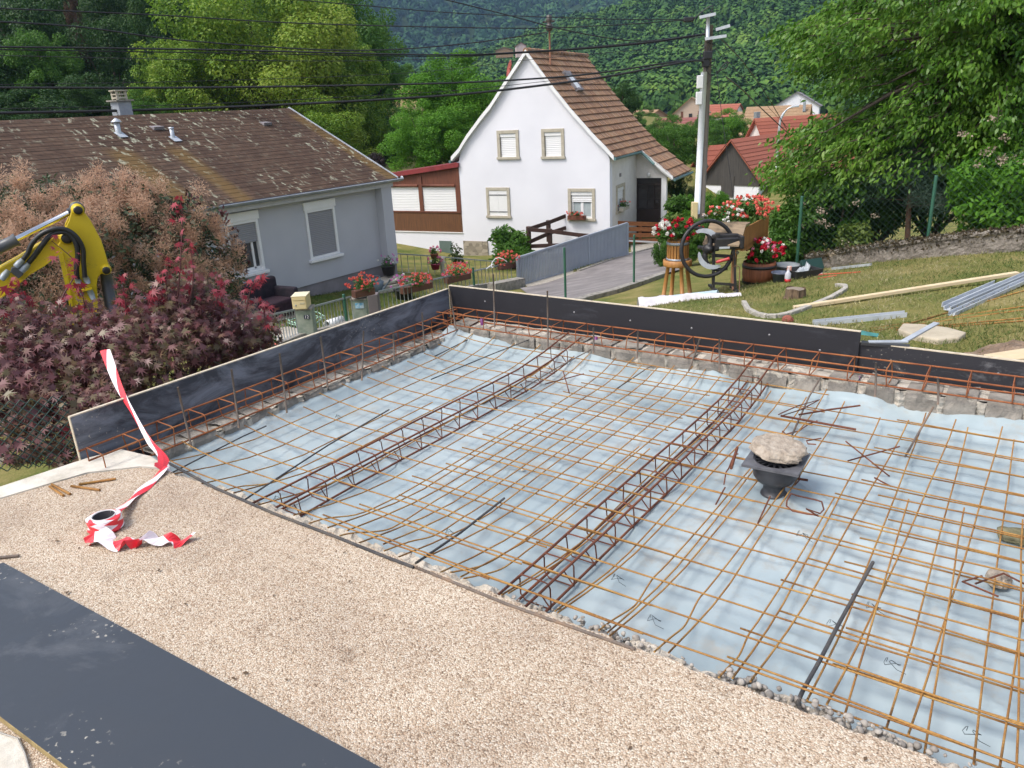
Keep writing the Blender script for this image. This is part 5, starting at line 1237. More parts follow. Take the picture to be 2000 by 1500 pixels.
pot(790,583,DL(790)+1.0,"dark pot with magenta petunias behind the picket fence", .26, .24, M_blackp, [(M_mag,.6),(M_whitep,.4)], 6, .32, 20, .036)
pot(849,505,24.0,"small terracotta pot of pink flowers hung on the railing, upper one", .13, .14, M_terr, [(M_pink,1)], 7, .20, 16, .04)
pot(851,526,23.9,"small magenta pot of pink flowers hung on the railing, lower one", .15, .16, mat("magenta pot", (.36,.02,.08), rough=.4), [(M_pink,.9),(M_whitep,.1)], 8, .22, 16, .04)
# white finial post, watering can, hose reel, spare pipe
fb, ft = vert(866,500,24.1,545); MB().lathe(fb, [(.07,0), (.07,ft[2]-fb[2]-.25), (.12,ft[2]-fb[2]-.2), (.07,ft[2]-fb[2]-.12), (.13,ft[2]-fb[2]-.03), (.02,ft[2]-fb[2])], 12).build("stone_post", mat("chalky stone", (.6,.57,.5), (.5,.47,.4), 8, .9), label="white carved stone post beside the hanging pots", cat="stone post")
wc = drop(at(737,545,20.2)); t = thing("watering_can", wc, "grey blue watering can at the foot of the bungalow wall", "watering can"); M_wc = mat("blue grey can", (.13,.17,.20), rough=.5)
MB().lathe(wc, [(0,0), (.17,0), (.16,.30), (.14,.32), (0,.30)], 16).build("body", M_wc, t); MB().tube([wc + A(-.12,0,.30), wc + A(-.1,0,.45), wc + A(.08,0,.46), wc + A(.14,0,.3)], .015, 6).build("handle", M_wc, t); MB().tube([wc + A(.15,0,.1), wc + A(.3,.1,.3), wc + A(.36,.12,.36)], [.03,.02,.03], 8).build("spout", M_wc, t)
st = drop(at(760,556,20.6)); sl_ = MB(); [sl_.box(st + UP*(.06+i*.10), (1.0-.06*i, .8-.05*i, .08), A(.3,.95,0)) for i in range(3)]; sl_.build("stacked_slabs", M_conc, label="stack of flat stone slabs under the black flower pot", cat="stone slabs", bevel=.02)
pp = drop(at(650,604,16.6)); t = thing("plastic_drum", pp, "white plastic tube lying on the lawn behind the pillar fence", "plastic tube"); q = MB(); q.lathe(pp + UP*.10 - A(.0,.22,0), [(.085,0), (.10,0), (.10,.44), (.085,.44), (.085,0)], 18, (0,1,0)); q.build("tube", M_pvc, t)
hz = pp + A(-.3,-.5,.1); hp = [hz + A(math.cos(i*.55)*.28, math.sin(i*.55)*.45, .10 + .05*math.sin(i*1.7) + i*.006) for i in range(22)]
MB().tube(hp, .014, 6).build("garden_hose", mat("green white hose", (.35,.55,.42), rough=.4), label="coiled green and white garden hose on the lawn", cat="hose")
hz = at(966,520,DL(960)); MB().tube([hz + A(math.sin(i*.7)*.15, i*.07-.4, .10*math.sin(i*.9)+i*.012) for i in range(14)], .012, 6).build("garden_hose", M_pvc, label="white hose looped over the picket fence by the gate flower box", cat="hose")
# window boxes on the house
def winbox(c, e, ln, label, seed, bl, m=M_planter):
    t = thing("window_box", c, label, "window box"); MB().box(c + UP*.07, (ln,.16,.14), e).build("box", m, t)
    flowers(t, c + UP*.20, (ln*.5*abs(e[0])+.1, ln*.5*abs(e[1])+.12, .14), 300, .055, bl, 14, .04, seed); 
winbox(HF.pt(4.78,-2.36,-.16), HF.e1, .66, "window box with coral flowers under the lower right window of the white house", 9, [(M_coral,1)], M_rwood)
winbox(RF.pt(1.22,-2.20,-.16), RF.e1, .8, "window box of greenery on the side window of the white house", 10, [(M_coral,.4)], M_conc)

# ================================================================ LAWN THINGS
M_iron = mat("black cast iron", (.016,.016,.019), (.03,.028,.028), 12, .45, .2, 60); M_silver = mat("silver paint", (.50,.53,.56), (.40,.42,.46), 9, .4)
M_varn = mat("varnished pine", (.42,.20,.055), (.30,.13,.035), 4, .5, stretch=(7,7,.6)); M_oldply = mat("grey worn plank", (.26,.19,.12), (.17,.125,.08), 5, .8, stretch=(1,8,1)); M_boxw = mat("orange brown board", (.34,.16,.045), (.24,.11,.03), 4, .6, stretch=(1,5,1))
DC = 10.2
ws = DC/F                         # metres per photo pixel at the chaff cutter
fx = unit(A(ROT[0,0], ROT[1,0], 0)); fy = unit(A(-ROT[0,2], -ROT[1,2], 0))      # across and away, on the ground
def cpt(x, y, dd=0.0): return at(x, y, DC) + fy*dd
ct = thing("chaff_cutter", cpt(1400,575), "antique chaff cutter with a big black flywheel and a wooden flower trough", "chaff cutter")
wc = cpt(1382,486); ax = unit(-fy*1.0 + fx*.12 + UP*.10); u_ = unit(np.cross(UP, ax)); v_ = np.cross(ax, u_); RW = 54*ws
def onw(a, r, o=0): return wc + u_*math.cos(a)*r + v_*math.sin(a)*r + ax*o
def ringpts(r, n=48): return [onw(2*math.pi*i/n, r) for i in range(n+1)]
q = MB(); pr = [(RW*.90,-.018), (RW*1.0,-.026), (RW*1.03,0), (RW*1.0,.026), (RW*.90,.018), (RW*.90,-.018)]; q.lathe(wc, pr, 56, ax); fw = q.build("flywheel", M_iron, ct)
# two curved spokes carrying the blades
def spoke(sgn, nm):
    q = MB(); pts = []
    for i in range(13):
        t_ = i/12; a = (2.35 if sgn > 0 else -.80) - t_*1.35*1.0; r = RW*.93*(1-t_)**.9 + .04; pts.append((a, r))
    q.tube([onw(a, r) for a, r in pts], [.020 + .018*(i/12) for i in range(13)], 8); return q
for sgn in (1, -1):
    o_ = spoke(sgn, "spoke").build("spoke", M_iron, fw)
    # crescent blade
    b = MB(); outer = []; inner = []
    for i in range(12):
        t_ = i/11; a = (2.2 if sgn > 0 else 2.2-math.pi) - t_*2.0; r0 = RW*(.80-.45*t_**1.3); wdt = RW*.20*math.sin(math.pi*min(1, t_*.9+.1))**.6
        outer.append(onw(a, r0, .03)); inner.append(onw(a, max(.03, r0-wdt), .03))
    for i in range(11): b.add([outer[i], outer[i+1], inner[i+1], inner[i], *[p - ax*.006 for p in (outer[i], outer[i+1], inner[i+1], inner[i])]], [(0,1,2,3), (7,6,5,4), (0,4,5,1), (3,2,6,7)])
    b.build("blade", M_silver, o_)
q = MB(); q.lathe(wc - ax*.30, [(.0,0), (.025,0), (.025,.22), (.055,.24), (.06,.36), (.03,.37), (.03,.40), (0,.40)], 18, ax); q.build("hub", M_iron, fw)
hp_ = onw(-1.05, RW*.55, .04); q = MB(); q.lathe(hp_, [(.018,0), (.022,.04), (.020,.14), (.024,.17), (0,.175)], 12, unit(fx*.9 + ax*.3 + UP*.28)); q.build("crank_handle", mat("red grip", (.55,.06,.06), rough=.4), fw)
# stand: two cast legs with cross rails and wheels
for x in (1393, 1436):
    fo_ = cpt(x, 566 if x < 1400 else 569); tp_ = cpt(x-2 if x > 1400 else x+3, 470, .05)
    q = MB(); q.bar(fo_, tp_, .055, .03, fx); q.bar(fo_ + A(0,0,.02) - fy*.12, fo_ + A(0,0,.02) + fy*.2, .035, .03); lg = q.build("leg", M_iron, ct)
    MB().lathe(fo_ - fx*.02 - fy*.1, [(0,-.02),(.032,-.018),(.032,.018),(0,.02)], 14, fx).build("caster", M_iron, lg)
q = MB(); q.bar(cpt(1391,553), cpt(1436,556), .02, .03).bar(cpt(1394,500,.05), cpt(1438,503,.05), .03, .04); q.build("cross_rail", M_iron, ct)
q = MB(); q.rod(cpt(1433,499), cpt(1432,565), .008).tube([cpt(1444,566), cpt(1445,522), cpt(1440,519), cpt(1434,520), cpt(1430,525), cpt(1430,567)], .006, 6); q.build("crank_rod", mat("rusty rod", (.18,.09,.05), rough=.8), ct)
# head block
q = MB(); q.box(cpt(1420,475,.10), (.30,.30,.14), fx); q.box(cpt(1418,462,.12), (.34,.22,.05), fx); q.bar(cpt(1399,490), cpt(1402,455), .06, .06, fx); q.box(cpt(1447,472,.05), (.05,.26,.16), fx); q.build("cutting_head", M_iron, ct, bevel=.012)
q = MB(); q.box(cpt(1412,482,-.07), (.13,.02,.022), fx); q.build("steel_bar", M_silver, ct)
# trough running back to the right
a0, a1 = cpt(1452,472,.05), at(1500,452,DC+1.35)
a1 = A(a1[0], a1[1], a0[2]+.04); tr = unit((a1-a0)*A(1,1,0)); nr = A(-tr[1], tr[0], 0)
Ltr = np.linalg.norm((a1-a0)[:2])
def trough_side(o): return [p + nr*o for p in (a0 + UP*-.13, a0 + UP*.0, a0 + tr*.12 + UP*.15, a0 + tr*Ltr + UP*.13, a0 + tr*Ltr + UP*-.12, a0 + tr*.3 + UP*-.17)]
for o in (0, .46): q = MB(); q.prism(trough_side(o), nr*.02); q.build("side_board", M_boxw, ct)
q = MB(); q.prism([a0 + UP*-.12, a0 + tr*Ltr + UP*-.10, a0 + tr*Ltr + UP*-.08, a0 + UP*-.10], nr*.46); q.build("bottom_board", M_boxw, ct)
for pl_0 in ([(.01,.02), (.13,.165), (.13,.185), (-.01,.04)], [(-.14,-.05), (-.02,.025), (-.02,.045), (-.14,-.03)], [(.135,.168), (.34,.170), (.34,.190), (.135,.188)]):
    q = MB(); q.prism([a0 + tr*x + UP*z for x, z in pl_0], nr*.47); q.build("cover_board", M_oldply, ct)
for o in (.02, .44):
    p = a0 + tr*(Ltr-.06) + nr*o; g = drop(p); MB().bar(A(p[0], p[1], g[2]-.05), p + UP*.14, .06, .06, tr).build("trough_leg", M_boxw, ct)
def loose_flowers(name, c, r3, label, bl, nl, ls, nh, hs, seed):
    t = thing(name, c - UP*r3[2], label, "flowers"); flowers(t, c, r3, nl, ls, bl, nh, hs, seed, .1); return t
tc = a0 + tr*.78 + nr*.24 + UP*.23
loose_flowers("trough_flowers", tc + tr*.28, (.38,.48,.20), "coral geraniums spilling over the wooden trough of the chaff cutter", [(M_coral,1)], 700, .06, 70, .030, 11)
loose_flowers("trough_flowers", tc - tr*.42 + nr*.12, (.26,.34,.17), "white and coral flowers at the front of the wooden trough", [(M_whitep,.6),(M_coral,.4)], 420, .055, 44, .026, 12)
loose_flowers("climbing_flowers", at(1402,468,DC+.9), (.16,.16,.18), "white flowers behind the flywheel of the chaff cutter", [(M_whitep,1)], 240, .05, 22, .026, 13)
loose_flowers("cut_flowers", at(1478,482,DC+.7), (.22,.22,.12), "pink flowers under the trough of the chaff cutter", [(M_pink,1)], 220, .05, 18, .028, 14)
# fruit press on its stool
pb_ = at(1322,562,10.4); ps = 10.4/F; t = thing("wine_press", pb_, "small slatted wooden wine press on a four legged stool with red and white flowers", "wine press")
top_z = 44*ps; 
for k in range(4):
    a = math.pi/4 + k*math.pi/2; f_ = pb_ + A(math.cos(a)*.20, math.sin(a)*.20, -.03); f_ = A(f_[0], f_[1], float(gz(f_[0], f_[1]))-.02); MB().tube([f_, pb_ + A(math.cos(a)*.13, math.sin(a)*.13, top_z)], [.030,.026], 8).build("leg", M_varn, t)
MB().lathe(pb_ + UP*top_z, [(0,0), (.185,0), (.19,.01), (.19,.075), (.17,.085), (.165,.05), (0,.05)], 32).build("basin", M_varn, t)
bk_ = MB(); bh = 41*ps
for k in range(22):
    a = 2*math.pi*k/22; d_ = A(math.cos(a), math.sin(a), 0); bk_.box(pb_ + d_*.135 + UP*(top_z+.06+bh/2), (.016,.031,bh), d_)
bk_.build("slat_basket", M_varn, t)
for z in (.10, .85): MB().lathe(pb_ + UP*(top_z+.06+bh*z), [(.145,-.018), (.149,-.018), (.149,.018), (.145,.018)], 32).build("hoop", M_zinc, t)
MB().lathe(pb_ + UP*(top_z+.07), [(.0,0), (.125,0), (.125,bh*.85), (0,bh*.85)], 20).build("soil_fill", M_soil, t)
loose_flowers("press_flowers", pb_ + UP*(top_z+.06+bh+.10) + fx*.0, (.30,.26,.17), "red geraniums with a white clump growing out of the wine press basket", [(M_red,.95)], 620, .055, 46, .032, 15)
loose_flowers("press_flowers", pb_ + UP*(top_z+.06+bh+.10) - fx*.22 - fy*.1, (.14,.14,.15), "white geranium clump at the left side of the wine press", [(M_whitep,1)], 160, .05, 22, .032, 16)
# half barrel planter
hb = at(1481,553,10.9); hs_ = 10.9/F; t = thing("barrel_planter", hb, "half barrel planter with red and white geraniums beside the chaff cutter", "planter")
q = MB(); prf = [(0,0), (.20,0), (.222,.13), (.222,.20), (.215,.30), (.195,.30), (.195,.22), (0,.22)]; q.lathe(hb, prf, 36); q.build("barrel", mat("barrel staves", (.27,.095,.04), (.18,.06,.028), 4, .6, .3, 30, stretch=(9,9,.4)), t)
for z in (.03, .245): q = MB(); q.lathe(hb + UP*z, [(.223 if z > .1 else .208,-.02), (.228 if z > .1 else .213,-.02), (.228 if z > .1 else .213,.02), (.223,.02)], 36); q.build("hoop", M_iron, t)
flowers(t, hb + UP*.42, (.30,.30,.19), 640, .06, [(M_red,.75),(M_whitep,.25)], 62, .032, 17, .25)
# mixing tubs, buckets and trays
def tub(c, r0, r1, h, m, label, name="bucket", cat="bucket", sq=None, handle=False):
    t = thing(name, c, label, cat)
    if sq is None: MB().lathe(c, [(0,0), (r0,0), (r1,h), (r1+.015,h), (r1+.015,h+.012), (r1-.012,h+.012), (r0-.008,.02), (0,.02)], 28).build("tub", m, t)
    else:
        e, l, w = sq; wv = A(-e[1], e[0], 0); q = MB(); k = .86
        lo = [c + e*l*sx*k + wv*w*sy*k for sx, sy in ((-.5,-.5),(.5,-.5),(.5,.5),(-.5,.5))]; hi = [c + e*l*sx + wv*w*sy + UP*h for sx, sy in ((-.5,-.5),(.5,-.5),(.5,.5),(-.5,.5))]
        li = [c + (p-c)*A(.95,.95,1) for p in hi]; bi = [c + (p-c)*A(.95,.95,1) + UP*.02 for p in lo]
        q.add(lo+hi+li+bi, [(3,2,1,0)] + [(i,(i+1)%4,4+(i+1)%4,4+i) for i in range(4)] + [(4+i,4+(i+1)%4,8+(i+1)%4,8+i) for i in range(4)] + [(8+i,8+(i+1)%4,12+(i+1)%4,12+i) for i in range(4)] + [(12,13,14,15)])
        q.build("tub", m, t, bevel=.006)
    return t
M_gtub = mat("grey tub", (.33,.35,.36), (.26,.28,.29), 5, .6); M_btub = mat("black tub", (.022,.023,.026), (.035,.035,.036), 6, .5); M_blue = mat("dusty blue bucket", (.055,.075,.13), (.10,.11,.14), 6, .5)
d0 = 10.9
t = tub(at(1535,545,11.3), .14, .165, .19, M_gtub, "round grey mixing tub with a lid beside the mossy wall"); MB().lathe(at(1535,545,11.3) + UP*.205, [(0,.012), (.05,.02), (.175,.006), (.182,-.008), (.17,-.01)], 28).build("lid", M_gtub, t)
c_ = at(1523,552,10.6); tub(c_, .085, .105, .13, M_blue, "dusty blue bucket between the barrel planter and the black crate")
tub(at(1566,549,10.8), 0, 0, .17, M_btub, "large black plastic mortar crate full of tools and film", "mortar_crate", "plastic crate", (unit(fx*.95+fy*.3), .42, .30))
q = MB(); rr_ = random.Random(2); cb_ = at(1570,531,10.85)
q.grid(lambda u, v: cb_ + fx*(u-.5)*.20 + fy*(v-.5)*.16 + UP*(.055*math.sin(u*3.1)*math.sin(v*3.1) + .05*MN.noise(Vector((u*6,v*6,1))) + .09*max(0,1-abs(u-.75)*6)), 16, 14, False); q.build("plastic_film", mat("crumpled clear film", (.42,.45,.48), (.3,.33,.36), 20, .25), label="crumpled pale plastic film lying in the black crate", cat="plastic film")
c2 = at(1538,551,10.4); t = thing("foam_can", c2, "red and white bottle standing in front of the black crate", "bottle"); MB().lathe(c2, [(0,0), (.038,0), (.038,.045), (0,.045)], 14).build("body", M_red if False else mat("red label", (.5,.02,.03), rough=.4), t); MB().lathe(c2 + UP*.0455, [(.038,0), (.038,.07), (.02,.09), (.012,.115), (0,.115)], 14).build("neck", mat("milky plastic", (.5,.5,.55), rough=.4), t)
c3 = at(1541,531,10.7); t = thing("sealant_pack", c3, "orange and white packet leaning on the black crate", "packet"); q = MB(); q.box(c3, (.05,.04,.15), fx, unit(UP - fx*.45)); q.build("packet", mat("orange white pack", (.62,.13,.04), (.75,.7,.66), 16, .5), t, bevel=.004)
c4 = at(1523,536,10.9); MB().box(c4, (.09,.08,.10), fx).build("cardboard_box", mat("kraft card", (.40,.24,.10), rough=.8), label="small tan cardboard box above the dusty blue bucket", cat="box", bevel=.004)
tub(at(1606,540,11.2), 0, 0, .05, mat("dark green tray", (.015,.045,.04), (.02,.03,.03), 8, .5), "flat dark green tray behind the black crate", "tool_tray", "tray", (unit(fx), .5, .22))
q = MB(); g_ = at(1585,524,11.3); q.box(g_ + UP*.05, (.34,.05,.16), unit(fx*.9+fy*.3), unit(UP + fy*.6)); q.build("green_board", mat("dark green board", (.014,.05,.042), rough=.5), label="dark green plastic board leaning on the mossy wall", cat="board", bevel=.008)  # lid of a green crate, built as a plain tilted slab
c5 = at(1595,538,10.8); t = thing("paint_can", c5, "small red and white can right of the black crate", "can"); MB().lathe(c5, [(0,0), (.03,0), (.03,.07), (0,.07)], 14, unit(fx+UP*.2)).build("can", mat("can paint", (.55,.05,.05), (.75,.7,.7), 22, .4), t)
for (x0,y0,x1,y1), l in (((1600,539,1672,535),"upper orange rod lying on the grass right of the crate"), ((1597,547,1634,541),"lower orange rod lying on the grass right of the crate"), ((1660,536,1680,534),"short orange rod end on the grass")):
    q = MB(); q.rod(onG(x0,y0)+UP*.02, onG(x1,y1)+UP*.02, .007); q.build("orange_rod", mat("orange plastic", (.62,.10,.05), rough=.5), label=l, cat="rod", group="orange rods")
q = MB(); q.bar(onG(1625,529)+UP*.03, onG(1701,521)+UP*.03, .05, .03); q.build("metal_profile", M_zincl, label="pale metal profile at the foot of the mossy wall", cat="metal profile", group="metal profiles on the lawn")
# plastic rolls
rA, rB = onG(1290,570), onG(1402,572); q = MB()
ra = at(1262,567,9.9); rb2 = at(1403,566,9.6); ra = drop(ra); rb2 = drop(rb2)
t = thing("plastic_roll", (ra+rb2)/2, "rolled pale blue plastic film lying on the lawn", "plastic roll"); q.tube([ra + UP*.055, rb2 + UP*.055], .048, 16); q.build("roll", mat("pale blue film", (.44,.56,.62), (.38,.5,.56), 4, .35), t)
MB().lathe(rb2 + UP*.055, [(.049,0), (.036,.002), (.03,-.02), (0,-.02)], 16, rb2-ra).build("roll_end", mat("film end", (.2,.28,.32)), t)
q = MB(); sa, sb2 = drop(at(1247,572,9.5)), drop(at(1446,584,8.95))
def sheet(u, v):
    p = sa + (sb2-sa)*u; w_ = .22*(1-u*.55) + .05*math.sin(u*9); h = .05 + .10*(1-u)*math.sin(v*2.6) + .03*MN.noise(Vector((u*9, v*3, 3))) + .008*MN.noise(Vector((u*26, v*3, 8)))
    r = p + fy*(v-.35)*w_; return A(r[0], r[1], float(gz(r[0], r[1])) + max(.006, h*math.sin(math.pi*min(1, v*.9+.08))))
q.grid(sheet, 70, 12); q.build("white_sheet", mat("white sheeting", (.50,.48,.50), (.42,.41,.44), 9, .5), label="crumpled white sheeting stretched along the pale blue roll", cat="plastic sheeting")
# tree stump and its ring of edging stones
sc_ = drop(at(1552,580,8.4)); t = thing("tree_stump", sc_, "sawn tree stump inside the ring of pale edging stones", "tree stump")
M_stump = mat("stump bark", (.17,.115,.07), (.07,.045,.03), 20, .95, 1.0, 30, stretch=(3,3,.5)); q = MB(); n = 26; prs = [(.125,-.03), (.105,.02), (.095,.08), (.092,.105)]
vs = []
for r_, h_ in prs:
    for k in range(n):
        a = 2*math.pi*k/n; rr_ = r_*(1 + .18*MN.noise(Vector((math.cos(a)*2.2, math.sin(a)*2.2, h_*5)))); vs.append(sc_ + A(math.cos(a)*rr_, math.sin(a)*rr_, h_ + .008*math.sin(a*3)))
q.add(vs, [(i*n+k, i*n+(k+1)%n, (i+1)*n+(k+1)%n, (i+1)*n+k) for i in range(len(prs)-1) for k in range(n)]); q.build("bark", M_stump, t)
q = MB(); q.lathe(sc_ + UP*.100, [(.090,0), (.05,.004), (0,.005)], 20); q.build("cut_face", mat("grey cut wood", (.26,.21,.16), (.18,.14,.11), 30, .9), t)
M_edgest = mat("pale edging stone", (.44,.41,.36), (.28,.26,.23), 16, .9, .5, 60)
def eground(x, y): return onG(x, y)
ring = [(1453,583),(1462,590),(1480,594),(1500,596),(1520,596.5),(1541,595.5),(1562,593.5),(1583,591),(1604,588),(1622,585),(1638,581),(1650,577),(1649,573),(1632,571)]
for i, ((x0,y0),(x1,y1)) in enumerate(zip(ring[:-1], ring[1:])):
    a, b = drop(at(x0,y0, 8.2-(y0-583)*.075)), drop(at(x1,y1, 8.2-(y1-583)*.075)); q = MB(); q.bar(a + (b-a)*.03 + UP*.012, b - (b-a)*.03 + UP*.012, .05, .05); q.build("edging_stone", M_edgest, label="pale weathered edging stone in the ring around the tree stump", cat="edging stone", group="edging stones around the stump", bevel=.008)
# planks and profiles lying on the lawn
M_plank = mat("fresh pale plank", (.62,.50,.33), (.54,.42,.26), 5, .7, stretch=(1,1,6))
def lay(name, label, pts, w, h, m, cat, group, up=0.0):
    a, b = pts; q = MB(); q.bar(a + UP*(h/2+up), b + UP*(h/2+up), w, h); return q.build(name, m, label=label, cat=cat, group=group, bevel=.002)
pa_, pb2 = onG(1550,606), onG(1985,549)
lay("wooden_batten", "long pale wooden batten lying across the lawn", (pa_, pb2 + UP*.05), .055, .03, M_plank, "wooden batten", None, .01)
pc_, pd = onG(1845,617), onG(2040,538)
M_alu = mat("aluminium profile", (.50,.53,.56), (.40,.43,.47), 5, .45)
def channel(name, label, a, b, w, h, m, group):
    e = unit(b-a); s = unit(np.cross(e, UP)); q = MB(); 
    q.para(a - s*w/2, b-a, s*w, UP*.006); q.para(a - s*w/2 + UP*.0062, b-a, s*.006, UP*h); q.para(a + s*(w/2-.006) + UP*.0062, b-a, s*.006, UP*h)
    return q.build(name, m, label=label, cat="metal profile", group=group)
s_ = unit(np.cross(pd-pc_, UP))
channel("metal_profile", "front aluminium profile of the bundle at the right edge of the lawn", pc_ + s_*.05 + UP*.01, pd + s_*.05 + UP*.06, .055, .028, M_alu, "metal profiles on the lawn")
channel("metal_profile", "middle aluminium profile of the bundle at the right edge of the lawn", pc_ - s_*.04 + (pd-pc_)*.06 + UP*.015, pd - s_*.03 + UP*.06, .055, .03, M_alu, "metal profiles on the lawn")
channel("metal_profile", "rear short aluminium profile of the bundle on the lawn", pc_ - s_*.10 + (pd-pc_)*.11 + UP*.01, pc_ - s_*.10 + (pd-pc_)*.60 + UP*.03, .06, .035, M_alu, "metal profiles on the lawn")
channel("metal_profile", "single grey profile lying on the lawn just behind the formwork board", onG(1588,637), onG(1768,619), .07, .04, M_alu, "metal profiles on the lawn")
# bits at the step of the boards: white and black angle, glove
st_ = onY(1700,672,4.86); q = MB(); q.bar(A(-.80,4.86,.192), A(-.60,4.95,.196), .035, .012).bar(A(-.62,4.94,.197), A(-.50,5.35,.22), .035, .012); q.build("metal_angle", M_zincl, label="bent pale metal angle resting where the two far boards step", cat="metal profile", bevel=.002)
q = MB(); q.bar(A(-.84,4.855,.183), A(-.58,4.89,.184), .05, .016); q.build("black_batten", M_btub, label="short black strip lying on the step of the far boards", cat="strip")
gl = onY(1690,655,5.0); q = MB(); q.grid(lambda u, v: gl + A((u-.5)*.14, (v-.5)*.08, .015*math.sin(u*5)*math.sin(v*3)+.012), 10, 8); q.build("cloth", mat("teal cloth", (.05,.20,.19), rough=.9), label="small teal cloth scrap by the step of the far boards", cat="cloth")
sbk = onY(1535,628,5.6); 
rock("brick_piece", onG(1538,630)+UP*.03, (.05,.03,.035), 5.5, "broken red brick piece peeking over the far board", "brick", mat("red brick", (.30,.09,.06), (.2,.07,.05), 12, .9))
# long rusty bars lying on the lawn
for i, (x0,y0,x1,y1) in enumerate(((1700,645,2040,597),(1690,652,2040,604),(1750,648,2040,622),(1820,645,2040,628),(1760,640,2040,560))):
    a, b = onG(x0,y0), onG(x1,y1); q = MB(); q.rod(a + UP*.015, b + UP*.02, .006); q.build("lawn_bar", M_mesh, label=["front long rusty bar lying on the lawn behind the lower board","second long rusty bar lying close behind the front one on the lawn","rusty bar on the lawn ending above the stone slab","short rusty bar on the lawn right of the stone slab","long rusty bar on the lawn below the aluminium bundle"][i], cat="rebar", group="bars lying on the lawn")
# stone slab, spoil heap, timber at the right
sl0 = [onG(x, y) + UP*.05 for x, y in ((1752,655),(1762,643),(1800,645),(1852,652),(1886,661),(1872,672),(1830,676),(1785,668))]
MB().prism(sl0, -UP*.12).build("stone_slab", mat("sandy slab", (.46,.40,.30), (.36,.31,.23), 6, .9, .6, 40), label="flat sandy stone slab on the lawn behind the lower board", cat="stone slab", bevel=.012)
M_spoil = mat("dug soil", (.235,.165,.115), (.14,.10,.07), 9, 1.0, 1.0, 26, c3=(.31,.23,.165), bd=.05)
def heap(u, v):
    c = A(.55,5.55,0); a = u*2*math.pi; r = v*.95; x, y = c[0]+math.cos(a)*r*1.15, c[1]+math.sin(a)*r*.65
    h = max(0, 1-v)**.75*.24*(1+.5*MN.noise(Vector((x*4,y*4,0)))) + .05*MN.noise(Vector((x*11,y*11,4))) + .02*MN.noise(Vector((x*30,y*30,4)))
    return A(x, y, float(gz(x,y)) - .05 + h)
MB().grid(heap, 70, 40, False).build("soil_heap", M_spoil, label="heap of dug brown soil on the lawn behind the lower board", cat="soil heap")
for i in range(7):
    r_ = random.Random(i); x, y = -.62 + i*.11 + r_.uniform(-.05,.05), 5.35 + r_.uniform(-.12,.12); s = r_.uniform(.03,.07)
    rock("soil_clod", (x, y, float(gz(x,y))+.01), (s*1.2, s, s*.6), i+20.5, "brown soil clod between the stone slab and the soil heap", "soil clod", M_spoil, .35)['group'] = "soil clods by the heap"
q = MB(); q.bar(onY(1930,700,5.02), onY(2060,680,5.4), .07, .03); q.build("wooden_plank", M_plank, label="upper pale plank leaning behind the lower board at the right edge", cat="plank", group="planks at the right edge", bevel=.003)
q = MB(); q.bar(onY(1942,703,4.96), onY(2080,694,5.1), .09, .03); q.build("wooden_plank", M_plank, label="lower pale plank behind the lower board at the right edge", cat="plank", group="planks at the right edge", bevel=.003)
# mossy garden wall
M_wall = mat("mossy old wall", (.20,.175,.15), (.10,.088,.07), 4.5, .95, 1.0, 26, c3=(.27,.245,.21), bd=.03)
wl0, wl1 = at(1570,532,12.3), at(2080,484,10.8)
wl0 = A(*wl0); 
def wallf(u, v):
    p = (wl0 + (wl1-wl0)*u)*A(1,1,0); g = float(gz(p[0], p[1])); d = unit(A(-(wl1-wl0)[1], (wl1-wl0)[0], 0)); d = d if d @ fy > 0 else -d
    zt = at(1570+510*u, 499.5-(u*63), math.hypot(p[0], p[1]))[2]; k = MN.noise(Vector((u*14, v*4, 0)))*.02 + MN.noise(Vector((u*50, v*13, 1)))*.012 + MN.noise(Vector((u*130, v*33, 1)))*.010
    if v < .7: z = (g-.2) + (zt-g+.2)*(v/.7); o = 0
    else: z = zt + .01*math.sin(u*60) + .03*MN.noise(Vector((u*45, v*9, 3))); o = (v-.7)/.3*.22
    return p + d*(o + k - .02*(.6 < v < .75)) + UP*(z + k*.8 if v > .6 else z)
t = thing("garden_wall", (wl0+wl1)/2, "mossy old concrete wall along the back of the lawn", "wall")
MB().grid(wallf, 260, 26, False).build("wall_face", M_wall, t)
rg_ = np.random.default_rng(5); n = 5200; u = rg_.random(n); pts_ = np.array([wallf(a, .66+.3*b) for a, b in zip(u, rg_.random(n))]); pts_[:,2] -= rg_.random(n)**2*.12*(rg_.random(n) < .5)
arrays("moss", leafpolys(pts_, rg_.normal(size=(n,3)), rg_.normal(size=(n,3))+UP, .022+.03*rg_.random(n), DIAMOND), 4, leafmat("dry moss", [(.03,.022,.015), (.06,.045,.022), (.11,.09,.045)], 0, .95, 5), t)
for x, yt, yb, l in ((1557,385,505,"green fence post on the mossy wall behind the barrel planter"), (1812,345,466,"green fence post on the mossy wall, right one")):
    u = (x-1570)/510; post(x, yt, yb, 11.9 if x < 1600 else 11.75, l, .022)
p0_, p1_ = at(1557,503,12.15), at(2080,445,11.0); chain("thin green wire fence on top of the mossy wall", tuple(p0_), tuple(p1_), 1.0, .085, M_link, .0011, False, False)

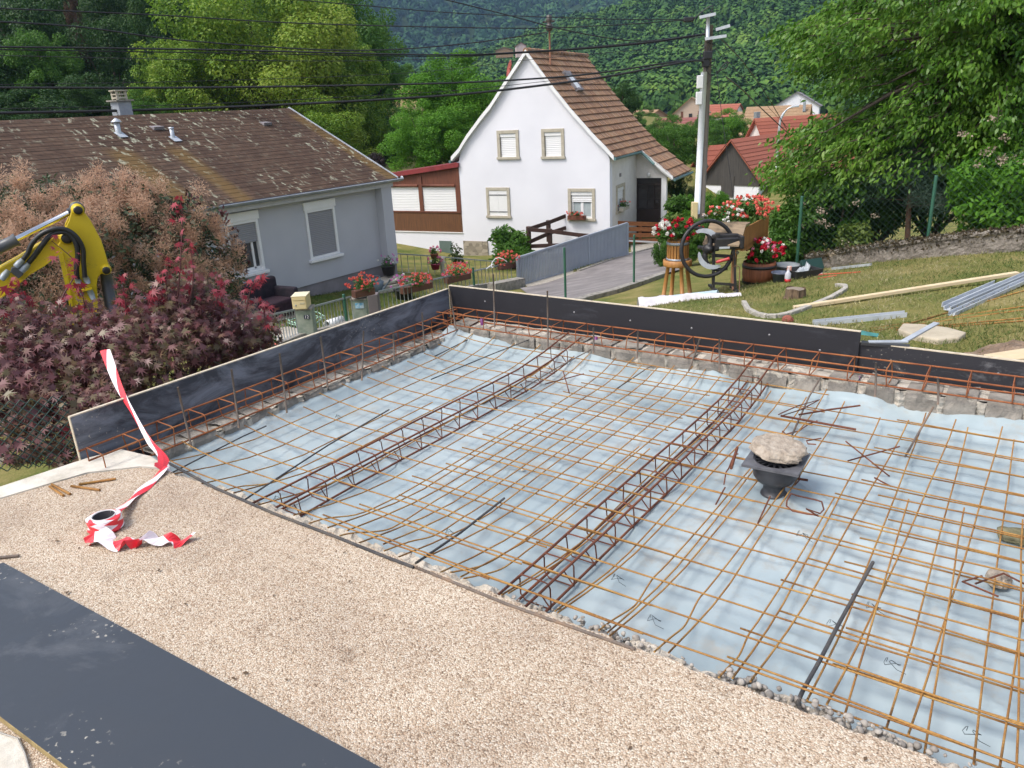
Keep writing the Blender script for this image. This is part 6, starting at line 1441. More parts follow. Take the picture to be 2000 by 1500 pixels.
# ================================================================ EXCAVATOR ARM
M_yel = mat("yellow machine paint", (.58,.42,.008), (.50,.35,.008), 2.2, .42, .05, 40, c3=(.62,.46,.02))
_nt = M_yel.node_tree; _N, _L, _P = _nt.nodes, _nt.links, _nt.nodes["Principled BSDF"]          # grease smears and scratches
_s = noise(_N, _L, 9, 8, .75, coords(_N, _L, 'Object', (1, 1, 2.2))); _r = ramp(_N, [(.60,(0,0,0)), (.72,(.75,.75,.75))]); _L.new(_s.outputs[0], _r.inputs[0])
_b = _P.inputs['Base Color'].links[0].from_socket; _L.new(mixc(_N, _L, _r.outputs[0], _b, (.10,.075,.03)), _P.inputs['Base Color']); M_hose = mat("black rubber hose", (.018,.018,.02), rough=.45); M_chrome = mat("chrome rod", (.75,.76,.78), rough=.15, metal=1.0); M_cyl = mat("dark grey cylinder", (.07,.075,.085), rough=.4); M_pin = mat("greasy pin", (.02,.018,.016), rough=.35)
DE = 7.2
ex = thing("excavator", at(90,640,DE), "yellow mini excavator arm with black hydraulic hoses behind the red maple", "excavator")
ey = unit(A(*(ray(120,520))*A(1,1,0)))         # away from the eye, flat
def ep(x, y, o=0.0): return onplane(x, y, at(120,520,DE), ey) + ey*o
def eplate(pts, o, th): return MB().prism([ep(x, y, o) for x, y in pts], ey*th)
def px6(l): return [(x/5.769, 380+y/5.769) for x, y in l]
dip = px6([(808,120),(830,108),(880,108),(915,135),(940,185),(1010,275),(1075,395),(1130,500),(1165,600),(1190,690),(1218,790),(1222,830),(1190,850),(1120,880),(1092,920),(1080,1000),(1090,1120),(1098,1300),(1100,1480),(960,1500),(850,1440),(800,1170),(770,960),(740,780),(700,650),(640,560),(740,420),(735,350),(770,280),(790,200)])
eplate(dip, -.10, .018).build("dipper_side", M_yel, ex, bevel=.006); eplate(dip, .10, .018).build("dipper_side", M_yel, ex, bevel=.006)
# edge plates between the two sides
q = MB(); idx = [4,5,6,7,8,9,10]; P = [dip[i] for i in idx]
for (xa,ya),(xb,yb) in zip(P[:-1], P[1:]): q.prism([ep(xa,ya,-.081), ep(xb,yb,-.081), ep(xb-2.2,yb+.8,-.081), ep(xa-2.2,ya+.8,-.081)], ey*.180)
P = [dip[i] for i in (20,21,22,23,24)]
for (xa,ya),(xb,yb) in zip(P[:-1], P[1:]): q.prism([ep(xa,ya,-.081), ep(xb,yb,-.081), ep(xb+2.2,yb-.5,-.081), ep(xa+2.2,ya-.5,-.081)], ey*.180)
q.build("dipper_web", M_yel, ex)
q = MB(); lf = px6([(650,640),(700,640),(760,900),(800,1140),(850,1440),(810,1440),(760,1150),(705,890)]); q.prism([ep(x, y, -.115) for x, y in lf], ey*.014); q.build("edge_rib", M_yel, ex)
for (x,y,r_) in ((868,160,.035), (745,472,.042), (1180,825,.032)):
    c = ep(x/5.769, 380+y/5.769, -.15); q = MB(); q.lathe(c, [(r_*.5,-.002), (r_,0), (r_,.04), (r_*1.35,.05), (r_*1.35,.30), (r_,.31), (0,.31)], 24, ey); bo = q.build("pin_boss", M_yel, ex)
    MB().lathe(c - ey*.006, [(0,0), (r_*.55,0), (r_*.95,.003), (r_*.95,.012), (0,.012)], 20, ey).build("pin", M_pin, bo)
boom = px6([(-120,910),(0,810),(200,700),(420,560),(640,455),(690,420),(740,425),(790,470),(790,520),(740,570),(640,680),(500,790),(330,890),(150,1050),(0,1160),(-120,1260)])
eplate(boom, -.065, .016).build("boom_side", M_yel, ex, bevel=.005); eplate(boom, .050, .016).build("boom_side", M_yel, ex, bevel=.005)
q = MB(); P = boom[:5]
for (xa,ya),(xb,yb) in zip(P[:-1], P[1:]): q.prism([ep(xa,ya,-.075), ep(xb,yb,-.075), ep(xb+.6,yb+4,-.075), ep(xa+.6,ya+4,-.075)], ey*.15)
P = boom[9:]
for (xa,ya),(xb,yb) in zip(P[:-1], P[1:]): q.prism([ep(xa,ya,-.08), ep(xb,yb,-.08), ep(xb-.8,yb-2.4,-.08), ep(xa-.8,ya-2.4,-.08)], ey*.16)
q.build("boom_flange", M_yel, ex)
q = MB(); q.tube([ep(x/5.769, 380+y/5.769, -.02) for x, y in ((868,160),(760,212),(180,500))], .021, 14); q.build("piston_rod", M_chrome, ex)
q = MB(); q.lathe(ep(868/5.769,380+160/5.769,-.07), [(.045,0),(.055,.005),(.055,.1),(.045,.105)], 18, ey); q.rod(ep(850/5.769,380+168/5.769,-.02), ep(775/5.769,380+205/5.769,-.02), .034, 12); q.build("rod_eye", M_cyl, ex)
q = MB(); cy0, cy1 = ep(195/5.769,380+500/5.769,-.02), ep(-150/5.769,380+665/5.769,-.02); q.tube([cy0, cy0+(cy1-cy0)*.08, cy0+(cy1-cy0)*.10, cy1], [.050,.050,.044,.044], 18); q.build("cylinder", M_cyl, ex)
def hose(pts, r, rib, lab):
    P = interp([ep(x/5.769, 380+y/5.769, o) for x, y, o in pts], 90); rs = [r*(1+.10*(i % 2)) if rib else r for i in range(90)]; MB().tube(P, rs, 10).build(lab, M_hose, ex)
hose([(255,715,-.11),(310,640,-.13),(365,520,-.15),(470,415,-.17),(610,360,-.18),(740,370,-.18),(850,450,-.18),(920,580,-.17),(930,740,-.16),(945,900,-.15)], .018, False, "hose")
hose([(320,750,-.10),(400,650,-.12),(470,545,-.15),(560,440,-.16),(680,395,-.17),(780,430,-.17),(850,540,-.17),(865,680,-.16),(850,800,-.15),(860,920,-.14)], .019, True, "hose")
for x0,y0,x1,y1 in ((180,790,260,710),(240,840,325,755),(855,910,890,990),(945,890,985,975),(880,1030,910,1110),(990,1030,1040,1150),(20,930,100,830)):
    q = MB(); q.tube([ep(x0/5.769,380+y0/5.769,-.12), ep((x0+x1)/2/5.769,380+(y0+y1)/2/5.769,-.12), ep(x1/5.769,380+y1/5.769,-.12)], [.022,.026,.019], 8); q.build("hose_fitting", M_galv, ex)
q = MB(); q.prism([ep(x/5.769, 380+y/5.769, -.12) for x, y in ((130,800),(190,790),(270,850),(260,880),(210,920),(120,850))], ey*.06); q.build("manifold", M_cyl, ex, bevel=.005)
q = MB(); q.prism([ep(x/5.769, 380+y/5.769, -.16) for x, y in ((845,1050),(1020,1010),(1025,1030),(850,1075))], ey*.06); q.build("hose_bracket", M_yel, ex)
q = MB(); q.tube([ep(1180/5.769,380+840/5.769,0), ep(1210/5.769,380+1000/5.769,0), ep(1260/5.769,380+1330/5.769,0)], [.040,.046,.046], 16); q.build("bucket_cylinder", M_cyl, ex)

# ================================================================ UTILITY POLE, WIRES, LAMP
M_pole = mat("grey pole timber", (.21,.18,.15), (.13,.11,.095), 6, .95, .4, 30, stretch=(8,8,.4))
DP = 28.0
def pp_(x, y, o=0): return at(x, y, DP+o)
up0, up1 = pp_(1366,432), pp_(1386,40)
t = thing("utility_pole", up0, "tall grey utility pole with a bright metal cable guard and cross arms", "utility pole")
def onpole(y, dx=0): f = (432-y)/(432-40); return up0 + (up1-up0)*f + fx*dx
MB().tube([onpole(445), onpole(240), onpole(48)], [.17,.15,.125], 14).build("pole", M_pole, t)
q = MB(); q.tube([onpole(415,-.14)-fy*.14, onpole(134,-.13)-fy*.13], .105, 14); q.build("cable_guard", mat("bright zinc guard", (.74,.77,.80), (.64,.67,.71), 3, .4), t)
def arm(x0,y0,x1,y1): q = MB(); q.bar(pp_(x0,y0,-.25), pp_(x1,y1,-.25), .08, .09); q.build("cross_arm", M_zincl, t)
arm(1366,34,1398,27); arm(1398,58,1426,50); arm(1377,76,1419,70)
q = MB(); q.rod(pp_(1383,32,-.2), pp_(1382,74,-.2), .06, 10); q.build("top_tube", M_zincl, t)
for y in (160,192): q = MB(); q.box(pp_(1367 if y < 180 else 1365, y, -.25), (.19,.16,.40), fx); q.build("junction_box", M_pvc, t, bevel=.02)
q = MB(); q.box(pp_(1356,416,-.3), (.20,.2,.75), fx); q.build("meter_cabinet", M_mail, t, bevel=.02)
rr_ = random.Random(9); q = MB()
for i in range(11):
    y0 = rr_.uniform(66,150); a = onpole(y0, rr_.uniform(-.22,.2)) - fy*.18; b = onpole(y0+rr_.uniform(15,50), rr_.uniform(-.22,.25)) - fy*.2
    q.tube(interp([a, (a+b)/2 + fx*rr_.uniform(-.25,.3), b], 8), .011, 5)
q.tube(interp([pp_(1400,140), pp_(1418,132), pp_(1422,121), pp_(1412,128), pp_(1400,145)], 16), .02, 5); q.tube(interp([pp_(1352,40), pp_(1375,20), pp_(1392,11), pp_(1389,24)], 14), .018, 5)
q.build("cable_bundle", M_hose, t)
for c_, sz in ((pp_(1345,38), (.34,.14,.14)), (pp_(1378,122,-.2), (.22,.18,.30)), (pp_(1382,108,-.2), (.28,.22,.25))): q = MB(); q.box(c_, sz, fx); q.build("cable_joint", M_hose, t, bevel=.03)
M_cab = mat("black cable", (.014,.014,.016), rough=.5)
def wire(label, pts, r=.02, d0=22, d1=28):
    n = len(pts); P = [at(x, y, d0+(d1-d0)*i/(n-1)) for i, (x, y) in enumerate(pts)]; P = interp(P, 40) if n > 2 else P
    MB().tube(P, r, 5).build("overhead_cable", M_cab, label=label, cat="cable", group="overhead cables")
wire("topmost overhead cable, from the left edge to the black joint by the pole top", [(-60,14),(300,29),(600,46),(1000,55),(1180,50),(1340,39)], .016)
wire("overhead cable sagging from upper left to the roof mast of the white house", [(-60,40),(150,52),(350,78),(600,96),(760,97),(920,84),(1068,63)], .020, 22, 31)
wire("upper of the middle overhead cables meeting the pole below its cross arms", [(-60,91),(400,97),(850,107),(1030,101),(1235,86),(1378,66)], .022)
wire("second of the middle overhead cables just under the upper one", [(-60,96),(400,103),(850,110),(1030,103),(1235,88),(1378,68)], .014)
wire("thin overhead cable passing low behind the middle cables", [(-60,107),(400,117),(700,119),(880,113),(1100,96),(1370,72)], .010, 24, 30)
wire("thin overhead line from the left edge past the roof apex", [(-60,166),(400,158),(800,142),(1080,112),(1375,88)], .008, 24, 30)
wire("thick overhead cable crossing the gable in its upper half", [(-60,171),(400,171),(850,163),(1070,152),(1180,141),(1310,122),(1372,118)], .027)
wire("thickest overhead cable crossing the gable and the roof window", [(-60,222),(400,211),(850,188),(1080,164),(1200,147),(1350,119),(1374,124)], .034)
wire("thin cable running just above the thickest one", [(-60,214),(400,203),(700,188),(900,176),(1100,155)], .009)
wire("overhead cable entering from the top edge and running right to the pole head", [(560,-2),(700,10),(900,26),(1180,37),(1340,38)], .014, 24, 28)
wire("steep overhead cable from the top edge falling to the right of the roof mast", [(860,-3),(990,29),(1080,53),(1180,73),(1262,80),(1375,66)], .018, 26, 28)
wire("thin drop wire across the gable wall to the pole", [(935,229),(1020,208),(1092,183),(1200,150),(1370,105)], .006, 29.6, 28)
wire("black service cable falling right from the pole to the farmhouse roof, upper one", [(1408,76),(1453,123),(1500,190),(1542,262)], .020, 28, 50)
wire("black service cable falling right from the pole to the farmhouse roof, lower one", [(1419,151),(1450,175),(1480,205),(1542,263)], .028, 28, 50)
wire("thin black cable from the pole behind the cherry tree", [(1395,92),(1450,150),(1520,230),(1620,330)], .010, 28, 45)
wire("thin light stay wire from the pole down into the garden", [(1398,130),(1412,240),(1433,392)], .010, 28, 27)
lp_ = at(1516,330,62); t = thing("street_lamp", lp_, "grey curved street lamp in front of the red farmhouse roof", "street lamp")
MB().tube(interp([at(1516,330,62), at(1522,250,62), at(1527,228,62), at(1537,214,62), at(1548,208.5,62), at(1556,207,62)], 24), [.09]*12+[.06]*12, 8).build("mast", M_zincl, t)
q = MB(); q.bar(at(1545,208.5,62), at(1561,206.6,62), .3, .16); q.build("lamp_head", M_zincl, t, bevel=.04)
# ================================================================ PLANTS
M_bark = mat("bark", (.11,.085,.065), (.06,.045,.035), 8, .95, .8, 30, stretch=(3,3,.6))
L_yel = leafmat("yellow green leaves", [(.07,.16,.014), (.15,.265,.025), (.235,.33,.038), (.30,.37,.06)], .4, .55, .5)
L_dark = leafmat("dark green leaves", [(.015,.044,.010), (.034,.088,.017), (.068,.14,.028)], .3, .55, .4)
L_mid = leafmat("mid green leaves", [(.034,.10,.012), (.076,.18,.022), (.125,.245,.034)], .4, .55, .5)
L_bright = leafmat("bright walnut leaves", [(.05,.155,.011), (.105,.26,.020), (.165,.34,.036)], .42, .55, .6)
L_olive = leafmat("dusty olive leaves", [(.025,.045,.014), (.05,.08,.025), (.08,.105,.04)], .25, .6, .5)
L_brown = leafmat("dead brown needles", [(.05,.028,.018), (.085,.05,.03), (.12,.075,.05)], .1, .8, .5)
L_cherry = leafmat("cherry leaves", [(.032,.095,.010), (.075,.185,.017), (.13,.265,.028), (.20,.33,.05)], .42, .42, 1.1, .4)
L_bush = leafmat("hedge leaves", [(.026,.072,.010), (.058,.14,.018), (.10,.20,.03)], .38, .5, 2)
L_bushy = leafmat("yellow green hedge leaves", [(.05,.09,.014), (.10,.15,.026), (.16,.20,.05)], .3, .5, 2)
L_blue = leafmat("blue grey needles", [(.02,.045,.030), (.04,.075,.05), (.07,.11,.08)], .1, .6, 2)
_crowns = {}
def crown_mesh(kind, seed, n, sz, m):
    key = (kind, seed, m.name)
    if key in _crowns: return _crowns[key]
    rng = np.random.default_rng(seed)
    if kind == 'round': cl = ball_clumps(rng, 95, (0,0,0), (1.06,1.06,1.06), (.11,.26), .25)
    elif kind == 'tall': cl = [(x*(1-.35*max(0, z)), y*(1-.35*max(0, z)), z*1.0, r) for x, y, z, r in ball_clumps(rng, 95, (0,0,0), (1.05,1.05,1.05), (.10,.23), .25)]
    else:        # spire: whorls narrowing to the top
        cl = []
        for i in range(110):
            z = rng.random()**1.3*2-1; rr = (1-z)*.5*.9 + .04; a = rng.random()*6.28; q = rr*(.4+.6*rng.random()); cl.append((math.cos(a)*q, math.sin(a)*q, z-.12*q, .07+.12*rr))
    V = clump_leaves(rng, cl, int(n*2.2), sz*.68, DIAMOND, .5, .35 if kind != 'spire' else .6, .5)
    o = arrays("crown", V, 4, m); me = o.data
    off = np.array(o.location); bpy.data.objects.remove(o)
    me.transform(Matrix.Translation(off)); _crowns[key] = (me, cl); return _crowns[key]
def tree(label, px, d, ytop, ybot, rx, kind, seed, m, n=22000, sz=.055, name="tree", group=None, trunkm=None, base=None, ry=None, gzv=None):
    """px: photo column of the trunk, ytop / ybot: photo rows of the crown's top and bottom, rx: crown half width in photo pixels"""
    top, bot = at(px, ytop, d), at(px, ybot, d); g = drop(top) if gzv is None else A(top[0], top[1], gzv)
    t = thing(name, g, label, "tree", group); R_ = rx*d/F*1.04; zc, hz_ = (top[2]+bot[2])/2, (top[2]-bot[2])/2
    me, cl = crown_mesh(kind, seed, n, sz, m)
    o = bpy.data.objects.new("crown", me); scene.collection.objects.link(o); o.parent = t
    o.location = (top[0]-g[0], top[1]-g[1], zc-g[2]); o.scale = (R_, R_ if ry is None else ry, hz_); o.rotation_euler.z = seed*1.7 + px*.013
    ca, sa = math.cos(o.rotation_euler.z), math.sin(o.rotation_euler.z)
    mb = MB(); c0 = A(top[0], top[1], zc); rt_ = max(.06, hz_*.035)
    mb.tube([g - UP*.3, g + (c0-g)*.5 + A(.1,.05,0)*hz_*.05, c0, c0 + UP*hz_*.7], [rt_*1.3, rt_, rt_*.75, rt_*.2], 8)
    for i in range(0, len(cl), 6):
        x, y, z, r = cl[i]; e = c0 + A((x*ca-y*sa)*R_, (x*sa+y*ca)*R_, z*hz_); s = c0 + UP*(-.75+.6*((i*.37) % 1))*hz_; mb.tube([s, (s+e)/2 + UP*.06*hz_, e], [rt_*.5, rt_*.3, rt_*.1], 5)
    mb.build("trunk", trunkm or M_bark, t); return t
# behind the bungalow
tree("big yellow green tree rising behind the bungalow roof", 470, 52, -70, 330, 185, 'round', 1, L_yel, 30000, .050)
tree("yellow green tree joined to the right side of the biggest one", 640, 54, 20, 330, 95, 'round', 2, L_yel, 22000, .060)
tree("yellow green bushy tree behind the bungalow ridge, left of the biggest one", 345, 50, 60, 300, 85, 'round', 3, L_yel, 22000, .062)
tree("yellow green lower tree behind the right end of the bungalow roof", 590, 46, 190, 400, 120, 'round', 1, L_yel, 30000, .050)
tree("dark green round topped tree behind the yellow green trees", 660, 66, -25, 250, 105, 'round', 4, L_mid, 22000, .055)
tree("dark tree to the right of the round topped one, with bare stems", 708, 64, 60, 290, 62, 'tall', 5, L_mid, 16000, .062)
tree("small round tree at the edge of the tan meadow", 772, 88, 118, 172, 32, 'round', 3, L_mid, 22000, .062)
for (x, d, yt, yb, rx, k, s, m, l) in [
  (20,62,-60,260,95,'round',2,L_dark,"dark tree at the left picture edge behind the bungalow chimney"), (60,55,40,250,70,'tall',5,L_mid,"mid green tree in the dark wood, left of the brown conifer"), (120,60,-80,170,26,'spire',6,L_brown,"dead brown conifer standing in the dark wood on the left"),
  (200,58,30,300,85,'round',4,L_dark,"dark leafy tree behind the bungalow chimney"), (235,66,-90,160,80,'round',1,L_dark,"tall dark tree above the chimney at the top edge"), (160,52,130,290,60,'round',3,L_dark,"low dark tree left of the chimney above the ridge"),
  (60,50,170,300,75,'round',2,L_dark,"low dark tree over the left end of the bungalow ridge"), (290,64,-60,200,70,'tall',5,L_dark,"dark tree between chimney and the big yellow green tree"), (-60,56,60,300,90,'round',4,L_dark,"dark tree cut by the left picture edge"), (275,48,170,290,45,'round',1,L_mid,"fresh green small tree right of the chimney"),
  (110,72,-120,120,70,'spire',6,L_dark,"dark spruce at the top left behind the dead conifer"), (170,74,-130,120,70,'spire',6,L_dark,"dark spruce at the top left, right of the dead conifer"), (380,70,-90,120,90,'round',2,L_mid,"green tree far behind the big yellow green one, left"), (560,72,-60,150,80,'round',4,L_mid,"green tree far behind the big yellow green one, right"), (600,62,30,180,70,'tall',5,L_mid,"green tree between the yellow green and the round topped tree")]:
    tree(l, x, d, yt, yb, rx, k, s, m, *( (16000,.062) if k == 'tall' else (16000,.05) if k == 'spire' else (22000,.062) if s == 3 else (30000,.050) if s == 1 else (22000,.060) if s == 2 else (22000,.055)))
# between the houses
tree("bright green walnut tree behind the left slope of the white house roof", 880, 44, 98, 300, 108, 'round', 2, L_bright, 22000, .060)
tree("bright green walnut tree just above the red veranda roof", 822, 40, 195, 350, 80, 'round', 7, L_bright, 22000, .060)
tree("bright green low tree behind the bungalow corner", 880, 41, 215, 350, 70, 'round', 7, L_bright, 22000, .060)
tree("dusky green tree behind the walnuts near the meadow", 700, 58, 215, 380, 75, 'round', 4, L_dark, 22000, .055)
tree("dark green bushy tree between the bungalow gable and the walnuts", 660, 42, 290, 420, 70, 'round', 4, L_mid, 22000, .055)
tree("dark bushy tree at the foot of the tan meadow", 765, 62, 210, 330, 55, 'round', 2, L_mid, 22000, .06)
tree("small purple black bush behind the bungalow gable end", 733, 37, 296, 345, 17, 'round', 8, leafmat("purple black leaves", [(.012,.010,.010), (.03,.02,.022), (.05,.03,.03)], .1), 5000, .13)
tree("shrub behind the wing roof beside the bungalow verge", 600, 36, 330, 420, 60, 'round', 4, L_mid, 22000, .055)
# right of the white house
tree("dark conifer bush behind the right slope of the white house roof", 1216, 46, 146, 300, 38, 'tall', 5, L_dark, 16000, .062)
tree("green tree behind the porch roof of the white house", 1318, 50, 228, 345, 58, 'round', 7, L_mid, 22000, .060)
tree("light green tree among the village houses left of the pole", 1302, 80, 225, 300, 40, 'round', 2, L_mid, 22000, .060)
tree("light green tree behind the barn right of the pole", 1425, 85, 212, 290, 42, 'round', 2, L_bright, 22000, .060)
tree("green tree left of the barn roof beside the pole", 1400, 74, 235, 310, 32, 'round', 7, L_mid, 22000, .060)
tree("small round tree by the white chalet", 1468, 140, 208, 245, 16, 'round', 3, L_mid, 22000, .062)
tree("small tree near the chalet above the tan roof", 1515, 138, 222, 246, 14, 'round', 3, L_mid, 22000, .062)
tree("dark shrub in the garden right of the porch", 1328, 33, 335, 425, 30, 'round', 4, L_dark, 22000, .055)
tree("mid green shrub below the utility pole", 1345, 29, 380, 450, 30, 'round', 7, L_bright, 22000, .060)
tree("tall garden shrub between the pole and the barn", 1400, 30, 365, 460, 32, 'round', 3, L_bright, 22000, .062)
tree("fresh green shrub in front of the barn's white base", 1440, 34, 388, 470, 40, 'round', 7, L_bright, 22000, .060)
tree("shrub behind the flywheel of the chaff cutter", 1350, 21, 415, 520, 48, 'round', 3, L_mid, 22000, .062)
tree("shrub behind the red flowers of the wine press", 1302, 22, 440, 535, 24, 'round', 8, L_bush, 5000, .13)
# small trees round the village on the valley floor
_vr = random.Random(3)
for i, (x, y, d) in enumerate([(1262,215,150),(1325,212,170),(1375,225,130),(1480,225,175),(1590,240,140),(1540,245,160),(1620,250,110),(1240,225,120),(1385,232,160),(1455,250,125)]):
    tree(["tree at the hill foot left of the pink village house","tree at the hill foot between the left village houses","tree hiding the dull red village roof","tree at the hill foot above the red orange roof","tree right of the chalet","tree below the chalet","tree by the faded tan roof under the cherry branches","tree at the hill foot beside the white house roof","tree behind the pole among the village roofs","tree in front of the red orange roof"][i],
         x, d, y-6, y+40, 22, 'round', 2, L_mid, 22000, .060)

def bush(label, c, r3, n, sz, m, seed, shape=LEAF, nc=30, name="shrub", stems=True, cr=(.25,.42), cat="shrub", extra=None):
    rng = np.random.default_rng(seed); c = A(*c); r3 = A(*r3); g = drop(c); g[2] = min(g[2], c[2]-r3[2]*.4)
    t = thing(name, g, label, cat); cl = ball_clumps(rng, nc, c, r3, cr, .3)
    arrays("foliage", clump_leaves(rng, cl, n, sz, shape, .35, .25, .5), len(shape), m, t)
    if stems:
        mb = MB()
        for i in range(9): e = A(*cl[i][:3]); mb.tube([g - UP*.05, (g+e)/2 + A(0,0,.1*r3[2]), e], [.035*r3[2]+.008, .02*r3[2]+.006, .006], 6)
        mb.build("stems", M_bark, t)
    return t, cl
def pxr(px, d): return px*d/F
bush("leafy shrub at the foot of the white house, right of the grey green door", at(998,478,26.5), (pxr(42,26.5), .8, pxr(48,26.5)), 2600, .16, L_mid, 3)
bush("low shrub growing under the dark timber railing", at(1000,500,25.6), (pxr(55,26), .6, pxr(22,26)), 1800, .14, L_mid, 4)
bush("round green bush under the window of the white house", at(1182,447,28.9), (pxr(16,29), .4, pxr(12,29)), 1100, .09, L_olive, 5, BLADE)
bush("thin climbing rose against the white wall beside the window", at(1146,440,29), (pxr(16,29), .3, pxr(18,29)), 260, .12, L_mid, 6, cr=(.15,.3))
bush("tall thin plant between the grey green door and the stone base", at(893,500,27.6), (pxr(12,28), .3, pxr(34,28)), 260, .12, L_olive, 7, cr=(.15,.3))
bush("shrub in the garden just right of the porch post", at(1325,415,29), (pxr(24,29), .8, pxr(40,29)), 2400, .14, L_bush, 8)
bush("yellow green shrub in front of the plank fence's right end", at(1318,445,24), (pxr(22,24), .5, pxr(30,24)), 1500, .13, L_bushy, 9)
# bushes behind the mossy wall
bush("dark hedge shrub behind the barrel planter", at(1560,445,13.6), (pxr(62,13.6), .8, pxr(75,13.6)), 6000, .085, L_bush, 11)
bush("hedge shrub with small pale flowers behind the mossy wall", at(1640,420,13.6), (pxr(60,13.6), .8, pxr(75,13.6)), 6000, .085, L_bush, 12)
bush("yellow green plant just above the mossy wall", at(1665,462,12.9), (pxr(40,13), .3, pxr(28,13)), 1600, .08, L_bushy, 13)
bush("leafy hedge behind the mossy wall at the right picture edge", at(1960,380,13), (pxr(110,13), .9, pxr(95,13)), 9000, .09, L_bright, 14)
bush("dark hedge far behind the fence post on the mossy wall", at(1830,360,15.5), (pxr(150,15.5), .8, pxr(95,15.5)), 8000, .09, L_mid, 15)
bush("dark shrubs behind the small pine", at(1720,380,15), (pxr(110,15), .8, pxr(95,15)), 8000, .09, L_bush, 16)
bush("shrub with pale blossoms low at the barrel planter's back", at(1530,480,12.8), (pxr(34,12.8), .5, pxr(40,12.8)), 2600, .075, L_bush, 17)
for i, (x, y, d, k) in enumerate([(1640,440,12.9,7),(1690,445,12.9,5),(1600,430,12.9,5),(1960,290,12.4,7),(1990,320,12.4,8)]):
    rng = np.random.default_rng(40+i); c = at(x, y, d); cc = c + rng.normal(size=(k,3))*A(.45,.45,.25); npt = 24; C = (cc[:,None,:] + rng.normal(size=(k,npt,3))*A(.035,.035,.022)).reshape(-1,3)
    t = thing("blossom_cluster", c, ["pale flower heads in the hedge behind the mossy wall, middle","pale flower heads in the hedge right of the middle ones","pale flower heads in the hedge behind the barrel planter","cream elder blossoms hanging at the right picture edge","cream elder blossoms below the others at the right edge"][i], "blossoms"); arrays("blossoms", leafpolys(C, rng.normal(size=C.shape), rng.normal(size=C.shape)+UP, .022, PETAL), 4, leafmat("pale blossom", [(.22,.19,.13), (.34,.28,.2), (.40,.31,.25)], .2, .7, 5), t)
# small pine
pn_ = at(1778,452,13.6); rng = np.random.default_rng(77); t = thing("pine_tree", pn_, "small blue green pine with a bare brown trunk behind the mossy wall", "tree")
tp_ = at(1775,300,13.6); MB().tube([pn_ - UP*.5, (pn_+tp_)/2, tp_], [.045,.035,.012], 8).build("trunk", mat("pine trunk", (.13,.07,.045), (.08,.045,.03), 9, .9), t)
cl = []; mb = MB()
for i in range(46):
    h = .25 + .75*rng.random(); a = rng.random()*6.28; l = (1.05-h)*1.0+.15; s = pn_+(tp_-pn_)*h; e = s + A(math.cos(a)*l, math.sin(a)*l, .12*l); mb.tube([s, e], [.012,.004], 5)
    for k in (.5,.75,1.0): q_ = s+(e-s)*k; cl.append((*q_, .13+.06*rng.random()))
mb.build("branches", M_bark, t)
V = clump_leaves(rng, cl, 9000, .12, [(0,-.02,0),(1,-.012,0),(1,.012,0),(0,.02,0)], .05, -.1, .2); arrays("needles", V, 4, L_blue, t)
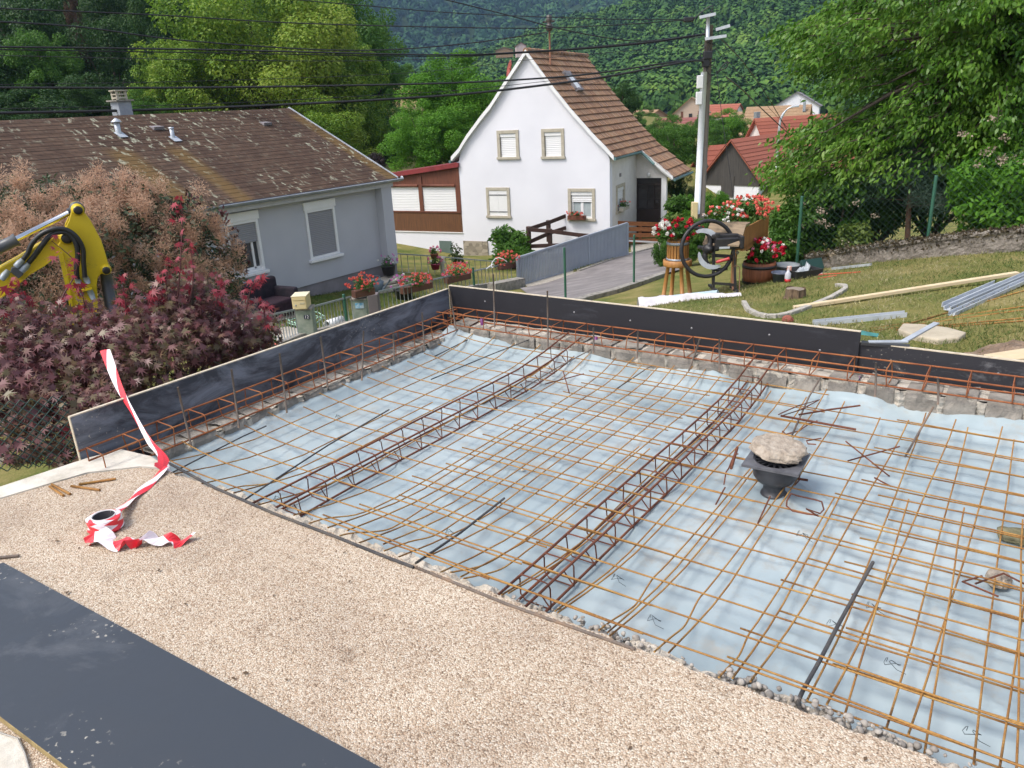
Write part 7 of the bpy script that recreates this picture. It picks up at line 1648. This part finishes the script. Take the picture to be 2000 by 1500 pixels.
# ---------------------------------------------------------------- cherry tree: drooping sprays of long leaves
def cherry():
    rng = np.random.default_rng(21); c0 = at(2040, 470, 15.5); base = drop(c0)
    t = thing("cherry_tree", base, "big cherry tree with drooping leafy branches on the right", "tree")
    crown = at(1960,110,14.6); mb = MB(); mb.tube([base - UP*.3, base + UP*1.6, crown - UP*1.4, crown + UP*1.2], [.24,.20,.15,.06], 10)
    poly = [(1700,-90),(1630,-10),(1590,30),(1560,35),(1500,70),(1512,115),(1540,100),(1515,150),(1590,172),(1700,200),(1650,238),(1580,262),(1560,262),(1500,285),(1545,292),(1480,335),(1485,365),(1555,400),(1550,440),(1590,470),(1650,468),(1715,440),(1745,400),(1830,345),(1880,365),(2080,360),(2120,-100)]
    def inside(x, y):
        r_ = False; j = len(poly)-1
        for i in range(len(poly)):
            xi, yi = poly[i]; xj, yj = poly[j]
            if (yi > y) != (yj > y) and x < (xj-xi)*(y-yi)/(yj-yi)+xi: r_ = not r_
            j = i
        return r_
    sp = []
    # branch tips: places in the crown volume, kept where the outline seen in the photo has leaves
    tips_edge = [(1505,72),(1520,92),(1515,118),(1545,120),(1528,152),(1590,188),(1640,195),(1500,287),(1530,290),(1482,338),(1490,362),(1520,375),(1550,398),(1620,392),(1580,45),(1612,18),(1650,-5),(1560,255),(1600,240)]
    for (x, y) in tips_edge: sp.append((x, y, 13.2 + .8*rng.random()))
    while len(sp) < 720:
        x, y = rng.uniform(1480, 2110), rng.uniform(-100, 400)
        if inside(x, y):
            # sparse hole with sky-dark interior kept open round (1850,215)
            sp.append((x, y, rng.uniform(12.6, 17.0)))
    Cs, Ds, Ns = [], [], []
    for i, (x, y, d) in enumerate(sp):
        tip = at(x, y, d); dirv = tip - crown; dirv[2] *= .3; dirv = unit(dirv) * A(1,1,1); L_ = rng.uniform(.55, 1.05)
        st = tip - dirv*L_ + UP*.22*L_; mid = (st+tip)/2 + UP*.09*L_
        if i < 120 and i % 3 == 0: mb.tube([crown + (st-crown)*.25 + UP*.1, crown + (st-crown)*.65 + UP*.15, st], [.05,.03,.012], 5)
        mb.tube([st, mid, tip], [.010,.006,.003], 4)
        k = 92
        u = rng.random(k)**.8; P = np.where(u[:,None] < .5, st+(mid-st)*(u[:,None]*2), mid+(tip-mid)*(u[:,None]*2-1)) + rng.normal(size=(k,3))*A(.10,.10,.05)
        D = rng.normal(size=(k,3))*.55 + dirv*.7 - UP*.85; Cs.append(P); Ds.append(D); Ns.append(rng.normal(size=(k,3))*.5 + UP*.55 - dirv*.25 - ray(1700,200)*.35)
    mb.build("trunk", M_bark, t)
    C, D, Nn = np.vstack(Cs), np.vstack(Ds), np.vstack(Ns)
    arrays("crown", leafpolys(C, D, Nn, .088*(.65+.65*rng.random(len(C))), LEAF), 6, L_cherry, t)
cherry()
# ---------------------------------------------------------------- red maple in front
L_maple = leafmat("red maple leaves", [(.075,.026,.030), (.135,.042,.048), (.20,.085,.085), (.14,.12,.05), (.30,.12,.12)], .28, .42, 2.2, .55)
L_maplered = leafmat("bright red maple shoots", [(.22,.025,.035), (.34,.04,.06), (.28,.09,.11)], .35, .45, 3)
def maple():
    rng = np.random.default_rng(33); base = A(-5.05, 2.75, -.95)
    t = thing("japanese_maple", base, "dark red Japanese maple bush behind the left formwork board", "shrub")
    # leafy masses given by place and radius
    cl = []
    spec = [(30,700,5.6,.30),(90,690,5.7,.32),(40,780,5.2,.32),(110,770,5.3,.34),(60,850,5.0,.22),(150,830,5.0,.30),(190,850,4.9,.22),(170,720,5.5,.36),(240,690,5.6,.36),(300,680,5.7,.36),(250,760,5.4,.30),(360,660,5.9,.36),(420,640,6.1,.36),(470,640,6.3,.34),(500,660,6.3,.22),(430,700,6.0,.30),(480,690,6.2,.25),(130,640,5.9,.28),(200,640,5.9,.26),(290,620,5.9,.26),(350,600,6.0,.26),(400,590,6.1,.22),(10,620,5.8,.24),(520,640,6.4,.12),(30,880,4.8,.12),(140,880,4.85,.16),(330,560,6.0,.16),(380,545,6.1,.14),(-20,720,5.5,.35),(-30,800,5.2,.3),(200,790,5.1,.26)]
    for x, y, d, r_ in spec: cl.append((*at(x, y, d), r_))
    n = 7800; c = np.array(cl); w = c[:,3]**2; k = rng.choice(len(c), n, p=w/w.sum()); dd = rng.normal(size=(n,3)); dd /= np.linalg.norm(dd, axis=1, keepdims=True)
    C = c[k,:3] + dd*(c[k,3]*(.25+.75*rng.random(n)**.6))[:,None]*A(1,1,.75)
    tow = -ray(250,700); tow = unit(tow)
    Nn = rng.normal(size=(n,3))*.45 + UP*.75 + tow*.35 + dd*.3; D = rng.normal(size=(n,3))*.7 - UP*.35 + tow*.35
    arrays("foliage", leafpolys(C, D, Nn, .070*(.55+.65*rng.random(n)), MAPLE), len(MAPLE), L_maple, t)
    # upright shoots with bright red leaves
    mb = MB(); Cs, Ds = [], []
    for pts in ([(345,600),(352,520),(356,430),(352,392)], [(330,610),(325,560),(330,500)], [(370,590),(378,540),(372,480)], [(110,640),(120,585),(150,520),(100,470)], [(20,640),(30,590),(8,560)], [(150,650),(165,600),(155,560)], [(40,650),(60,610),(30,545)], [(480,610),(492,560),(510,545)], [(250,650),(245,590),(238,545)], [(520,640),(515,600),(520,590)], [(420,600),(430,560),(425,540)], [(295,650),(300,600),(300,570)]):
        P = interp([at(x, y, 5.9) for x, y in pts], 16); mb.tube(P, np.linspace(.007,.002,16), 5)
        for j in range(3, 16):
            for _ in range(1 + (j % 2)): Cs.append(P[j] + rng.normal(size=3)*.025); Ds.append(A(rng.normal(), rng.normal(), -.5))
    Cs, Ds = np.array(Cs), np.array(Ds); arrays("leaves", leafpolys(Cs, Ds, rng.normal(size=Cs.shape)*.6+UP*.5+tow*.6, .066*(.6+.6*rng.random(len(Cs))), MAPLE), len(MAPLE), L_maplered, t)
    extra = np.array([at(x, y, 4.85) for x, y in ((118,845),(125,850),(132,842),(140,852),(150,848),(128,856))]); arrays("leaves", leafpolys(extra, rng.normal(size=extra.shape), rng.normal(size=extra.shape)+tow*2, .06, MAPLE), len(MAPLE), L_maplered, t)
    mb.build("shoots", mat("red twig", (.10,.03,.03), rough=.6), t)
    mb = MB()
    for i, (x, y, d, r_) in enumerate(spec):
        e = at(x, y, d); s = base + A(rng.normal()*.12, rng.normal()*.12, 0); mb.tube(interp([s, s+(e-s)*.35 + UP*.05, s+(e-s)*.75 + UP*.12, e], 10), np.linspace(.024,.004,10), 6)
    for i in range(26):
        s = base + A(rng.normal()*.15+.25, rng.normal()*.25+.2, .1); e = at(rng.uniform(300,430), rng.uniform(700,790), 5.6); mb.tube(interp([s, (s+e)/2 + rng.normal(size=3)*.06, e], 7), np.linspace(.012,.004,7), 5)
    mb.build("branches", mat("grey maple bark", (.15,.13,.11), (.08,.065,.055), 9, .9), t)
maple()
tg = bush("small pink flowering plant beside the picket fence behind the red maple", at(520,650,12.6), (.16,.2,.32), 260, .07, M_gerl, 51, name="flowering_plant", cat="plant")[0]
rng = np.random.default_rng(5); cc = at(518,648,12.5) + rng.normal(size=(14,3))*A(.09,.12,.18); npt = 20; C = (cc[:,None,:] + rng.normal(size=(14,npt,3))*.025).reshape(-1,3); arrays("blossoms", leafpolys(C, rng.normal(size=C.shape), rng.normal(size=C.shape), .03, PETAL), 4, M_coral, tg)
# ---------------------------------------------------------------- smoke bush
L_smoke_leaf = leafmat("smoke bush leaves", [(.026,.045,.022), (.05,.08,.04), (.085,.115,.06), (.12,.06,.05)], .2, .5, 3)
L_smoke = leafmat("smoke plumes", [(.50,.315,.215), (.60,.40,.285), (.68,.485,.365)], .5, .9, 2.5, .1)
def smoke():
    rng = np.random.default_rng(44); base = drop(at(200,600,10.6))
    t = thing("smoke_bush", base, "big smoke bush covered in salmon pink plumes in front of the bungalow", "shrub")
    spec = [(-30,440,10.3,75),(40,430,10.6,75),(110,410,10.9,62),(190,420,11.0,68),(230,395,11.2,48),(270,400,11.0,52),(300,430,10.9,60),(350,450,10.9,60),(330,520,10.5,70),(400,490,10.9,55),(430,540,10.8,45),(390,560,10.5,55),(250,480,10.5,80),(160,490,10.2,85),(60,500,10.0,85),(-20,530,9.9,80),(240,570,10.2,75),(310,590,10.2,70),(130,580,9.8,80),(40,600,9.7,75),(440,500,10.9,35),(380,420,11.0,40),(455,575,10.8,28),(200,640,9.9,70),(-50,620,9.8,70),(60,670,9.6,50),(300,360+45,11.1,36),(180,365+30,11.2,30)]
    cl = [(*at(x, y, d), pxr(r_, d)) for x, y, d, r_ in spec]
    arrays("foliage", clump_leaves(rng, [(a,b,c,r_*1.10) for a,b,c,r_ in cl], 15000, .075, LEAF, .35, 0, .35), 6, L_smoke_leaf, t)
    # purple leafy tips
    npf = 330; c = np.array(cl); w = c[:,3]**2; k = rng.choice(len(c), npf, p=w/w.sum()); dd = rng.normal(size=(npf,3)); tow = unit(-ray(200,500)); dd += tow*.7 + UP*.3; dd /= np.linalg.norm(dd, axis=1, keepdims=True)
    pc = c[k,:3] + dd*(c[k,3]*(.80+.28*rng.random(npf)))[:,None]; ps = .10+.10*rng.random(npf); h = 420
    d2 = rng.normal(size=(npf,h,3)); d2 /= np.linalg.norm(d2, axis=2, keepdims=True)
    C = (pc[:,None,:] + d2*(ps[:,None,None]*(.15+.75*rng.random((npf,h,1))))*A(.9,.9,1.15)).reshape(-1,3)
    D = (d2 + rng.normal(size=d2.shape)*.6).reshape(-1,3)
    arrays("plumes", leafpolys(C, D, rng.normal(size=C.shape), .024*(.6+.8*rng.random(len(C))), [(0,-.13,0),(1,-.08,0),(1,.08,0),(0,.13,0)]), 4, L_smoke, t)
    mb = MB()
    for a,b,c_,r_ in cl: e = A(a,b,c_); mb.tube(interp([base-UP*.1, base+(e-base)*.5+UP*.2, e], 8), np.linspace(.05,.008,8), 6)
    mb.build("stems", M_bark, t)
    # dark red upright leafy tips
    Cs, Ds = [], []
    for (x, y) in [(365,385),(235,372),(250,362),(200,372),(110,380),(290,395),(330,405),(420,430),(455,455),(470,480),(480,510),(440,420),(380,400),(60,385),(20,390)]:
        s = at(x, y+25, 10.9); e = at(x+rng.normal()*4, y-6, 10.9)
        for j in range(18): Cs.append(s+(e-s)*rng.random()+rng.normal(size=3)*.03); Ds.append(rng.normal(size=3)*.6+UP*.8)
    Cs = np.array(Cs); arrays("leaves", leafpolys(Cs, np.array(Ds), rng.normal(size=Cs.shape)+tow, .075, LEAF), 6, leafmat("wine red leaves", [(.05,.014,.018), (.10,.03,.035), (.06,.05,.035)], .25), t)
smoke()
gp0 = at(20,925,4.85); gpz = float(gz(gp0[0]-.1, gp0[1])); bush("low bright green groundcover below the terrace at the left edge", (gp0[0]-.1, gp0[1], gpz+.08), (.55,.40,.16), 2600, .05, L_bright, 61, stems=False, name="ground_plant", cat="plant")
# ---------------------------------------------------------------- grass on the lawn
def grass(label, poly_pts, n, h, m, seed, name="grass"):
    rng = np.random.default_rng(seed); P = np.array(poly_pts); A0, B0, C0, D0 = [p[:2] for p in P]
    u, v = rng.random(n)[:,None], rng.random(n)[:,None]; xy = (A0*(1-u)+B0*u)*(1-v) + (D0*(1-u)+C0*u)*v
    # tufts
    xy += rng.normal(size=(n,2))*.02; z = gz(xy[:,0], xy[:,1]); C = np.column_stack([xy, z-.005]); D = rng.normal(size=(n,3))*.8 + UP*1.0
    return arrays(name, leafpolys(C, D, rng.normal(size=(n,3)), h*(.5+rng.random(n)), [(0,-.11,0),(.6,-.07,.12),(1,0,.35),(.6,.07,.12)]), 4, m, label=label, cat="grass", kind='stuff')
M_gr1 = leafmat("lawn grass", [(.05,.09,.018), (.10,.145,.035), (.19,.195,.065), (.31,.27,.13), (.40,.36,.22)], .25, .7, 1.1)
grass("short dry and green grass of the lawn behind the formwork", [(-4.6,6.3,0),(.9,4.95,0),(1.2,11.2,0),(-3.3,12.2,0)], 52000, .035, M_gr1, 1)
grass("short dry grass near the far formwork board", [(-4.0,4.95,0),(1.3,4.95,0),(1.1,6.5,0),(-4.4,6.8,0)], 26000, .032, M_gr1, 2)
grass("rough grass and weeds along the driveway and gate", [at(1120,545,23.5),at(1231,508,26.2),at(1232,503,26.6),at(1120,538,23.9)], 2500, .10, M_gr1, 3)
M_gr2 = leafmat("garden grass blades", [(.04,.08,.015), (.08,.13,.025), (.15,.15,.05)], .25, .7, 1.5)
g0 = [at(430,640,14.6),at(850,562,20),at(765,530,21.8),at(430,600,18)]; grass("green grass of the bungalow's front garden", g0, 16000, .06, M_gr2, 4)
rng = np.random.default_rng(8); n = 46; C = np.column_stack([rng.uniform(-3.3,.3,n), rng.uniform(.3,1.8,n), np.full(n,.006)])
arrays("leaf_litter", leafpolys(C, rng.normal(size=(n,3))*A(1,1,.15), rng.normal(size=(n,3))*.2+UP, .010+.014*rng.random(n), DIAMOND), 4, leafmat("dry litter", [(.06,.04,.03), (.14,.09,.05)], 0, .9), label="scattered dry leaf bits on the gravel terrace", cat="litter", kind='stuff')
# ---------------------------------------------------------------- meadow and hills
def hillside(name, rows, m, nu=90, nv=40, amp=4, seed=0, label=None):
    """rows: list of polylines (near to far), each a list of (photo x, photo y, distance)"""
    L_ = [[at(*p) for p in row] for row in rows]
    def lerp(row, u): i = min(len(row)-2, int(u*(len(row)-1))); f = u*(len(row)-1)-i; return row[i]*(1-f)+row[i+1]*f
    def fn(u, v):
        i = min(len(L_)-2, int(v*(len(L_)-1))); f = v*(len(L_)-1)-i; p = lerp(L_[i],u)*(1-f)+lerp(L_[i+1],u)*f
        return p + UP*(MN.noise(Vector((p[0]*.012, p[1]*.012, seed)))*amp + MN.noise(Vector((p[0]*.04, p[1]*.04, seed)))*amp*.4)
    MB().grid(fn, nu, nv).build(name, m, kind='structure'); return fn
M_mead = ground_mat("dry meadow", [(.16,.14,.05), (.25,.20,.085), (.30,.235,.11)], .1, 4)
hillside("meadow", [[(690,232,84),(760,222,86),(830,215,88)], [(690,185,100),(760,166,104),(830,172,106)]], M_mead, 30, 14, .5)
M_hill = ground_mat("wooded slope", [(.015,.032,.010), (.03,.055,.016), (.05,.075,.022)], .02, .3)
near = hillside("near_hill", [[(640,262,330),(900,246,320),(1150,238,290),(1350,228,270),(1600,222,260),(2300,200,250)], [(700,215,420),(900,185,420),(1150,150,400),(1350,120,380),(1600,110,360),(2300,60,340)],
                 [(740,180,500),(900,125,520),(1060,70,540),(1300,0,520),(1600,-50,500),(2300,-120,480)], [(740,200,560),(880,165,600),(1060,110,640),(1300,30,640),(1600,-30,640),(2300,-90,620)]], M_hill, 120, 60, 7, 3)
far = hillside("far_hill", [[(-400,260,560),(300,240,640),(760,230,700),(1100,205,800),(1500,190,800),(2400,150,760)], [(-400,100,800),(300,90,900),(760,110,980),(1100,95,1060),(1500,60,1060),(2400,20,1000)],
                 [(-400,-60,1000),(300,-60,1150),(760,10,1250),(1100,-20,1350),(1500,-100,1350),(2400,-200,1250)], [(-400,-220,1300),(300,-220,1450),(760,-170,1550),(1100,-190,1650),(1500,-260,1600),(2400,-320,1500)]], M_hill, 130, 60, 16, 6)
left = hillside("left_hill", [[(-900,320,80),(-100,300,85),(300,280,90),(560,265,100),(700,250,110)], [(-900,-60,150),(-100,-50,160),(300,-40,170),(560,40,180),(720,160,190)], [(-900,-260,260),(-100,-260,270),(300,-200,280),(560,-60,290),(730,120,300)]], M_hill, 60, 30, 2, 9)
def dome_forest(name, fn, n, size, m, seed, label, q=70, u0=0, u1=1, v0=0.0, v1=1.0, flt=None, tall=1.35, cards=.55):
    rng = np.random.default_rng(seed); u = rng.uniform(u0,u1,n); v = rng.uniform(v0,v1,n); P = np.array([fn(a,b) for a,b in zip(u,v)])
    if flt is not None: P = P[flt(P)]
    n = len(P); s = size*(.50+1.1*rng.random(n)**1.7); d = rng.normal(size=(n,q,3)); d[:,:,2] = np.abs(d[:,:,2])*.95-.25; d /= np.linalg.norm(d, axis=2, keepdims=True)
    lump = 1 + .22*np.sin(d[:,:,0:1]*7+rng.random((n,1,1))*6) * np.cos(d[:,:,1:2]*6+rng.random((n,1,1))*6)
    C = P[:,None,:] + UP*(s*.55)[:,None,None] + d*s[:,None,None]*lump*A(1,1,tall)*(.72+.3*rng.random((n,q,1)))
    Nn = (d*1.0 + rng.normal(size=d.shape)*.16).reshape(-1,3); Cf = C.reshape(-1,3); D = np.cross(Nn, rng.normal(size=Nn.shape))
    return arrays(name, leafpolys(Cf - D/np.linalg.norm(D,axis=1,keepdims=True)*(np.repeat(s,q)*cards*.5)[:,None], D, Nn, np.repeat(s,q)*cards, [(0,-.42,0),(.95,-.5,.03),(1.0,.45,0),(.08,.5,.03)]), 4, m, label=label, cat="forest", kind='stuff')
def forestmat(name, cols, drift=.02, drift2=.16):
    """tree by tree colour: drifts of species over the slope plus a finer change from crown to crown"""
    m, nt, N, L, P = nodes(name); v = coords(N, L); a = noise(N, L, drift, 4, .6, v); b = noise(N, L, drift2, 2, .5, v); g = N.new("ShaderNodeNewGeometry")
    x = N.new("ShaderNodeMath"); x.operation = 'MULTIPLY_ADD'; x.inputs[1].default_value = 1.3; L.new(b.outputs[0], x.inputs[0])
    y = N.new("ShaderNodeMath"); y.operation = 'MULTIPLY_ADD'; y.inputs[1].default_value = 1.5; y.inputs[2].default_value = -1.0; L.new(a.outputs[0], y.inputs[0]); L.new(y.outputs[0], x.inputs[2])
    z = N.new("ShaderNodeMath"); z.operation = 'MULTIPLY_ADD'; z.inputs[1].default_value = .10; L.new(g.outputs['Random Per Island'], z.inputs[0]); L.new(x.outputs[0], z.inputs[2])
    k = len(cols); r = ramp(N, [(.12+.76*i/(k-1), c) for i, c in enumerate(cols)]); L.new(z.outputs[0], r.inputs[0]); L.new(r.outputs[0], P.inputs['Base Color'])
    P.inputs['Roughness'].default_value = .7; P.inputs['Specular IOR Level'].default_value = .2; return m
M_for = forestmat("mixed hill forest", [(.016,.054,.013), (.038,.098,.018), (.068,.148,.022), (.13,.22,.034)])
M_forf = forestmat("far hill forest", [(.010,.045,.020), (.020,.070,.026), (.038,.105,.030), (.08,.165,.038)], .006, .07)
M_forl = forestmat("left slope forest", [(.010,.022,.008), (.02,.042,.012), (.035,.065,.018)], .03, .2)
dome_forest("forest", near, 8200, 3.1, M_for, 1, "mixed green forest covering the nearer hillside on the right", 130, .0, 1, .0, .85, cards=.31)
dome_forest("forest", far, 5200, 6.5, M_forf, 2, "blue green forest on the far hillside at the top of the picture", 60, .12, .85, .0, .85, cards=.42)
dome_forest("forest", left, 700, 3.4, M_forl, 3, "dark forest on the slope behind the trees at the left", 110, .05, 1, .0, .9)
# ---------------------------------------------------------------- air
hz_ = MB(); hz_.para((-1900,-60,-23), (3000,0,0), (0,2100,0), (0,0,900))
m = bpy.data.materials.new("valley air"); m.use_nodes = True; nt = m.node_tree; nt.nodes.clear()
o_ = nt.nodes.new("ShaderNodeOutputMaterial"); v_ = nt.nodes.new("ShaderNodeVolumePrincipled"); v_.inputs['Color'].default_value = (.42,.64,1.0,1); v_.inputs['Density'].default_value = .00020; v_.inputs['Anisotropy'].default_value = .3
nt.links.new(v_.outputs[0], o_.inputs['Volume'])
hzo = hz_.build("haze", m, kind='stuff'); hzo['label'] = "thin bluish haze of the valley air"; hzo['category'] = "haze"
hzo.visible_shadow = True
